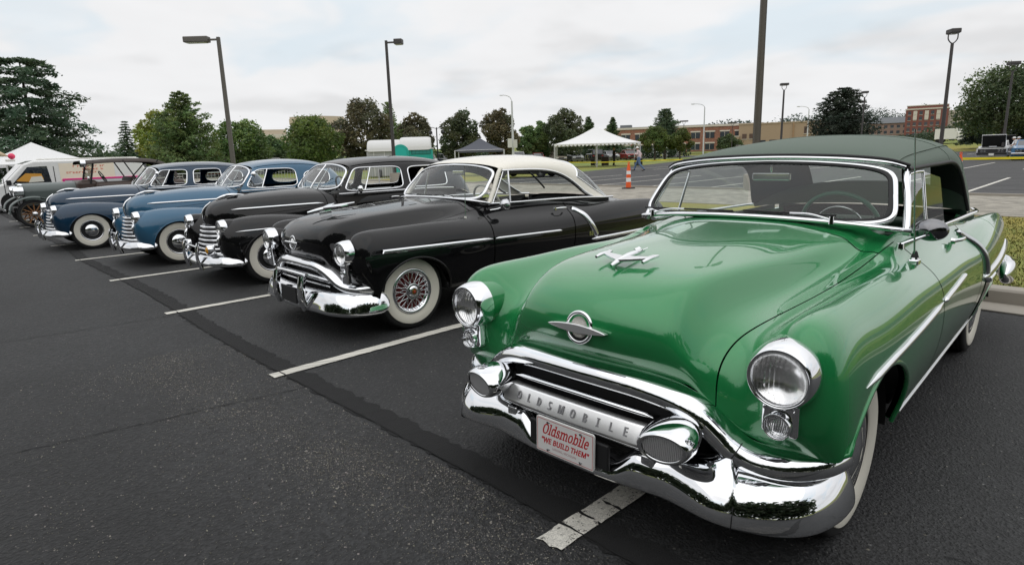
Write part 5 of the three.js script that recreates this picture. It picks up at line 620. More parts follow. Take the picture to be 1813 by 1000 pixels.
// ---------- the black hardtop with the cream roof ----------
{
  const car = thing('black_hardtop', 'black fifties hardtop coupe with cream roof and red wire wheels beside the green convertible', 'car', [-5.50, 0, -3.08], 0);
  const net = OLD.net.map((r, i) => r.map((p, j) => { const k = i < 5 ? 1 - .10 * (1 - i / 6) * ((j === 1 || j === 2 || j === 3) ? 1 : 0) : 1; return [p[0] * k, p[1] * .955 + (i < 4 && j < 3 ? .012 : 0), p[2] + (j > 5 && i < 4 ? -.02 : 0)]; }));
  const pm = darkPaint(), S = new Surf(shoulder(net)), roofM = paint([0.78, 0.745, 0.655], 0, 0.5);
  const arches = [[-.01, .32, .405, .355], [-3.0, .32, .40, .18]];
  bodyShell(car, S, pm, { hoodEdge: t => lerp(.45, .535, sstep(0, 1, t)), zHood: -.84, zCowl: -1.05, zDoor: -.95, zQuarter: -2.20, zDeck: -3.1, arches });
  for (const [x, z, s] of [[.785, 0, 1], [-.785, 0, -1], [.75, -3.0, 1], [-.75, -3.0, -1]]) makeWheel(car, [x, .353, z], s, { R: .353, W: .185, cap: 'spoke', ww: [.212, .302], rim: .198 });
  for (const s of [1, -1]) {
    makeLamp(car, [s * .775, .77, .635], .100, { pitch: 0.02, yaw: s * .06, depth: .085, bucket: pm });
    part('lamp_plate', [rbox(.10, .20, .05, .02, s * .78, .60, .60, 0, .05)], M.chrome, car);
    makeLamp(car, [s * .78, .605, .627], .036, { name: 'parking_lamp', depth: .05, hood: 0 });
  }
  const half = [[0, .635, .655], [.18, .632, .652], [.32, .622, .638], [.44, .585, .615], [.53, .53, .59], [.61, .48, .57], [.70, .452, .545], [.80, .447, .505], [.87, .455, .44], [.905, .46, .36]];
  const mir = h => [...h.slice(1).reverse().map(p => [-p[0], p[1], p[2]]), ...h];
  part('grille_bar', sweep(mir(half), t => { const e = Math.min(1, Math.min(t, 1 - t) * 26 + .25), b = .047 * e; return spl([[-.05, b], [-.01, b * 1.05], [.03 * e, b * .86], [.056 * e, b * .4], [.060 * e, -b * .1], [.05 * e, -b * .6], [.02 * e, -b * .92], [-.05, -b]], 28); }, { n: 120 }), M.chrome, car);
  part('grille_opening', [rbox(1.1, .30, .10, .03, 0, .47, .50), rbox(1.4, .2, .12, .03, 0, .36, .44)], MC.seal, car);
  part('grille_bar', sweep(mir([[0, .525, .66], [.25, .522, .652], [.46, .505, .62], [.52, .495, .60]]), t => oval(.03, .024 * Math.min(1, Math.min(t, 1 - t) * 12 + .3), 14), { n: 60 }), M.chrome, car);
  part('grille_bar', sweep(mir([[0, .46, .655], [.25, .458, .645], [.5, .445, .61]]), () => oval(.012, .010, 10), { n: 40 }), M.chrome, car);
  const bh = [[0, .325, .70], [.2, .325, .695], [.4, .325, .68], [.55, .325, .66], [.68, .325, .625], [.78, .325, .57], [.85, .33, .49], [.885, .335, .39], [.89, .34, .28]];
  part('bumper', sweep(mir(bh), t => { const w = Math.abs(t - .5) * 2, q = Math.min(1, Math.min(t, 1 - t) * 16), e = Math.max(.12, Math.sqrt(1 - (1 - q) ** 2)), a = lerp(.07, .095, sstep(.2, .5, w)) * (.3 + .7 * e), up = .095 * e, dn = .10 * e; return spl([[-.05, up * .8], [-.015, up], [a * .28, up * .88], [a * .56, up * .52], [a * .78, up * .05], [a * .93, -dn * .42], [a, -dn * .76], [a * .85, -dn * 1.0], [a * .4, -dn * 1.05], [-.02, -dn]], 36); }, { n: 130 }), M.chrome, car);
  for (const s of [1, -1]) { part('bumper_guard', sweep([[s * .27, .23, .755], [s * .27, .32, .785], [s * .27, .43, .785], [s * .27, .535, .765]], t => oval(.035, .032 * Math.sin(Math.PI * (.25 + .5 * t)), 16, 2.6), { n: 30, up: [1, 0, 0] }), M.chrome, car); }
  part('guard_bar', sweep([[-.30, .545, .735], [0, .55, .745], [.30, .545, .735]], () => oval(.02, .016, 12), { n: 20 }), M.chrome, car);
  part('plate_holder', rbox(.32, .15, .015, .006, 0, .345, .785), MC.seal, car);
  // badge and ornament
  { const b = new THREE.Group(); b.name = 'nose_badge'; b.position.set(0, .815, .70); b.rotation.x = -.12; car.add(b); part('badge_ring', new THREE.TorusGeometry(.058, .009, 10, 40), M.chrome, b); const g = new THREE.SphereGeometry(.042, 22, 12); g.scale(1, 1, .35); part('badge_globe', g, M.reflector, b); part('badge_band', rbox(.25, .022, .02, .009, 0, 0, .018), M.chrome, b); }
  { const o = new THREE.Group(); o.name = 'hood_ornament'; o.position.set(0, 1.068, .33); o.rotation.x = .12; car.add(o);
    part('ornament_body', sweep([[0, .03, .20], [0, .035, .08], [0, .035, -.06], [0, .03, -.30]], t => oval(.017 * Math.sin(Math.PI * (.12 + .8 * t)) + .002, .017 * Math.sin(Math.PI * (.15 + .75 * t)) + .002, 12), { n: 30 }), M.chrome, o);
    for (const s of [1, -1]) { const w = new THREE.Shape([[0, .06], [s * .13, -.09], [s * .13, -.15], [s * .10, -.12], [0, -.03]].map(p => new THREE.Vector2(...p))); const g = new THREE.ExtrudeGeometry(w, { depth: .008, bevelEnabled: true, bevelSize: .004, bevelThickness: .004, bevelSegments: 2 }); g.rotateX(Math.PI / 2); g.translate(0, .045, 0); part('ornament_wing', g, M.chrome, o); }
    part('ornament_stem', box(.014, .05, .12, 0, .005, .02), M.chrome, o); }
  // windshield
  const wsNet = [0, .33, .66, 1].map(t => [0, .25, .5, .75, .92, 1].map(k => { const k2 = k * k, b = Math.sin(Math.PI * t) * .02; return [lerp(.74, .66, t) * k, lerp(1.115 - .02 * k2, 1.462 - .05 * k2, t) + b * .7, lerp(-.93 - .05 * k2 * k2 - .02 * k2, -1.24 - .05 * k2 * k2 - .02 * k2, t) + b]; }));
  const WS = new Surf(wsNet); const out = []; for (let i = 0; i < 96; i++) { const a = i / 96 * 6.28318, q = p => Math.sign(p) * Math.abs(p) ** (2 / 5.5); out.push([.5 + .49 * q(Math.sin(a)), .985 * q(Math.cos(a))]); }
  { const P = [], N = []; for (const v of lin(-1, 1, 20)) { const mx = .985 * Math.pow(Math.max(0, 1 - Math.abs(v) ** 9), 1 / 9); P.push(lin(-1, 1, 30).map(w => WS.P(.5 + .49 * v, mx * w))); N.push(lin(-1, 1, 30).map(w => WS.N(.5 + .49 * v, mx * w))); } part('windshield', gridGeo(P, N), M.glass, car); }
  framedGlass(car, WS, out, M.chrome, .016, ['', 'windshield_frame'], { fw: .013 });
  part('cowl_trim', sweep(mir([[0, 1.125, -.90], [.3, 1.12, -.91], [.6, 1.105, -.95], [.74, 1.09, -1.0], [.78, 1.075, -1.06]]), () => oval(.018, .011, 12), { n: 50 }), M.chrome, car);
  for (const [a, b, c] of [[[-.55, 1.10, -.92], [-.33, 1.14, -.945], [-.03, 1.14, -.935]], [[.42, 1.11, -.91], [.2, 1.145, -.935], [.03, 1.145, -.93]]]) { const w = new THREE.Group(); w.name = 'wiper'; car.add(w); part('wiper_arm', tube([a, b.map((q, i) => (a[i] + b[i]) / 2 + (i === 1 ? .01 : 0)), b], .005, 12, 6), M.chrome, w); part('wiper_blade', tube([b.map((q, i) => lerp(b[i], c[i], -.8)), b, c], .005, 12, 6), MC.seal, w); }
  // roof
  const tn = [
    [[0, 1.478, -1.235], [.2, 1.476, -1.235], [.44, 1.464, -1.25], [.62, 1.437, -1.28], [.69, 1.412, -1.30], [.70, 1.40, -1.31], [.702, 1.39, -1.315]],
    [[0, 1.52, -1.33], [.2, 1.518, -1.33], [.44, 1.505, -1.35], [.62, 1.468, -1.37], [.685, 1.43, -1.39], [.70, 1.41, -1.40], [.703, 1.392, -1.405]],
    [[0, 1.55, -1.6], [.2, 1.548, -1.6], [.45, 1.53, -1.62], [.62, 1.487, -1.64], [.69, 1.438, -1.66], [.705, 1.41, -1.67], [.708, 1.392, -1.675]],
    [[0, 1.555, -2.0], [.2, 1.552, -2.0], [.45, 1.534, -2.0], [.62, 1.487, -2.0], [.69, 1.43, -2.0], [.706, 1.40, -2.0], [.71, 1.378, -2.0]],
    [[0, 1.535, -2.35], [.2, 1.532, -2.35], [.45, 1.512, -2.34], [.62, 1.46, -2.32], [.695, 1.39, -2.30], [.712, 1.345, -2.28], [.716, 1.315, -2.27]],
    [[0, 1.48, -2.65], [.2, 1.476, -2.65], [.45, 1.45, -2.63], [.625, 1.39, -2.60], [.705, 1.30, -2.55], [.73, 1.23, -2.50], [.735, 1.19, -2.48]],
    [[0, 1.38, -2.88], [.2, 1.376, -2.88], [.45, 1.35, -2.86], [.63, 1.285, -2.82], [.715, 1.20, -2.74], [.748, 1.13, -2.65], [.755, 1.09, -2.60]],
    [[0, 1.22, -3.10], [.2, 1.22, -3.10], [.45, 1.20, -3.07], [.63, 1.16, -3.0], [.725, 1.10, -2.90], [.762, 1.06, -2.79], [.77, 1.035, -2.72]],
    [[0, 1.03, -3.30], [.2, 1.03, -3.30], [.45, 1.02, -3.26], [.63, 1.02, -3.17], [.73, 1.015, -3.06], [.765, 1.01, -2.95], [.775, 1.0, -2.86]],
  ];
  const T = new Surf(tn), uA = .66, uB = .965, hW = .86;
  part('roof', merge([patch(T, lin(0, uA, 60), lin(-1, 1, 56), { flange: .008 }), patch(T, lin(uA, 1, 30), lin(hW, 1, 10), { flange: .008, edges: 'vV' }), patch(T, lin(uA, 1, 30), lin(-1, -hW, 10), { flange: .008, edges: 'vV' })]), roofM, car);
  part('headlining', patch(T, lin(.01, uA, 30), lin(-1, 1, 30), { off: -.014 }), std([.02, .02, .02], .9), car);
  part('rear_window', patch(T, lin(uA, 1, 20), lin(-hW, hW, 40), { off: -.004 }), M.glass, car);
  part('rear_window_frame', sweep([...lin(0.99, uA, 14).map(u => T.P(u, hW)), ...lin(hW, -hW, 24).slice(1, -1).map(h => T.P(uA, h)), ...lin(uA, .99, 14).map(u => T.P(u, -hW))], () => oval(.011, .011, 8), { n: 120 }), M.chrome, car);
  for (const h of [-.42, .42]) part('rear_window_bar', sweep(lin(uA, .98, 10).map(u => T.P(u, h)), () => oval(.01, .014, 8), { n: 24, up: [0, 0, 1] }), MC.seal, car);
  for (const s of [1, -1]) {
    part('window_surround', sweep(lin(0, .93, 26).map(u => T.P(u, s)), () => oval(.010, .012, 8), { n: 90 }), M.chrome, car);
    part('window_seal', sweep(lin(0, .93, 26).map(u => { const p = T.P(u, s); return [p[0] - s * .012, p[1] - .018, p[2] + .006]; }), () => oval(.012, .010, 8), { n: 90 }), MC.seal, car);
    part('windshield_post', sweep([[s * .765, 1.07, -1.07], [s * .735, 1.22, -1.17], [s * .70, 1.37, -1.27], [s * .69, 1.41, -1.31]], () => oval(.03, .02, 12), { n: 24, up: [0, 0, 1] }), roofM, car);
    part('belt_moulding', sweep([[s * .775, 1.068, -1.06], [s * .787, 1.06, -1.4], [s * .795, 1.05, -2.0], [s * .80, 1.035, -2.5], [s * .79, 1.01, -2.9], [s * .74, 1.0, -3.15]], () => oval(.018, .012, 10), { n: 60 }), M.chrome, car);
    part('vent_frame', tube([[s * .772, 1.07, -1.36], [s * .74, 1.24, -1.38], [s * .706, 1.385, -1.40]], .010, 12, 8), M.chrome, car);
    const g = new THREE.BufferGeometry(); g.setAttribute('position', new THREE.Float32BufferAttribute([[s * .77, 1.07, -1.13], [s * .772, 1.07, -1.35], [s * .707, 1.385, -1.39], [s * .703, 1.385, -1.345]].flat(), 3)); g.setAttribute('uv', new THREE.Float32BufferAttribute([0, 0, 1, 0, 1, 1, 0, 1], 2)); g.setIndex([0, 1, 2, 0, 2, 3]); g.computeVertexNormals(); part('vent_window', g, M.glass, car);
    part('window_post', tube([[s * .77, 1.07, -1.11], [s * .74, 1.22, -1.22], [s * .702, 1.38, -1.33]], .008, 12, 8), M.chrome, car);
    const f = q => s > 0 ? q : mirrorX(q);
    part('side_trim', f(sideStrip(S, lin(.56, -.935, 14).map(z => [z, .775 - (.5 - z) * .026]), .036, .016, { taper: .06 })), M.chrome, car);
    part('side_trim', f(sideStrip(S, lin(-.965, -1.98, 10).map(z => [z, .775 - (.5 - z) * .026]), .03, .016, { taper: .04 })), M.chrome, car);
    part('quarter_guard', f(sideStrip(S, [[-2.26, .93], [-2.32, .905], [-2.40, .84], [-2.47, .75], [-2.54, .66], [-2.60, .575]], .075, .02, { taper: .06 })), M.chrome, car);
    part('quarter_trim', f(sideStrip(S, lin(-2.50, -3.9, 12).map(z => [z, .55]), .045, .02, { taper: .06 })), M.chrome, car);
    part('door_handle', f(merge(handleBar(-2.05, .945, .86, .17))), M.chrome, car);
  }
  { const font = await fontP; for (const [k, dz] of [[0, -2.455], [1, -2.495]]) { const g = new TextGeometry('8', { font, size: .05, depth: .006, curveSegments: 4 }); g.center(); g.rotateY(Math.PI / 2); const [p] = onSide(S, dz, .625, .006); g.translate(...p); part('numeral_badge', g, M.chrome, car); } }
  { const m = new THREE.Group(); m.name = 'side_mirror'; m.position.set(.90, 1.055, -1.16); car.add(m); const head = latheZ([[0, .05], [.03, .045], [.055, .02], [.062, -.01], [.058, -.03], [0, -.034]], 28); part('mirror_head', head, M.chromeDull, m); part('mirror_arm', tube([[0, -.02, .02], [-.04, -.04, .06], [-.09, -.05, .12]], .009, 10, 8), M.chrome, m); }
  { const a = new THREE.Group(); a.name = 'aerial'; a.position.set(.80, .93, -.72); car.add(a); part('aerial_mast', bar([0, .03, 0], [.0, .52, -.02], .0035), M.chromeDull, a); part('aerial_base', [cyl(.018, .012, .04, 0, .02, 0, 12)], M.white, a); }
  const seatM = std([.05, .05, .052], .8);
  bench(car, 'front_seat', -1.95, seatM, 1.36, .50, .40); bench(car, 'rear_seat', -2.75, seatM, 1.25, .50, .40);
  part('dashboard', rbox(1.24, .14, .2, .05, 0, 1.0, -1.18, 0, 0, 0, 4), std([.01, .01, .01], .3), car);
  steeringWheel(car, [.36, 1.05, -1.40], .2, std([.5, .48, .42], .4));
  part('inner_panel', [box(.03, .56, 1.9, .73, .71, -2.1), box(.03, .56, 1.9, -.73, .71, -2.1), box(1.2, .5, .03, 0, .66, -1.02), box(1.46, .03, 2.6, 0, .32, -1.9), box(1.4, .45, .03, 0, .77, -3.12)], std([.02, .02, .02], .8), car);
  part('rear_view_mirror', rbox(.2, .055, .03, .012, 0, 1.37, -1.30), M.chrome, car);
}
// ---------- the three forties cars ----------
const FOR = {
  body: [
    [[0, .74, .50], [.12, .74, .495], [.22, .74, .46], [.27, .74, .40], [.30, .72, .34], [.33, .66, .30], [.36, .56, .28], [.38, .45, .27]],
    [[0, .88, .535], [.12, .88, .525], [.22, .865, .48], [.28, .84, .39], [.31, .80, .32], [.345, .72, .28], [.37, .6, .26], [.39, .45, .25]],
    [[0, 1.01, .48], [.12, 1.0, .47], [.23, .97, .43], [.30, .92, .34], [.335, .85, .28], [.365, .74, .24], [.39, .6, .22], [.40, .45, .22]],
    [[0, 1.085, .31], [.12, 1.077, .30], [.24, 1.045, .27], [.32, .98, .2], [.36, .88, .17], [.395, .76, .14], [.41, .6, .13], [.42, .45, .12]],
    [[0, 1.12, .02], [.13, 1.112, 0], [.26, 1.08, 0], [.36, 1.01, 0], [.40, .90, 0], [.44, .78, 0], [.45, .6, 0], [.45, .45, 0]],
    [[0, 1.15, -.4], [.14, 1.142, -.4], [.29, 1.112, -.4], [.41, 1.04, -.4], [.47, .93, -.4], [.51, .80, -.4], [.52, .6, -.4], [.52, .45, -.4]],
    [[0, 1.165, -.8], [.15, 1.157, -.8], [.33, 1.13, -.8], [.48, 1.07, -.8], [.56, .97, -.8], [.60, .84, -.8], [.62, .6, -.8], [.62, .42, -.8]],
    [[0, 1.15, -1.12], [.16, 1.145, -1.12], [.38, 1.13, -1.12], [.57, 1.09, -1.12], [.67, 1.02, -1.12], [.72, .90, -1.12], [.74, .6, -1.12], [.73, .35, -1.12]],
    [[0, 1.12, -1.5], [.2, 1.12, -1.5], [.48, 1.11, -1.5], [.70, 1.09, -1.5], [.765, 1.03, -1.5], [.79, .90, -1.5], [.80, .6, -1.5], [.78, .32, -1.5]],
    [[0, 1.12, -2.1], [.2, 1.12, -2.1], [.48, 1.11, -2.1], [.72, 1.09, -2.1], [.785, 1.03, -2.1], [.81, .9, -2.1], [.82, .6, -2.1], [.80, .32, -2.1]],
    [[0, 1.12, -2.7], [.2, 1.12, -2.7], [.48, 1.11, -2.7], [.72, 1.08, -2.7], [.78, 1.02, -2.7], [.81, .9, -2.7], [.82, .6, -2.7], [.80, .32, -2.7]],
    [[0, 1.10, -3.2], [.2, 1.10, -3.2], [.45, 1.085, -3.2], [.64, 1.05, -3.2], [.70, .98, -3.2], [.75, .85, -3.2], [.78, .6, -3.2], [.76, .35, -3.2]],
    [[0, .98, -3.75], [.2, .97, -3.75], [.38, .94, -3.75], [.54, .89, -3.75], [.60, .82, -3.75], [.64, .7, -3.75], [.66, .5, -3.75], [.64, .38, -3.75]],
    [[0, .78, -4.05], [.2, .77, -4.05], [.36, .75, -4.04], [.48, .72, -4.02], [.53, .67, -4.0], [.56, .58, -4.0], [.57, .48, -4.0], [.56, .40, -4.0]],
    [[0, .45, -4.1], [.2, .45, -4.1], [.34, .45, -4.09], [.44, .45, -4.07], [.48, .44, -4.05], [.50, .43, -4.04], [.51, .42, -4.03], [.5, .40, -4.03]]],
  fender: [
    [[.36, .38, .38], [.42, .38, .46], [.52, .38, .52], [.64, .38, .54], [.76, .38, .52], [.85, .38, .46], [.885, .37, .41], [.885, .33, .38]],
    [[.38, .55, .36], [.44, .58, .46], [.54, .60, .57], [.66, .60, .61], [.79, .58, .58], [.87, .55, .48], [.90, .47, .41], [.89, .35, .36]],
    [[.40, .70, .30], [.46, .76, .38], [.56, .82, .50], [.68, .84, .55], [.80, .775, .51], [.88, .66, .40], [.905, .5, .34], [.89, .33, .31]],
    [[.42, .75, .18], [.48, .82, .22], [.58, .875, .26], [.69, .885, .28], [.81, .825, .27], [.895, .70, .24], [.915, .5, .21], [.89, .3, .20]],
    [[.44, .76, -.02], [.50, .835, -.02], [.60, .885, -.02], [.70, .89, -.02], [.82, .835, -.02], [.905, .72, -.02], [.92, .5, -.02], [.89, .28, -.02]],
    [[.50, .74, -.4], [.55, .815, -.4], [.64, .86, -.4], [.72, .86, -.4], [.83, .81, -.4], [.91, .70, -.4], [.92, .5, -.4], [.885, .28, -.4]],
    [[.58, .68, -.8], [.62, .75, -.8], [.69, .795, -.8], [.76, .795, -.8], [.85, .745, -.8], [.905, .65, -.8], [.91, .48, -.8], [.875, .28, -.8]],
    [[.70, .58, -1.2], [.72, .63, -1.2], [.76, .67, -1.2], [.81, .67, -1.2], [.86, .63, -1.2], [.885, .56, -1.2], [.885, .45, -1.2], [.86, .28, -1.2]],
    [[.79, .48, -1.55], [.79, .51, -1.55], [.80, .54, -1.55], [.82, .54, -1.55], [.84, .51, -1.55], [.85, .46, -1.55], [.85, .40, -1.55], [.84, .28, -1.55]]],
  top: [
    [[0, 1.50, -1.32], [.22, 1.495, -1.325], [.44, 1.478, -1.35], [.56, 1.445, -1.36], [.60, 1.40, -1.34], [.66, 1.26, -1.21], [.725, 1.12, -1.08], [.745, 1.05, -1.03]],
    [[0, 1.54, -1.42], [.23, 1.535, -1.42], [.46, 1.513, -1.44], [.58, 1.468, -1.45], [.625, 1.415, -1.43], [.685, 1.265, -1.34], [.74, 1.13, -1.25], [.76, 1.05, -1.2]],
    [[0, 1.575, -1.75], [.24, 1.568, -1.75], [.475, 1.545, -1.75], [.60, 1.49, -1.74], [.645, 1.43, -1.72], [.705, 1.27, -1.66], [.755, 1.13, -1.61], [.775, 1.05, -1.58]],
    [[0, 1.59, -2.15], [.24, 1.583, -2.15], [.48, 1.556, -2.15], [.605, 1.50, -2.15], [.65, 1.435, -2.15], [.71, 1.275, -2.15], [.76, 1.13, -2.15], [.785, 1.05, -2.15]],
    [[0, 1.575, -2.65], [.24, 1.568, -2.65], [.475, 1.54, -2.65], [.60, 1.48, -2.65], [.645, 1.415, -2.65], [.705, 1.265, -2.65], [.755, 1.13, -2.65], [.78, 1.04, -2.65]],
    [[0, 1.51, -3.08], [.23, 1.50, -3.08], [.45, 1.475, -3.08], [.565, 1.41, -3.06], [.61, 1.345, -3.05], [.67, 1.22, -3.04], [.715, 1.11, -3.03], [.74, 1.03, -3.02]],
    [[0, 1.38, -3.38], [.2, 1.37, -3.38], [.41, 1.34, -3.37], [.52, 1.28, -3.34], [.565, 1.22, -3.32], [.62, 1.14, -3.29], [.66, 1.07, -3.27], [.69, 1.01, -3.25]],
    [[0, 1.18, -3.56], [.2, 1.17, -3.56], [.37, 1.15, -3.54], [.47, 1.12, -3.5], [.51, 1.08, -3.48], [.56, 1.04, -3.45], [.59, 1.01, -3.42], [.61, .98, -3.4]],
    [[0, 1.0, -3.64], [.2, .99, -3.64], [.36, .98, -3.62], [.45, .97, -3.58], [.49, .96, -3.55], [.53, .95, -3.52], [.56, .94, -3.5], [.58, .93, -3.48]]] };
function roundWindow(S, ua, ub, yb, yt, e) { const ym = (yb + yt) / 2, lim = u => { const s = Math.max(-1, Math.min(1, (u - ua) / (ub - ua) * 2 - 1)); return Math.pow(Math.max(0, 1 - Math.abs(s) ** e), 1 / e); }; return u => { const r = lim(u), sk = y => S.hAt(u, y, 1, .3, 1); return [sk(ym + (yt - ym) * r), sk(ym + (yb - ym) * r)]; }; }
function cosList(a, b, n) { return Array.from({ length: n + 1 }, (_, i) => a + (b - a) * (.5 - .5 * Math.cos(Math.PI * i / n))); }
function makeForties({ name, label, pos, turn = 0, colour, flake = .2, squeeze = 1, windows, fog, seatC = [.05, .045, .04], prow, hoodTrimY = .945, fenderTrim, bumperGuards = .26, roofY = 0, splitPost = true, mirror }) {
  const car = thing(name, label, 'car', pos, turn), pm = colour ? paint(colour, flake, .45) : darkPaint();
  const B = new Surf(FOR.body), Fn = new Surf(FOR.fender, false), zt = z => z < -1.45 ? -1.45 + (z + 1.45) * squeeze : z, T = new Surf(FOR.top.map((r, i) => r.map(p => [p[0], p[1] + (i > 0 && i < 6 ? roofY : 0), zt(p[2])])));
  const uH = B.uAt(.2, -.94), G = .0035;
  part('hood', patch(B, lin(0, uH, 60), lin(-.72, .72, 60), { flange: .015 }), pm, car);
  for (const s of [1, -1]) { part('hood_side', patch(B, lin(0, uH, 50), lin(s * (.72 + .006), s, 14)), pm, car);
    part('body_side', patch(B, lin(uH + .002, 1, 70), lin(s * .30, s, 34), { flange: .01, edges: 'u' }), pm, car); }
  part('cowl', patch(B, lin(uH + .002, B.uAt(.2, -1.2), 8), lin(-.30, .30, 24)), pm, car);
  part('trunk_lid', patch(B, lin(B.uAt(.2, -3.3), 1, 30), lin(-.30, .30, 24)), pm, car);
  // fenders with open wheel arches
  const fz = z => -3.0 - (z > 0 ? z : z * .5), Rn = new Surf(FOR.fender.map(r => r.map(p => [p[0] + .02 * (p[0] > .6), p[1], fz(p[2])])).reverse(), false);
  const fend = (S, arch, nm) => { const us = usFor(S, 0, 1, 90, [arch], .8), trim = archTrim(S, [arch], .45, 1, 24); const g = patch(S, us, u => { const t = trim(u); return lin(0, t[t.length - 1], 36); }, { flange: .03, edges: 'V', flip: false }); for (const q of [g, mirrorX(g)]) part(nm, q, pm, car);
    for (const s of [1, -1]) { const pts = []; for (let k = 0; k <= 24; k++) { const t = Math.PI * k / 24, z = arch[0] + arch[2] * Math.cos(t), y = arch[1] + arch[3] * Math.sin(t); const u = S.uAt(.8, z), h = S.hAt(u, y, 1, .5, 1), p = S.P(u, h); pts.push([s * (p[0] - .004), y, z]); } part('arch_lip', tube(pts, .009, 40, 6), pm, car); } };
  fend(Fn, [-.01, .32, .385, .36], 'front_fender'); fend(Rn, [-3.0, .32, .37, .24], 'rear_fender');
  for (const [zc, a] of [[-.01, .37], [-3.0, .35]]) for (const s of [1, -1]) part('wheel_house', (() => { const g = new THREE.CylinderGeometry(a, a, .36, 22, 1, true, 0, Math.PI); g.rotateZ(Math.PI / 2); g.translate(s * .66, .30, zc); return g; })(), MC.under, car);
  part('underbody', [box(1.5, .05, 2.3, 0, .30, -1.5), box(.7, .1, 1.1, 0, .36, 0), box(1.0, .2, 1.5, 0, .42, -3.1)], MC.under, car);
  part('running_board', both(rbox(.14, .05, 1.3, .015, .84, .28, -1.75)), MC.seal, car);
  for (const [x, z, s] of [[.765, 0, 1], [-.765, 0, -1], [.75, -3.0, 1], [-.75, -3.0, -1]]) makeWheel(car, [x, .355, z], s, { R: .355, W: .175, cap: 'dome', ww: [.192, .296], rim: .188 });
  // grille bars and lamps
  const bars = 7; for (let k = 0; k < bars; k++) { const y = .40 + k * .055, w = lerp(.40, .285, k / (bars - 1)), zc = lerp(.60, .535, k / (bars - 1)); part('grille_bar', sweep([[-w, y, zc - .20], [-w * .82, y, zc - .08], [-w * .45, y, zc - .015], [0, y, zc], [w * .45, y, zc - .015], [w * .82, y, zc - .08], [w, y, zc - .20]], t => oval(.02, .0165 * Math.min(1, Math.min(t, 1 - t) * 12 + .3), 10), { n: 40 }), M.chrome, car); }
  part('grille_opening', [rbox(.56, .42, .2, .08, 0, .53, .40)], MC.seal, car);
  part('grille_shell', both(sweep([[.30, .77, .38], [.335, .66, .37], [.385, .5, .40], [.42, .36, .42]], () => oval(.035, .05, 12), { n: 24, up: [0, 0, 1] })), pm, car);
  for (const s of [1, -1]) { makeLamp(car, [s * .655, .752, .55], .094, { depth: .065, pitch: 0.02, yaw: s * .04, bucket: pm }); part('lamp_ornament', sweep([[s * .655, .67, .555], [s * .655, .60, .578], [s * .655, .53, .575]], t => oval(.02 * Math.sin(Math.PI * (.2 + .7 * t)), .028 * Math.sin(Math.PI * (.2 + .7 * t)), 12), { n: 20, up: [1, 0, 0] }), M.chrome, car); }
  if (fog) for (const s of [1, -1]) makeLamp(car, [s * .47, .475, .66], .06, { name: 'fog_lamp', depth: .07, hood: 0, lens: phys([.85, .42, .02], .08, 0, { clearcoat: 1, transmission: .25, thickness: 0 }) });
  part('hood_nose_trim', sweep([[0, .74, .505], [0, .88, .525], [0, .97, .487], [0, 1.04, .40]], t => oval(.016, prow ? .018 : .006, 12), { n: 24, up: [1, 0, 0] }), M.chrome, car);
  { const o = new THREE.Group(); o.name = 'hood_ornament'; o.position.set(0, 1.095, .18); car.add(o); part('ornament_body', sweep([[0, -.02, .16], [0, .012, .06], [0, .03, -.05], [0, .02, -.22]], t => oval(.018 * Math.sin(Math.PI * (.1 + .85 * t)) + .002, .02 * Math.sin(Math.PI * (.1 + .85 * t)) + .002, 10), { n: 24 }), M.chrome, o); part('ornament_wing', both(rbox(.09, .012, .14, .005, .045, .03, -.04, -.5)), M.chrome, o); }
  const bh = [[0, .33, .66], [.25, .33, .65], [.5, .33, .61], [.7, .335, .535], [.81, .34, .43], [.85, .34, .32]], mir = h => [...h.slice(1).reverse().map(p => [-p[0], p[1], p[2]]), ...h];
  part('bumper', sweep(mir(bh), t => { const q = Math.min(1, Math.min(t, 1 - t) * 12), e = Math.max(.12, Math.sqrt(1 - (1 - q) ** 2)), a = .06 * (.3 + .7 * e), up = .06 * e, dn = .062 * e; return spl([[-.02, up], [a * .3, up * .9], [a * .62, up * .45], [a * .86, -dn * .1], [a, -dn * .6], [a * .8, -dn * .95], [a * .3, -dn * 1.03], [-.02, -dn]], 22); }, { n: 90 }), M.chrome, car);
  for (const s of [1, -1]) { part('bumper_guard', sweep([[s * bumperGuards, .20, .69], [s * bumperGuards, .33, .725], [s * bumperGuards, .48, .72], [s * bumperGuards, .55, .70]], t => oval(.026, .02 * Math.sin(Math.PI * (.28 + .46 * t)), 12), { n: 24, up: [1, 0, 0] }), M.chrome, car);
    part('bumper_wing', sweep([[s * .42, .42, .62], [s * .60, .415, .56], [s * .76, .41, .47]], () => oval(.018, .018, 10), { n: 20 }), M.chrome, car); }
  part('guard_bar', sweep([[-bumperGuards, .50, .71], [0, .505, .715], [bumperGuards, .50, .71]], () => oval(.012, .012, 8), { n: 12 }), M.chrome, car);
  // hood side spear, fender spear
  const onB = (S, z, y, lo, hi) => { let u = S.uAt((lo + hi) / 2, z), h = 0; for (let i = 0; i < 8; i++) { h = S.hAt(u, y, 1, lo, hi); u = S.uAt(h, z); } return [S.P(u, h), S.N(u, h).map(q => -q)]; };
  const spear = (S, list, w, lo, hi, nm) => { const P = [], N = []; for (const [z, y] of list) { const [p, n] = onB(S, z, y, lo, hi); P.push(p.map((q, i) => q + n[i] * .002)); N.push(n); } for (const q of both(strip(P, N, w, .012, { taper: .08 }))) part(nm, q, M.chrome, car); };
  spear(B, lin(.26, -.90, 12).map(z => [z, hoodTrimY + (.26 - z) * .012]), .03, .2, .8, 'hood_spear');
  if (fenderTrim) spear(Fn, lin(.42, -.95, 14).map(z => [z, .715 - .01 * (z + .2)]), .022, .45, .9, 'fender_spear');
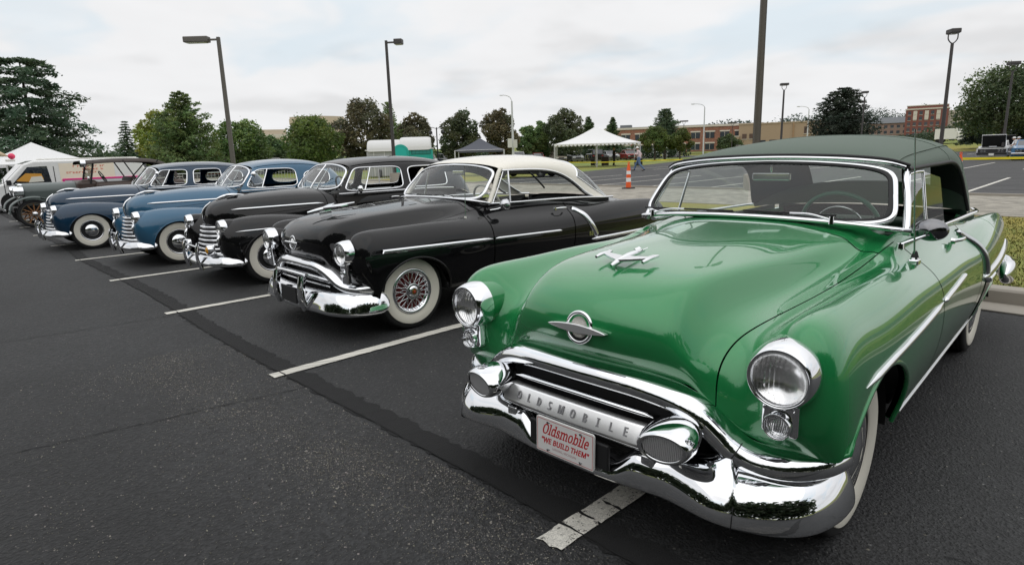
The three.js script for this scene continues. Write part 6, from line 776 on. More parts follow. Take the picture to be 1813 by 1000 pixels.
  // windshield in two panes
  const WS = new Surf([0, .33, .66, 1].map(t => [0, .25, .5, .75, .92, 1].map(k => { const k2 = k * k, b = Math.sin(Math.PI * t) * .012; return [lerp(.70, .585, t) * k, lerp(1.135 - .02 * k2, 1.485 - .05 * k2, t) + b, lerp(-1.0 - .07 * k2 * k2 - .03 * k, -1.30 - .04 * k2 * k2 - .02 * k, t) + b]; })));
  const out = []; for (let i = 0; i < 80; i++) { const a = i / 80 * 6.28318, q = p => Math.sign(p) * Math.abs(p) ** (2 / 4.5); out.push([.5 + .49 * q(Math.sin(a)), .98 * q(Math.cos(a))]); }
  for (const s of [1, -1]) { const P = [], N = []; for (const v of lin(-1, 1, 16)) { const mx = .98 * Math.pow(Math.max(0, 1 - Math.abs(v) ** 7), 1 / 7); const hs = lin(.012 * s, mx * s, 16); P.push(hs.map(w => WS.P(.5 + .49 * v, w))); N.push(hs.map(w => WS.N(.5 + .49 * v, w))); } part('windshield', gridGeo(P, N), M.glass, car); }
  framedGlass(car, WS, out, M.chrome, .014, ['', 'windshield_frame'], { fw: .012 });
  if (splitPost) part('windshield_bar', sweep(lin(.02, .98, 8).map(u => WS.P(u, 0)), () => oval(.012, .011, 8), { n: 16, up: [1, 0, 0] }), M.chrome, car);
  for (const s of [1, -1]) { const w = new THREE.Group(); w.name = 'wiper'; car.add(w); part('wiper_arm', tube([[s * .22, 1.14, -1.0], [s * .30, 1.19, -1.025], [s * .38, 1.24, -1.08]], .005, 10, 6), M.chrome, w); part('wiper_blade', tube([[s * .24, 1.175, -1.02], [s * .38, 1.24, -1.075], [s * .5, 1.29, -1.13]], .004, 10, 6), MC.seal, w); }
  // top with windows
  const us = z => T.uAt(.85, z), H0 = .50;
  const spans = windows.map(w => ({ ...w, ua: us(zt(w.z[0])), ub: us(zt(w.z[1])) }));
  part('roof', patch(T, lin(0, 1, 70), lin(-H0, H0, 44), { flange: .01, edges: 'u' }), pm, car);
  part('headlining', patch(T, lin(.02, .8, 24), lin(-H0, H0, 20), { off: -.014 }), std([.12, .11, .10], .95), car);
  for (const s of [1, -1]) { const m = g => s > 0 ? g : mirrorX(g); let prev = 0; const gl = [];
    const pil = (a, b) => gl.push(patch(T, lin(a, b, Math.max(3, Math.ceil((b - a) * 60))), lin(H0, 1, 14), { flange: .02, edges: '' }));
    for (const w of spans) { pil(prev, w.ua); const f = roundWindow(T, w.ua, w.ub, w.y[0], w.y[1], w.e ?? 5), cl = cosList(w.ua, w.ub, 40);
      gl.push(patch(T, cl, u => lin(H0, f(u)[0], 8), { flange: .02, edges: 'V' }), patch(T, cl, u => lin(f(u)[1], 1, 8), { flange: .02, edges: 'v' })); prev = w.ub;
      const ol = [...cl.map(u => [u, f(u)[0]]), ...[...cl].reverse().slice(1, -1).map(u => [u, f(u)[1]])]; const P = ol.map(([u, h]) => T.P(u, h)), N = ol.map(([u, h]) => T.N(u, h).map(q => -q));
      const cc = curve(P, true), oc = new THREE.CatmullRomCurve3(N.map(V3), true); part('window_frame', m(sweep(cc, () => oval(.009, .010, 8), { n: 110, closed: true, outs: t => oc.getPoint(t).toArray() })), M.chrome, car);
      if (w.open !== true) part('window_glass', m(patch(T, cl, u => lin(f(u)[0], f(u)[1], 6), { off: -.008 })), M.glass, car);
      if (w.vent) { const u = lerp(w.ua, w.ub, w.vent), [a, b] = f(u); part('vent_frame', m(sweep(lin(a, b, 5).map((h, i) => T.P(u + .012 * (.5 - i / 5), h)), () => oval(.009, .009, 8), { n: 12, up: [0, 0, 1] })), M.chrome, car); if (w.open === true) { const cv = lin(w.ua + .001, u, 10); part('vent_window', m(patch(T, cv, q => lin(f(q)[0], f(q)[1], 5), { off: -.006 })), M.glass, car); } } }
    pil(prev, 1);
    for (const q of gl.slice(0, 0)) q; part('side_frame', m(merge(gl)), pm, car);
    part('drip_rail', m(sweep(lin(.02, .72, 20).map(u => { const p = T.P(u, H0); return [p[0] + .004, p[1], p[2]]; }), () => oval(.008, .007, 8), { n: 60 })), pm, car);
    part('belt_moulding', m(sweep([[.74, 1.075, -1.07], [.765, 1.075, -1.4], [.785, 1.075, -2.0], [.785, 1.07, -2.7], [.74, 1.05, -3.1]], () => oval(.009, .010, 8), { n: 50 })), M.chrome, car);
    part('door_handle', m(merge(handleBar(-1.95, .98, .795, .14))), M.chrome, car); }
  if (mirror) { const k = new THREE.Group(); k.name = 'side_mirror'; k.position.set(...mirror); car.add(k); part('mirror_head', latheZ([[0, .04], [.03, .035], [.05, .01], [.055, -.01], [0, -.025]], 24), M.chrome, k); part('mirror_arm', bar([0, -.02, 0], [-.09, -.06, .02], .007), M.chrome, k); }
  const sm = std(seatC, .85); bench(car, 'front_seat', -1.95, sm, 1.3, .56, .46); bench(car, 'rear_seat', -2.0 - 1.0 * squeeze, sm, 1.2, .56, .46);
  part('inner_panel', [box(.03, .66, 2.1, .73, .74, -2.1), box(.03, .66, 2.1, -.73, .74, -2.1), box(1.3, .6, .03, 0, .75, -1.06), box(1.4, .03, 2.5, 0, .36, -2.1), box(1.3, .6, .03, 0, .78, -3.25)], std([.03, .028, .026], .9), car);
  part('dashboard', rbox(1.3, .16, .16, .04, 0, 1.03, -1.15), std([.03, .028, .026], .4), car);
  steeringWheel(car, [.34, 1.12, -1.38], .2, std([.02, .02, .02], .35));
  return car;
}
makeForties({ name: 'black_sedan', label: 'black forties sedan with amber fog lamps and barred grille, next to the black hardtop', pos: [-8.68, 0, -3.1], fog: true, fenderTrim: true, windows: [{ z: [-1.25, -2.12], y: [1.105, 1.425], e: 6, vent: .36, open: true }, { z: [-2.24, -2.95], y: [1.105, 1.415], e: 6, open: true }], mirror: [.83, 1.13, -1.36], squeeze: 1.04 });
makeForties({ name: 'blue_coupe', label: 'medium blue forties coupe with short rounded roof and whitewall tyres', pos: [-11.4, 0, -2.75], colour: [0.030, 0.105, 0.185], flake: .35, windows: [{ z: [-1.24, -2.22], y: [1.105, 1.42], e: 5, vent: .30, open: true }, { z: [-2.40, -3.05], y: [1.13, 1.37], e: 2.6 }], squeeze: .80, prow: true, seatC: [.16, .14, .12], mirror: [.80, 1.34, -1.28] });
makeForties({ name: 'navy_sedan', label: 'dark navy forties sedan with chrome hood spear, behind the blue coupe', pos: [-14.8, 0, -2.15], colour: [0.006, 0.031, 0.066], flake: .25, windows: [{ z: [-1.20, -1.82], y: [1.105, 1.425], e: 6, vent: .38, open: true }, { z: [-1.95, -2.52], y: [1.105, 1.425], e: 6, open: true }, { z: [-2.63, -2.98], y: [1.13, 1.36], e: 2.6 }], prow: true, seatC: [.06, .055, .05], mirror: [.80, 1.36, -1.26] });
// ---------- distant cars ----------
flatPoly([[-70, 6], [-74, -30], [-72, -58], [-62, -82], [-52, -100], [-66, -112], [-84, -90], [-96, -58], [-98, -20], [-94, 8]], -.0, lotMat, 'far_parking_lot', 4);
const glassDark = phys([.02, .025, .03], .05, 0, { clearcoat: 1 });
function modernCar(kind) { const L = { sedan: 4.6, wagon: 4.7, pickup: 5.2 }[kind], h0 = .34; const t = new THREE.Group(); const z = L / 2;
  const prof = { sedan: [[z, .42], [z - .05, .72], [z - .9, .86], [-z + .95, .93], [-z + .05, .9], [-z, .5]], wagon: [[z, .45], [z - .05, .85], [z - .9, 1.0], [-z + .3, 1.05], [-z, .95], [-z, .5]], pickup: [[z, .5], [z - .02, .98], [z - 1.1, 1.06], [-z, 1.06], [-z, .55]] }[kind];
  const gh = { sedan: [[z - 1.25, .86], [z - 1.95, 1.36], [-z + 1.6, 1.40], [-z + .75, .92]], wagon: [[z - 1.0, 1.0], [z - 1.6, 1.62], [-z + .3, 1.64], [-z + .1, 1.02]], pickup: [[z - 1.3, 1.06], [z - 1.9, 1.72], [-z + 2.1, 1.74], [-z + 1.95, 1.06]] }[kind];
  const ext = (pts, w, b) => { const s = new THREE.Shape(pts.map(p => new THREE.Vector2(p[0], p[1]))); const g = new THREE.ExtrudeGeometry(s, { depth: w - 2 * b, bevelEnabled: true, bevelSize: b, bevelThickness: b, bevelSegments: 3 }); g.translate(0, 0, -(w - 2 * b) / 2); g.rotateY(-Math.PI / 2); return g; };
  const pts = [...prof]; pts.push([-z + .12, .28], [z - .12, .28]); part('body', ext(pts, 1.78, .08), M.white, t); part('cabin_glass', ext(gh, 1.5, .05), glassDark, t); const top = [gh[1], gh[2], [gh[2][0], gh[2][1] + .06], [gh[1][0], gh[1][1] + .06]]; part('roof', ext(top, 1.5, .04), M.white, t);
  for (const s of [1, -1]) { part('pillar', [bar([s * .74, gh[0][1], gh[0][0]], [s * .70, gh[1][1], gh[1][0]], .05, 6)], M.white, t); part('pillar', [bar([s * .76, gh[3][1], gh[3][0]], [s * .70, gh[2][1], gh[2][0]], .08, 6)], M.white, t); part('pillar', bar([s * .77, gh[0][1], (gh[1][0] + gh[2][0]) / 2], [s * .72, gh[1][1], (gh[1][0] + gh[2][0]) / 2], .04, 6), M.white, t);
    for (const zz of [z - .85, -z + .9]) { const w = new THREE.Group(); w.name = 'wheel'; w.position.set(s * .80, .33, zz); w.rotation.y = s < 0 ? Math.PI : 0; t.add(w); part('tyre', latheX([[.2, -.1], [.31, -.1], [.33, -.05], [.33, .06], [.31, .1], [.2, .1]], 20), M.rubber, w); part('rim', latheX([[.21, .085], [.12, .06], [0, .09]], 16), M.reflector, w); }
    part('headlight', rbox(.34, .13, .1, .03, s * .62, prof[1][1] - .10, z + .03), lampFace, t); part('tail_light', rbox(.26, .14, .06, .02, s * .68, .78, -z - .06), std([.3, .01, .01], .2), t); }
  part('bumper', [rbox(1.7, .2, .14, .05, 0, .45, z + .05)], std([.05, .05, .05], .5), t); part('grille', box(.8, .14, .04, 0, .62, z + .085), M.black, t); return t; }
{
  const pt = { white: [.62, .62, .62], silver: [.34, .35, .36], black: [.012, .012, .014], red: [.26, .02, .018], blue: [.02, .045, .17], grey: [.10, .105, .11], tan: [.30, .26, .20] }, mats = {}; for (const k in pt) mats[k] = paint(pt[k], .2, .4);
  const protos = {}; for (const k of ['sedan', 'wagon', 'pickup']) protos[k] = modernCar(k);
  const rnd = rng(404), count = {}, ord = ['first', 'second', 'third', 'fourth', 'fifth', 'sixth', 'seventh', 'eighth', 'ninth', 'tenth', 'eleventh', 'twelfth', 'thirteenth', 'fourteenth'];
  const rows = [[[-71.5, -2], [-73, -30], 9, "in the far lot behind the forties cars", 1.35], [[-74, -33], [-71, -58], 9, "in the far lot behind the grey canopy", 1.2], [[-68, -62], [-58, -80], 8, "in the far lot behind the hedge", .95], [[-81, -6], [-84, -56], 12, "in the far lot's back row, left end", 1.3], [[-74, -74], [-62, -98], 8, "in the far lot's back row behind the hedge", .9], [[-50, -101], [-46, -108], 3, 'in front of the brick office building', .75]];
  const names = { sedan: 'saloon', wagon: 'minivan', pickup: 'pickup truck' }, nm = { sedan: 'parked_sedan', wagon: 'parked_wagon', pickup: 'parked_pickup' };
  const cols = ['white', 'silver', 'black', 'grey', 'silver', 'white', 'red', 'blue', 'black', 'tan', 'grey', 'white'];
  let seq = 0; for (const [a, b, n, where, turn] of rows) { const c = {}; const list = []; for (let k = 0; k < n; k++) { const kind = ['sedan', 'wagon', 'sedan', 'pickup', 'wagon'][Math.floor(rnd() * 5)], cl = cols[(seq++ * 5 + Math.floor(rnd() * 3)) % cols.length], key = cl + kind; c[key] = (c[key] ?? -1) + 1; list.push([kind, cl, c[key], k]); }
    for (const [kind, cl, i, k] of list) { const o = protos[kind].clone(); o.traverse(q => { if (q.isMesh && ['body', 'roof', 'pillar'].includes(q.name)) q.material = mats[cl]; }); o.name = numbered(nm[kind]); const f = n > 1 ? k / (n - 1) : 0, x = lerp(a[0], b[0], f) + (rnd() - .5) * .5, z = lerp(a[1], b[1], f); o.position.set(x, .0, z); o.rotation.y = turn + (rnd() < .4 ? Math.PI : 0) + (rnd() - .5) * .06; scene.add(o); const many = list.filter(q => q[0] === kind && q[1] === cl).length > 1; tag(o, `${many ? ord[i] + ' ' : ''}${cl} ${names[kind]} from the left ${where}`.replace(many ? '' : ' from the left', ''), 'car', 'cars parked in the far lot'); } }
}
// white car with its hood up, and its neighbours, in the second lot
{ const mk = (name, label, pos, turn, colour, open) => { const c = thing(name, label, 'car', pos, turn), pm = paint(colour, .1, .4);
    const ext = (pts, w, b, n = 3) => { const s = new THREE.Shape(pts.map(p => new THREE.Vector2(p[0], p[1]))); const g = new THREE.ExtrudeGeometry(s, { depth: w - 2 * b, bevelEnabled: true, bevelSize: b, bevelThickness: b, bevelSegments: n }); g.translate(0, 0, -(w - 2 * b) / 2); g.rotateY(-Math.PI / 2); return g; };
    part('body', ext([[2.4, .42], [2.42, .80], [1.15, open ? .80 : .93], [1.1, .95], [-1.4, .97], [-2.4, .92], [-2.45, .5], [-2.3, .28], [2.3, .28]], 1.9, .08), pm, c); part('cabin_glass', ext([[.95, .96], [.25, 1.33], [-.9, 1.35], [-1.6, .97]], 1.5, .05), glassDark, c); part('roof', ext([[.2, 1.33], [-.88, 1.35], [-.86, 1.40], [.16, 1.39]], 1.5, .05), pm, c);
    for (const s of [1, -1]) { part('pillar', bar([s * .74, .97, .95], [s * .70, 1.35, .25], .05, 6), pm, c); part('pillar', bar([s * .76, .97, -1.55], [s * .70, 1.36, -.9], .10, 6), pm, c); for (const z of [1.5, -1.35]) makeWheel(c, [s * .84, .34, z], s, { R: .34, W: .2, cap: 'disc', ww: null }); }
    part('grille', open ? rbox(1.7, .30, .05, .02, 0, .66, 2.505) : box(1.45, .20, .05, 0, .66, 2.505), M.black, c); for (const s of [1, -1]) { makeLamp(c, [s * .62, .68, 2.54], .075, { depth: .06, hood: 0 }); makeLamp(c, [s * .42, .68, 2.54], .075, { depth: .06, hood: 0 }); } part('bumper', rbox(1.86, .15, .14, .04, 0, .47, 2.52), open ? M.black : M.chrome, c); part('licence_plate', box(.32, .16, .02, 0, .40, 2.6), M.white, c);
    if (open) { part('hood', [rbox(1.5, .05, 1.35, .02, 0, 1.33, 1.42, 0, -.92)], pm, c); part('hood_underside', rbox(1.42, .03, 1.27, .01, 0, 1.302, 1.455, 0, -.92), MC.under, c); part('engine_bay', box(1.4, .03, 1.2, 0, .893, 1.75), MC.under, c); part('engine', [rbox(.5, .12, .5, .04, 0, .95, 1.7)], M.chromeDull, c); part('fender_stripe', both(box(.012, .35, .10, .955, .66, 1.9, 0, .3)), M.black, c); }
    return c; };
  mk('white_muscle_car', 'white car with black front and its hood propped open in the second lot', [-9.6, 0, -61.6], .10, [.66, .66, .66], true);
  mk('silver_coupe', 'silver car parked right of the white car with the open hood', [-8.3, 0, -66.2], .0, [.50, .52, .54], false);
  mk('black_coupe', 'black car with its hood open behind the silver car', [-11.0, 0, -77.5], .0, [.02, .02, .02], true);
  mk('blue_coupe_far', 'blue and red car cut off by the right edge of the picture', [-7.15, 0, -59.2], .1, [.06, .16, .30], false).name = numbered('blue_car');
  mk('dark_convertible', 'dark old car seen through the side window of the black hardtop', [-28.9, 0, -28.6], 1.9, [.012, .012, .014], false).name = numbered('dark_car');
}
{ const t = thing('box_truck', 'white box truck with orange stripe on the road at the right', 'truck', [-26.3, 1.02, -128.3], 1.45); part('cargo_box', rbox(2.1, 1.75, 3.3, .05, 0, 1.55, -.3), M.white, t); part('cab', rbox(2.0, 1.35, 1.5, .15, 0, 1.15, 2.1), M.white, t); part('bonnet', rbox(1.9, .8, 1.0, .15, 0, .9, 2.9), M.white, t); part('windshield', box(1.7, .55, .05, 0, 1.5, 2.86, 0, -.3), glassDark, t); part('stripe', box(.02, .35, 1.3, 1.01, 1.0, 2.3, 0, .3), std([.7, .3, .02], .5), t); for (const s of [1, -1]) for (const z of [2.4, -1.4]) part('wheel', latheX([[0, .12], [.36, .12], [.4, .05], [.4, -.05], [.36, -.12]], 18, s * .95, .4, z), M.rubber, t); }
flatPoly([[-80, -122], [-40, -126], [-10, -127], [30, -130], [30, -134], [-10, -131.5], [-40, -130], [-80, -126]], 0, concMat, 'road', 3).position.y = 1.02;
// ---------- the white van ----------
{ const v = thing('ice_cream_van', 'white food van with pink framed menu board and round badge at the left edge', 'van', [-29.0, 0, -2.2], 0.02), wm = paint([.80, .80, .79], 0, .5), W = .98; v.scale.set(1, .87, 1); // +x side faces the camera
  const s = new THREE.Shape([[.95, .30], [.98, .62], [.86, .90], [.20, 1.10], [-.42, 1.86], [-.7, 1.98], [-4.0, 2.0], [-4.15, 1.6], [-4.15, .35], [-3.6, .3]].map(p => new THREE.Vector2(...p))); const g = new THREE.ExtrudeGeometry(s, { depth: 1.76, bevelEnabled: true, bevelSize: .08, bevelThickness: .10, bevelSegments: 4 }); g.translate(0, 0, -.88); g.rotateY(-Math.PI / 2); part('body', g, wm, v);
  for (const q of [1, -1]) { for (const z of [0, -3.15]) makeWheel(v, [q * .86, .36, z], q, { R: .36, W: .2, cap: 'disc', ww: null }); part('wheel_arch', [(() => { const c = new THREE.CylinderGeometry(.44, .44, .06, 26); c.rotateZ(Math.PI / 2); c.translate(q * .965, .40, 0); return c; })()], MC.under, v); part('wheel_arch', (() => { const c = new THREE.CylinderGeometry(.44, .44, .06, 26); c.rotateZ(Math.PI / 2); c.translate(q * .965, .40, -3.15); return c; })(), MC.under, v); }
  const sideShape = (pts, x, m, n, d = .012) => { const e = new THREE.ExtrudeGeometry(new THREE.Shape(pts.map(p => new THREE.Vector2(...p))), { depth: d, bevelEnabled: false }); e.rotateY(-Math.PI / 2); e.translate(x + d, 0, 0); part(n, e, m, v); };
  sideShape([[.02, 1.13], [-.48, 1.80], [-1.05, 1.82], [-1.12, 1.14]], .978, glassDark, 'door_window'); part('door_line', [box(.012, 1.5, .02, .985, 1.05, -1.24), box(.012, 1.1, .02, .985, .9, .25)], MC.seal, v); part('windshield', (() => { const c = box(1.6, .03, .88, 0, 0, 0); c.rotateX(.88); c.translate(0, 1.52, -.05); return c; })(), glassDark, v);
  sideShape([[-.10, 1.25], [-.4, 1.55], [-.85, 1.52], [-.9, 1.3], [-.5, 1.2]], .990, std([.62, .30, .04], .6), 'window_sticker', .006); sideShape([[-.45, 1.18], [-.55, 1.4], [-.85, 1.42], [-.9, 1.2]], .997, std([.7, .68, .6], .6), 'window_sticker', .006);
  part('door_handle', box(.02, .16, .05, .985, 1.06, -1.36), MC.seal, v);
  part('badge_print', (() => { const c = new THREE.CircleGeometry(.30, 32); c.rotateY(Math.PI / 2); c.translate(.986, .86, -.52); return c; })(), new THREE.MeshStandardMaterial({ roughness: .5, map: canvasTex(256, 256, (c, w) => { c.fillStyle = '#d8d8d6'; c.fillRect(0, 0, w, w); c.strokeStyle = '#6a6f76'; c.lineWidth = 36; c.beginPath(); c.arc(128, 128, 104, 0, 7); c.stroke(); c.fillStyle = '#e4c02a'; c.beginPath(); c.arc(128, 138, 62, 0, 7); c.fill(); c.fillStyle = '#8fae4a'; c.fillRect(90, 150, 76, 30); }) }), v);
  const board = canvasTex(1024, 512, (c, w, h) => { c.fillStyle = '#efe3cf'; c.fillRect(0, 0, w, h); c.fillStyle = '#d4583e'; c.textAlign = 'center'; c.font = 'bold 84px sans-serif'; const rr = rng(9); const line = (y, x0, x1) => { let x = x0; while (x < x1) { const l = 24 + rr() * 26; c.fillRect(x, y - 50 * (.7 + .3 * rr()), l, 12); c.fillRect(x, y - 50, 12, 50); if (rr() > .4) c.fillRect(x, y - 14, l, 12); x += l + 12 + (rr() > .8 ? 40 : 0); } }; line(110, 250, 800); line(190, 420, 780); line(270, 120, 640); });
  part('sign_board', (() => { const c = new THREE.PlaneGeometry(1.75, .82); c.rotateY(Math.PI / 2); c.translate(.986, 1.50, -2.28); return c; })(), new THREE.MeshStandardMaterial({ map: board, roughness: .6 }), v);
  part('menu_frame', [box(.03, .07, 2.6, .99, 1.24, -2.75), box(.03, .07, 2.6, .99, .72, -2.75), box(.03, .5, .07, .99, .98, -1.48), box(.03, .5, .07, .99, .98, -4.0)], std([.75, .03, .25], .5), v);
  part('menu_print', (() => { const c = new THREE.PlaneGeometry(2.5, .46); c.rotateY(Math.PI / 2); c.translate(.988, .98, -2.75); return c; })(), new THREE.MeshStandardMaterial({ roughness: .6, map: canvasTex(1024, 192, (c, w, h) => { c.fillStyle = '#cfd2d4'; c.fillRect(0, 0, w, h); const rr = rng(3); for (let k = 0; k < 8; k++) { c.fillStyle = '#3a3330'; c.fillRect(k * 128 + 4, 70, 120, 26); c.fillStyle = ['#d98a2c', '#c96a4a', '#e0b040', '#c05a5a'][k % 4]; c.beginPath(); c.ellipse(k * 128 + 64, 140, 50, 40, 0, 0, 7); c.fill(); c.fillStyle = '#e8d8c0'; c.beginPath(); c.ellipse(k * 128 + 50 + rr() * 30, 128, 22, 16, 0, 0, 7); c.fill(); } }) }), v);
  part('side_mirror', rbox(.12, .2, .14, .03, 1.08, 1.2, .12), MC.seal, v); part('roof_rail', rbox(.1, .05, 3.2, .02, .8, 2.1, -2.4), M.white, v);
  part('headlight', rbox(.3, .2, .08, .04, .68, .74, 1.02), lampFace, v); part('bumper', rbox(1.95, .24, .16, .06, 0, .42, 1.02), std([.5, .5, .5], .5), v);
  const c = thing('roof_cone', 'pink and cream ice cream cone figure on the roof of the white van', 'roof sign', [-29.0, 1.78, -2.35]); c.scale.setScalar(.55); part('scoop', new THREE.SphereGeometry(.2, 20, 14).translate(0, .34, -.1), std([.72, .04, .12], .4), c); const k = new THREE.ConeGeometry(.2, .62, 18); k.rotateX(-1.9); k.translate(0, .42, .28); part('wafer_cone', k, std([.62, .5, .34], .7), c); part('cone_stand', rbox(.3, .14, .5, .03, 0, .07, 0), M.white, c); }
// ---------- the old touring car ----------
{ const o = thing('old_touring_car', "grey and brown twenties touring car with wooden wheels behind the navy sedan", 'car', [-21.1, 0, -1.95], 0.0), green = std([.085, .105, .10], .35), brown = std([.060, .040, .032], .45), wood = std([.22, .10, .035], .5);
  const wheel = (x, z, s) => { const w = new THREE.Group(); w.name = 'wheel'; w.position.set(x, .385, z); w.rotation.y = s < 0 ? Math.PI : 0; o.add(w); part('tyre', latheX([[.30, -.05], [.35, -.06], [.38, -.04], [.385, 0], [.38, .04], [.35, .06], [.30, .05]], 44), M.rubber, w); part('rim', latheX([[.30, -.045], [.305, .05], [.28, .05], [.28, -.04]], 40), std([.2, .17, .12], .4, .4), w); for (let k = 0; k < 12; k++) { const a = k / 12 * 6.2832; part('spoke', bar([.01, Math.cos(a) * .06, Math.sin(a) * .06], [.01, Math.cos(a) * .29, Math.sin(a) * .29], .017, 6), wood, w); } part('hub', latheX([[.075, -.04], [.075, .05], [.05, .09], [0, .10]], 20), M.chrome, w); };
  for (const [x, z, s] of [[.70, 0, 1], [-.70, 0, -1], [.70, -2.85, 1], [-.70, -2.85, -1]]) wheel(x, z, s);
  part('hood', (() => { const s = new THREE.Shape(); s.moveTo(-.34, .62); s.lineTo(-.34, .98); s.quadraticCurveTo(-.32, 1.16, 0, 1.20); s.quadraticCurveTo(.32, 1.16, .34, .98); s.lineTo(.34, .62); s.lineTo(-.34, .62); const g = new THREE.ExtrudeGeometry(s, { depth: 1.15, bevelEnabled: true, bevelSize: .015, bevelThickness: .02, curveSegments: 14 }); g.translate(0, 0, -1.05); return g; })(), green, o); part('radiator', rbox(.66, .66, .12, .08, 0, .89, .17), M.chrome, o); part('radiator_core', box(.52, .5, .02, 0, .87, .235), MC.seal, o);
  part('cowl', rbox(1.2, .62, .5, .12, 0, .93, -1.3, 0, 0, 0, 4), brown, o); part('body', rbox(1.44, .62, 2.3, .12, 0, .86, -2.6, 0, 0, 0, 4), brown, o); part('frame', [box(.9, .12, 3.6, 0, .5, -1.4)], MC.seal, o); part('running_board', both(box(.26, .04, 1.5, .74, .42, -1.45)), MC.seal, o);
  for (const s of [1, -1]) { for (const z0 of [0, -2.85]) part('fender', sweep([[s * .72, .42, z0 + .52], [s * .72, .66, z0 + .44], [s * .72, .82, z0 + .16], [s * .72, .82, z0 - .16], [s * .72, .68, z0 - .46], [s * .72, .44, z0 - .75]], () => [[-.13, -.012], [.13, -.012], [.14, .0], [.12, .02], [0, .035], [-.12, .02], [-.14, 0]], { n: 40, up: [0, .3, 1] }), green, o); makeLamp(o, [s * .46, 1.0, .34], .12, { depth: .2 }); }
  part('lamp_bar', bar([-.5, .84, .26], [.5, .84, .26], .02), M.chrome, o); part('front_bumper', both(rbox(.85, .06, .03, .012, .42, .52, .60)), M.chrome, o);
  for (const s of [1, -1]) { part('windshield_post', bar([s * .60, 1.15, -1.36], [s * .58, 1.78, -1.50], .025), MC.seal, o); part('top_bow', [bar([s * .66, 1.15, -2.5], [s * .64, 1.80, -2.2], .018), bar([s * .66, 1.15, -2.55], [s * .64, 1.78, -3.1], .018)], MC.seal, o); }
  part('windshield', box(1.16, .56, .012, 0, 1.48, -1.44, 0, -.2), M.glass, o); part('cloth_top', patch(new Surf([[[0, 1.80, -1.2], [.4, 1.79, -1.2], [.62, 1.76, -1.2], [.66, 1.70, -1.2]], [[0, 1.86, -1.8], [.4, 1.85, -1.8], [.64, 1.82, -1.8], [.68, 1.74, -1.8]], [[0, 1.87, -2.6], [.4, 1.86, -2.6], [.64, 1.83, -2.6], [.68, 1.75, -2.6]], [[0, 1.82, -3.4], [.4, 1.81, -3.4], [.64, 1.78, -3.4], [.68, 1.68, -3.4]], [[0, 1.3, -3.66], [.4, 1.3, -3.66], [.62, 1.28, -3.6], [.68, 1.2, -3.5]]]), lin(0, 1, 24), lin(-1, 1, 20), { flange: .02 }), std([.055, .045, .040], .9, 0, { side: THREE.DoubleSide }), o);
  o.scale.set(1, .94, 1); steeringWheel(o, [.32, 1.30, -1.72], .2, M.black); bench(o, 'front_seat', -2.2, std([.03, .02, .016], .7), 1.2, .82, .45); part('rear_view_drum', (() => { const g = new THREE.CylinderGeometry(.10, .10, .12, 18); g.rotateX(Math.PI / 2); g.translate(.74, 1.72, -1.22); return g; })(), M.chrome, o); part('side_mirror', latheZ([[0, .03], [.06, .02], [.07, -.01], [0, -.02]], 18).translate(.78, 1.3, -1.3), M.chrome, o); }
// ---------- people ----------
function blobMesh(caps, res, centre, half, blend = .035) { // smooth union of tapered capsules -> one continuous surface
  const mc = new MarchingCubes(res, M.white, false, false, 200000); mc.isolation = 0; mc.reset(); let k = 0; const f = mc.field;
  for (let z = 0; z < res; z++) for (let y = 0; y < res; y++) for (let x = 0; x < res; x++) { const px = centre[0] + (x / res * 2 - 1) * half, py = centre[1] + (y / res * 2 - 1) * half, pz = centre[2] + (z / res * 2 - 1) * half; let s = 0, m = 9;
    for (const [a, b, ra, rb] of caps) { const bx = b[0] - a[0], by = b[1] - a[1], bz = b[2] - a[2], qx = px - a[0], qy = py - a[1], qz = pz - a[2], l = bx * bx + by * by + bz * bz || 1e-9, t = Math.min(1, Math.max(0, (qx * bx + qy * by + qz * bz) / l)); const d = Math.hypot(qx - bx * t, qy - by * t, qz - bz * t) - lerp(ra, rb, t); s += Math.exp(-d / blend * 2); if (d < m) m = d; }
    f[x + y * res + z * res * res] = -(m > .25 ? m : -Math.log(s) * blend / 2); }
  mc.update(); const n = mc.count, g = new THREE.BufferGeometry(); const P = new Float32Array(mc.positionArray.slice(0, n * 3)), N = new Float32Array(mc.normalArray.slice(0, n * 3)); for (let i = 0; i < n; i++) for (let c = 0; c < 3; c++) P[i * 3 + c] = centre[c] + P[i * 3 + c] * half;
  g.setAttribute('position', new THREE.BufferAttribute(P, 3)); g.setAttribute('normal', new THREE.BufferAttribute(N, 3)); g.computeVertexNormals(); const h = mergeVertices(g, 1e-4); h.computeVertexNormals(); return h; }
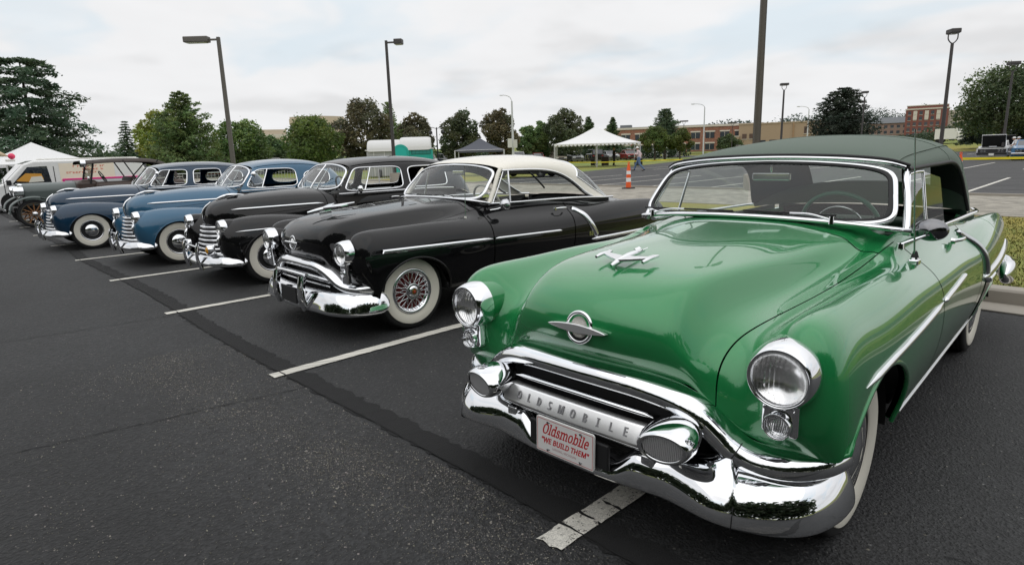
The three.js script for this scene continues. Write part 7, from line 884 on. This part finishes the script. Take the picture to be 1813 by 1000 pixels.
function person(label, pos, turn, J, wear, skinC = [.42, .25, .17]) { const t = thing('person', label, 'person', pos, turn); const C = [0, .9, 0], Hf = 1.0;
  const arm = (s, g = 0) => [[J.sh[s], J.el[s], .048 + g, .040 + g], [J.el[s], J.wr[s], .040 + g, .030 + g]], leg = (s, g = 0) => [[J.hip[s], J.kn[s], .088 + g, .058 + g], [J.kn[s], J.an[s], .058 + g, .040 + g]];
  const torso = g => [[J.pelvis, J.waist, .125 + g, .125 + g], [J.waist, J.chest, .125 + g, .145 + g], [J.sh[0], J.sh[1], .062 + g, .062 + g], [J.chest, J.neck, .10 + g, .055 + g]];
  const hand = s => { const w = J.wr[s], e = J.el[s], d = V3(w).sub(V3(e)).normalize(), o = []; const p = q => w.map((v, i) => v + d.getComponent(i) * q); o.push([p(.02), p(.09), .030, .028]); for (let k = -1.5; k <= 1.5; k++) { const a = p(.09), b = p(.16 - Math.abs(k) * .012); a[2] += k * .016; b[2] += k * .018; b[1] += .01; o.push([a, b, .010, .008]); } const a = p(.03), b = p(.085); b[2] += .045; o.push([a, b, .012, .009]); return o; };
  const head = J.head, up = [0, 1, 0];
  const skin = [...torso(-.012), ...arm(0), ...arm(1), ...leg(0), ...leg(1), [J.neck, [head[0], head[1] - .06, head[2]], .052, .05], [[head[0], head[1] + .03, head[2] - .005], [head[0], head[1] - .05, head[2] + .02], .092, .066], [[head[0], head[1] - .01, head[2] + .085], [head[0], head[1] - .03, head[2] + .10], .012, .016], ...hand(0), ...hand(1), ...[0, 1].map(s => [J.an[s], J.toe[s], .042, .035])];
  part('body', blobMesh(skin, 96, C, Hf, .02), std(skinC, .6), t);
  for (const s of [-1, 1]) { const e = new THREE.SphereGeometry(.010, 8, 6); e.translate(head[0] + s * .032, head[1] + .012, head[2] + .086); part('eye', e, M.black, t); const r = new THREE.SphereGeometry(.022, 8, 6); r.scale(.4, 1, .7); r.translate(head[0] + s * .092, head[1], head[2]); part('ear', r, std(skinC, .6), t); }
  part('mouth', box(.042, .007, .01, head[0], head[1] - .058, head[2] + .083), std([.3, .1, .08], .6), t);
  const short = (s, g) => { const m = J.sh[s].map((v, i) => lerp(v, J.el[s][i], wear.sleeve ?? .8)); return [J.sh[s], m, .058 + g, .056 + g]; };
  part('shirt', blobMesh([...torso(.014), short(0, .006), short(1, .006)], 84, C, Hf, .03), std(wear.shirt, .85), t);
  part('trousers', blobMesh([...leg(0, .018), ...leg(1, .018), [J.pelvis, J.waist, .135, .128]], 84, C, Hf, .025), std(wear.trousers, .85), t);
  for (const s of [0, 1]) part('shoe', blobMesh([[[J.an[s][0], J.an[s][1] - .035, J.an[s][2] - .03], [J.toe[s][0], J.toe[s][1] - .005, J.toe[s][2]], .05, .042]], 40, J.an[s], .32, .02), std(wear.shoe ?? [.02, .02, .02], .7), t);
  if (wear.hat) { const g = latheAt2([[0, .135], [.06, .13], [.095, .09], [.103, .045], [.17, .035], [.172, .028], [.10, .03]]); g.translate(head[0], head[1] + .01, head[2]); part('hat', g, std(wear.hat, .8), t); }
  if (wear.hair) part('hair', blobMesh([[[head[0], head[1] + .045, head[2] - .02], [head[0], head[1] - .02, head[2] - .045], .098, .088], [[head[0], head[1], head[2] - .06], [head[0], head[1] - (wear.long ?? .08), head[2] - .075], .07, .05]], 56, head, .34, .03), std(wear.hair, .8), t);
  return t; }
function latheAt2(p) { return new THREE.LatheGeometry(p.map(q => new THREE.Vector2(...q)), 28); }
const stand = { pelvis: [0, .95, 0], waist: [0, 1.08, 0], chest: [0, 1.30, .0], neck: [0, 1.48, 0], head: [0, 1.635, .02], sh: [[-.18, 1.42, 0], [.18, 1.42, 0]], el: [[-.24, 1.15, -.03], [.24, 1.15, -.03]], wr: [[-.25, .92, .06], [.25, .92, .06]], hip: [[-.09, .92, 0], [.09, .92, 0]], kn: [[-.10, .50, .02], [.10, .50, .02]], an: [[-.11, .09, -.03], [.11, .09, -.03]], toe: [[-.13, .045, .13], [.13, .045, .13]] };
const walk = { ...stand, chest: [0, 1.29, .05], neck: [0, 1.46, .09], head: [0, 1.61, .14], sh: [[-.18, 1.41, .06], [.18, 1.41, .06]], el: [[-.25, 1.16, -.12], [.23, 1.16, .10]], wr: [[-.24, .97, -.05], [.16, 1.02, .24]], kn: [[-.10, .52, .24], [.10, .50, -.06]], an: [[-.10, .12, .38], [.10, .14, -.40]], toe: [[-.11, .075, .54], [.11, .05, -.26]] };
const bend = { ...stand, chest: [0, 1.25, .12], neck: [0, 1.40, .20], head: [0, 1.53, .27], sh: [[-.18, 1.35, .15], [.18, 1.35, .15]], el: [[-.24, 1.10, .20], [.24, 1.10, .20]], wr: [[-.16, .98, .40], [.16, .98, .40]] };
person('man in white hat, pale pink shirt and blue jeans walking across the lot', [-26.6, 0, -38.0], -1.2, walk, { shirt: [.62, .50, .50], trousers: [.10, .16, .26], hat: [.72, .70, .66], sleeve: .85 });
person('woman in black top and black trousers standing under the white frame tent', [-38.6, 0, -50.8], 2.6, { ...stand, el: [[-.24, 1.17, .06], [.24, 1.15, -.03]], wr: [[-.18, 1.24, .26], [.25, .92, .06]] }, { shirt: [.012, .012, .014], trousers: [.014, .014, .018], hair: [.30, .19, .09], long: .22, sleeve: .4 });
person('person in white shirt leaning over the open hood of the white car', [-8.35, 0, -62.9], -1.3, bend, { shirt: [.62, .62, .62], trousers: [.05, .06, .09], hat: [.66, .66, .64] });
person('person in grey-blue shirt beside the silver car, right of the one in white', [-8.2, 0, -63.9], -1.2, bend, { shirt: [.22, .25, .34], trousers: [.05, .05, .06], hat: [.6, .6, .6] });
renderer.render(scene, camera);
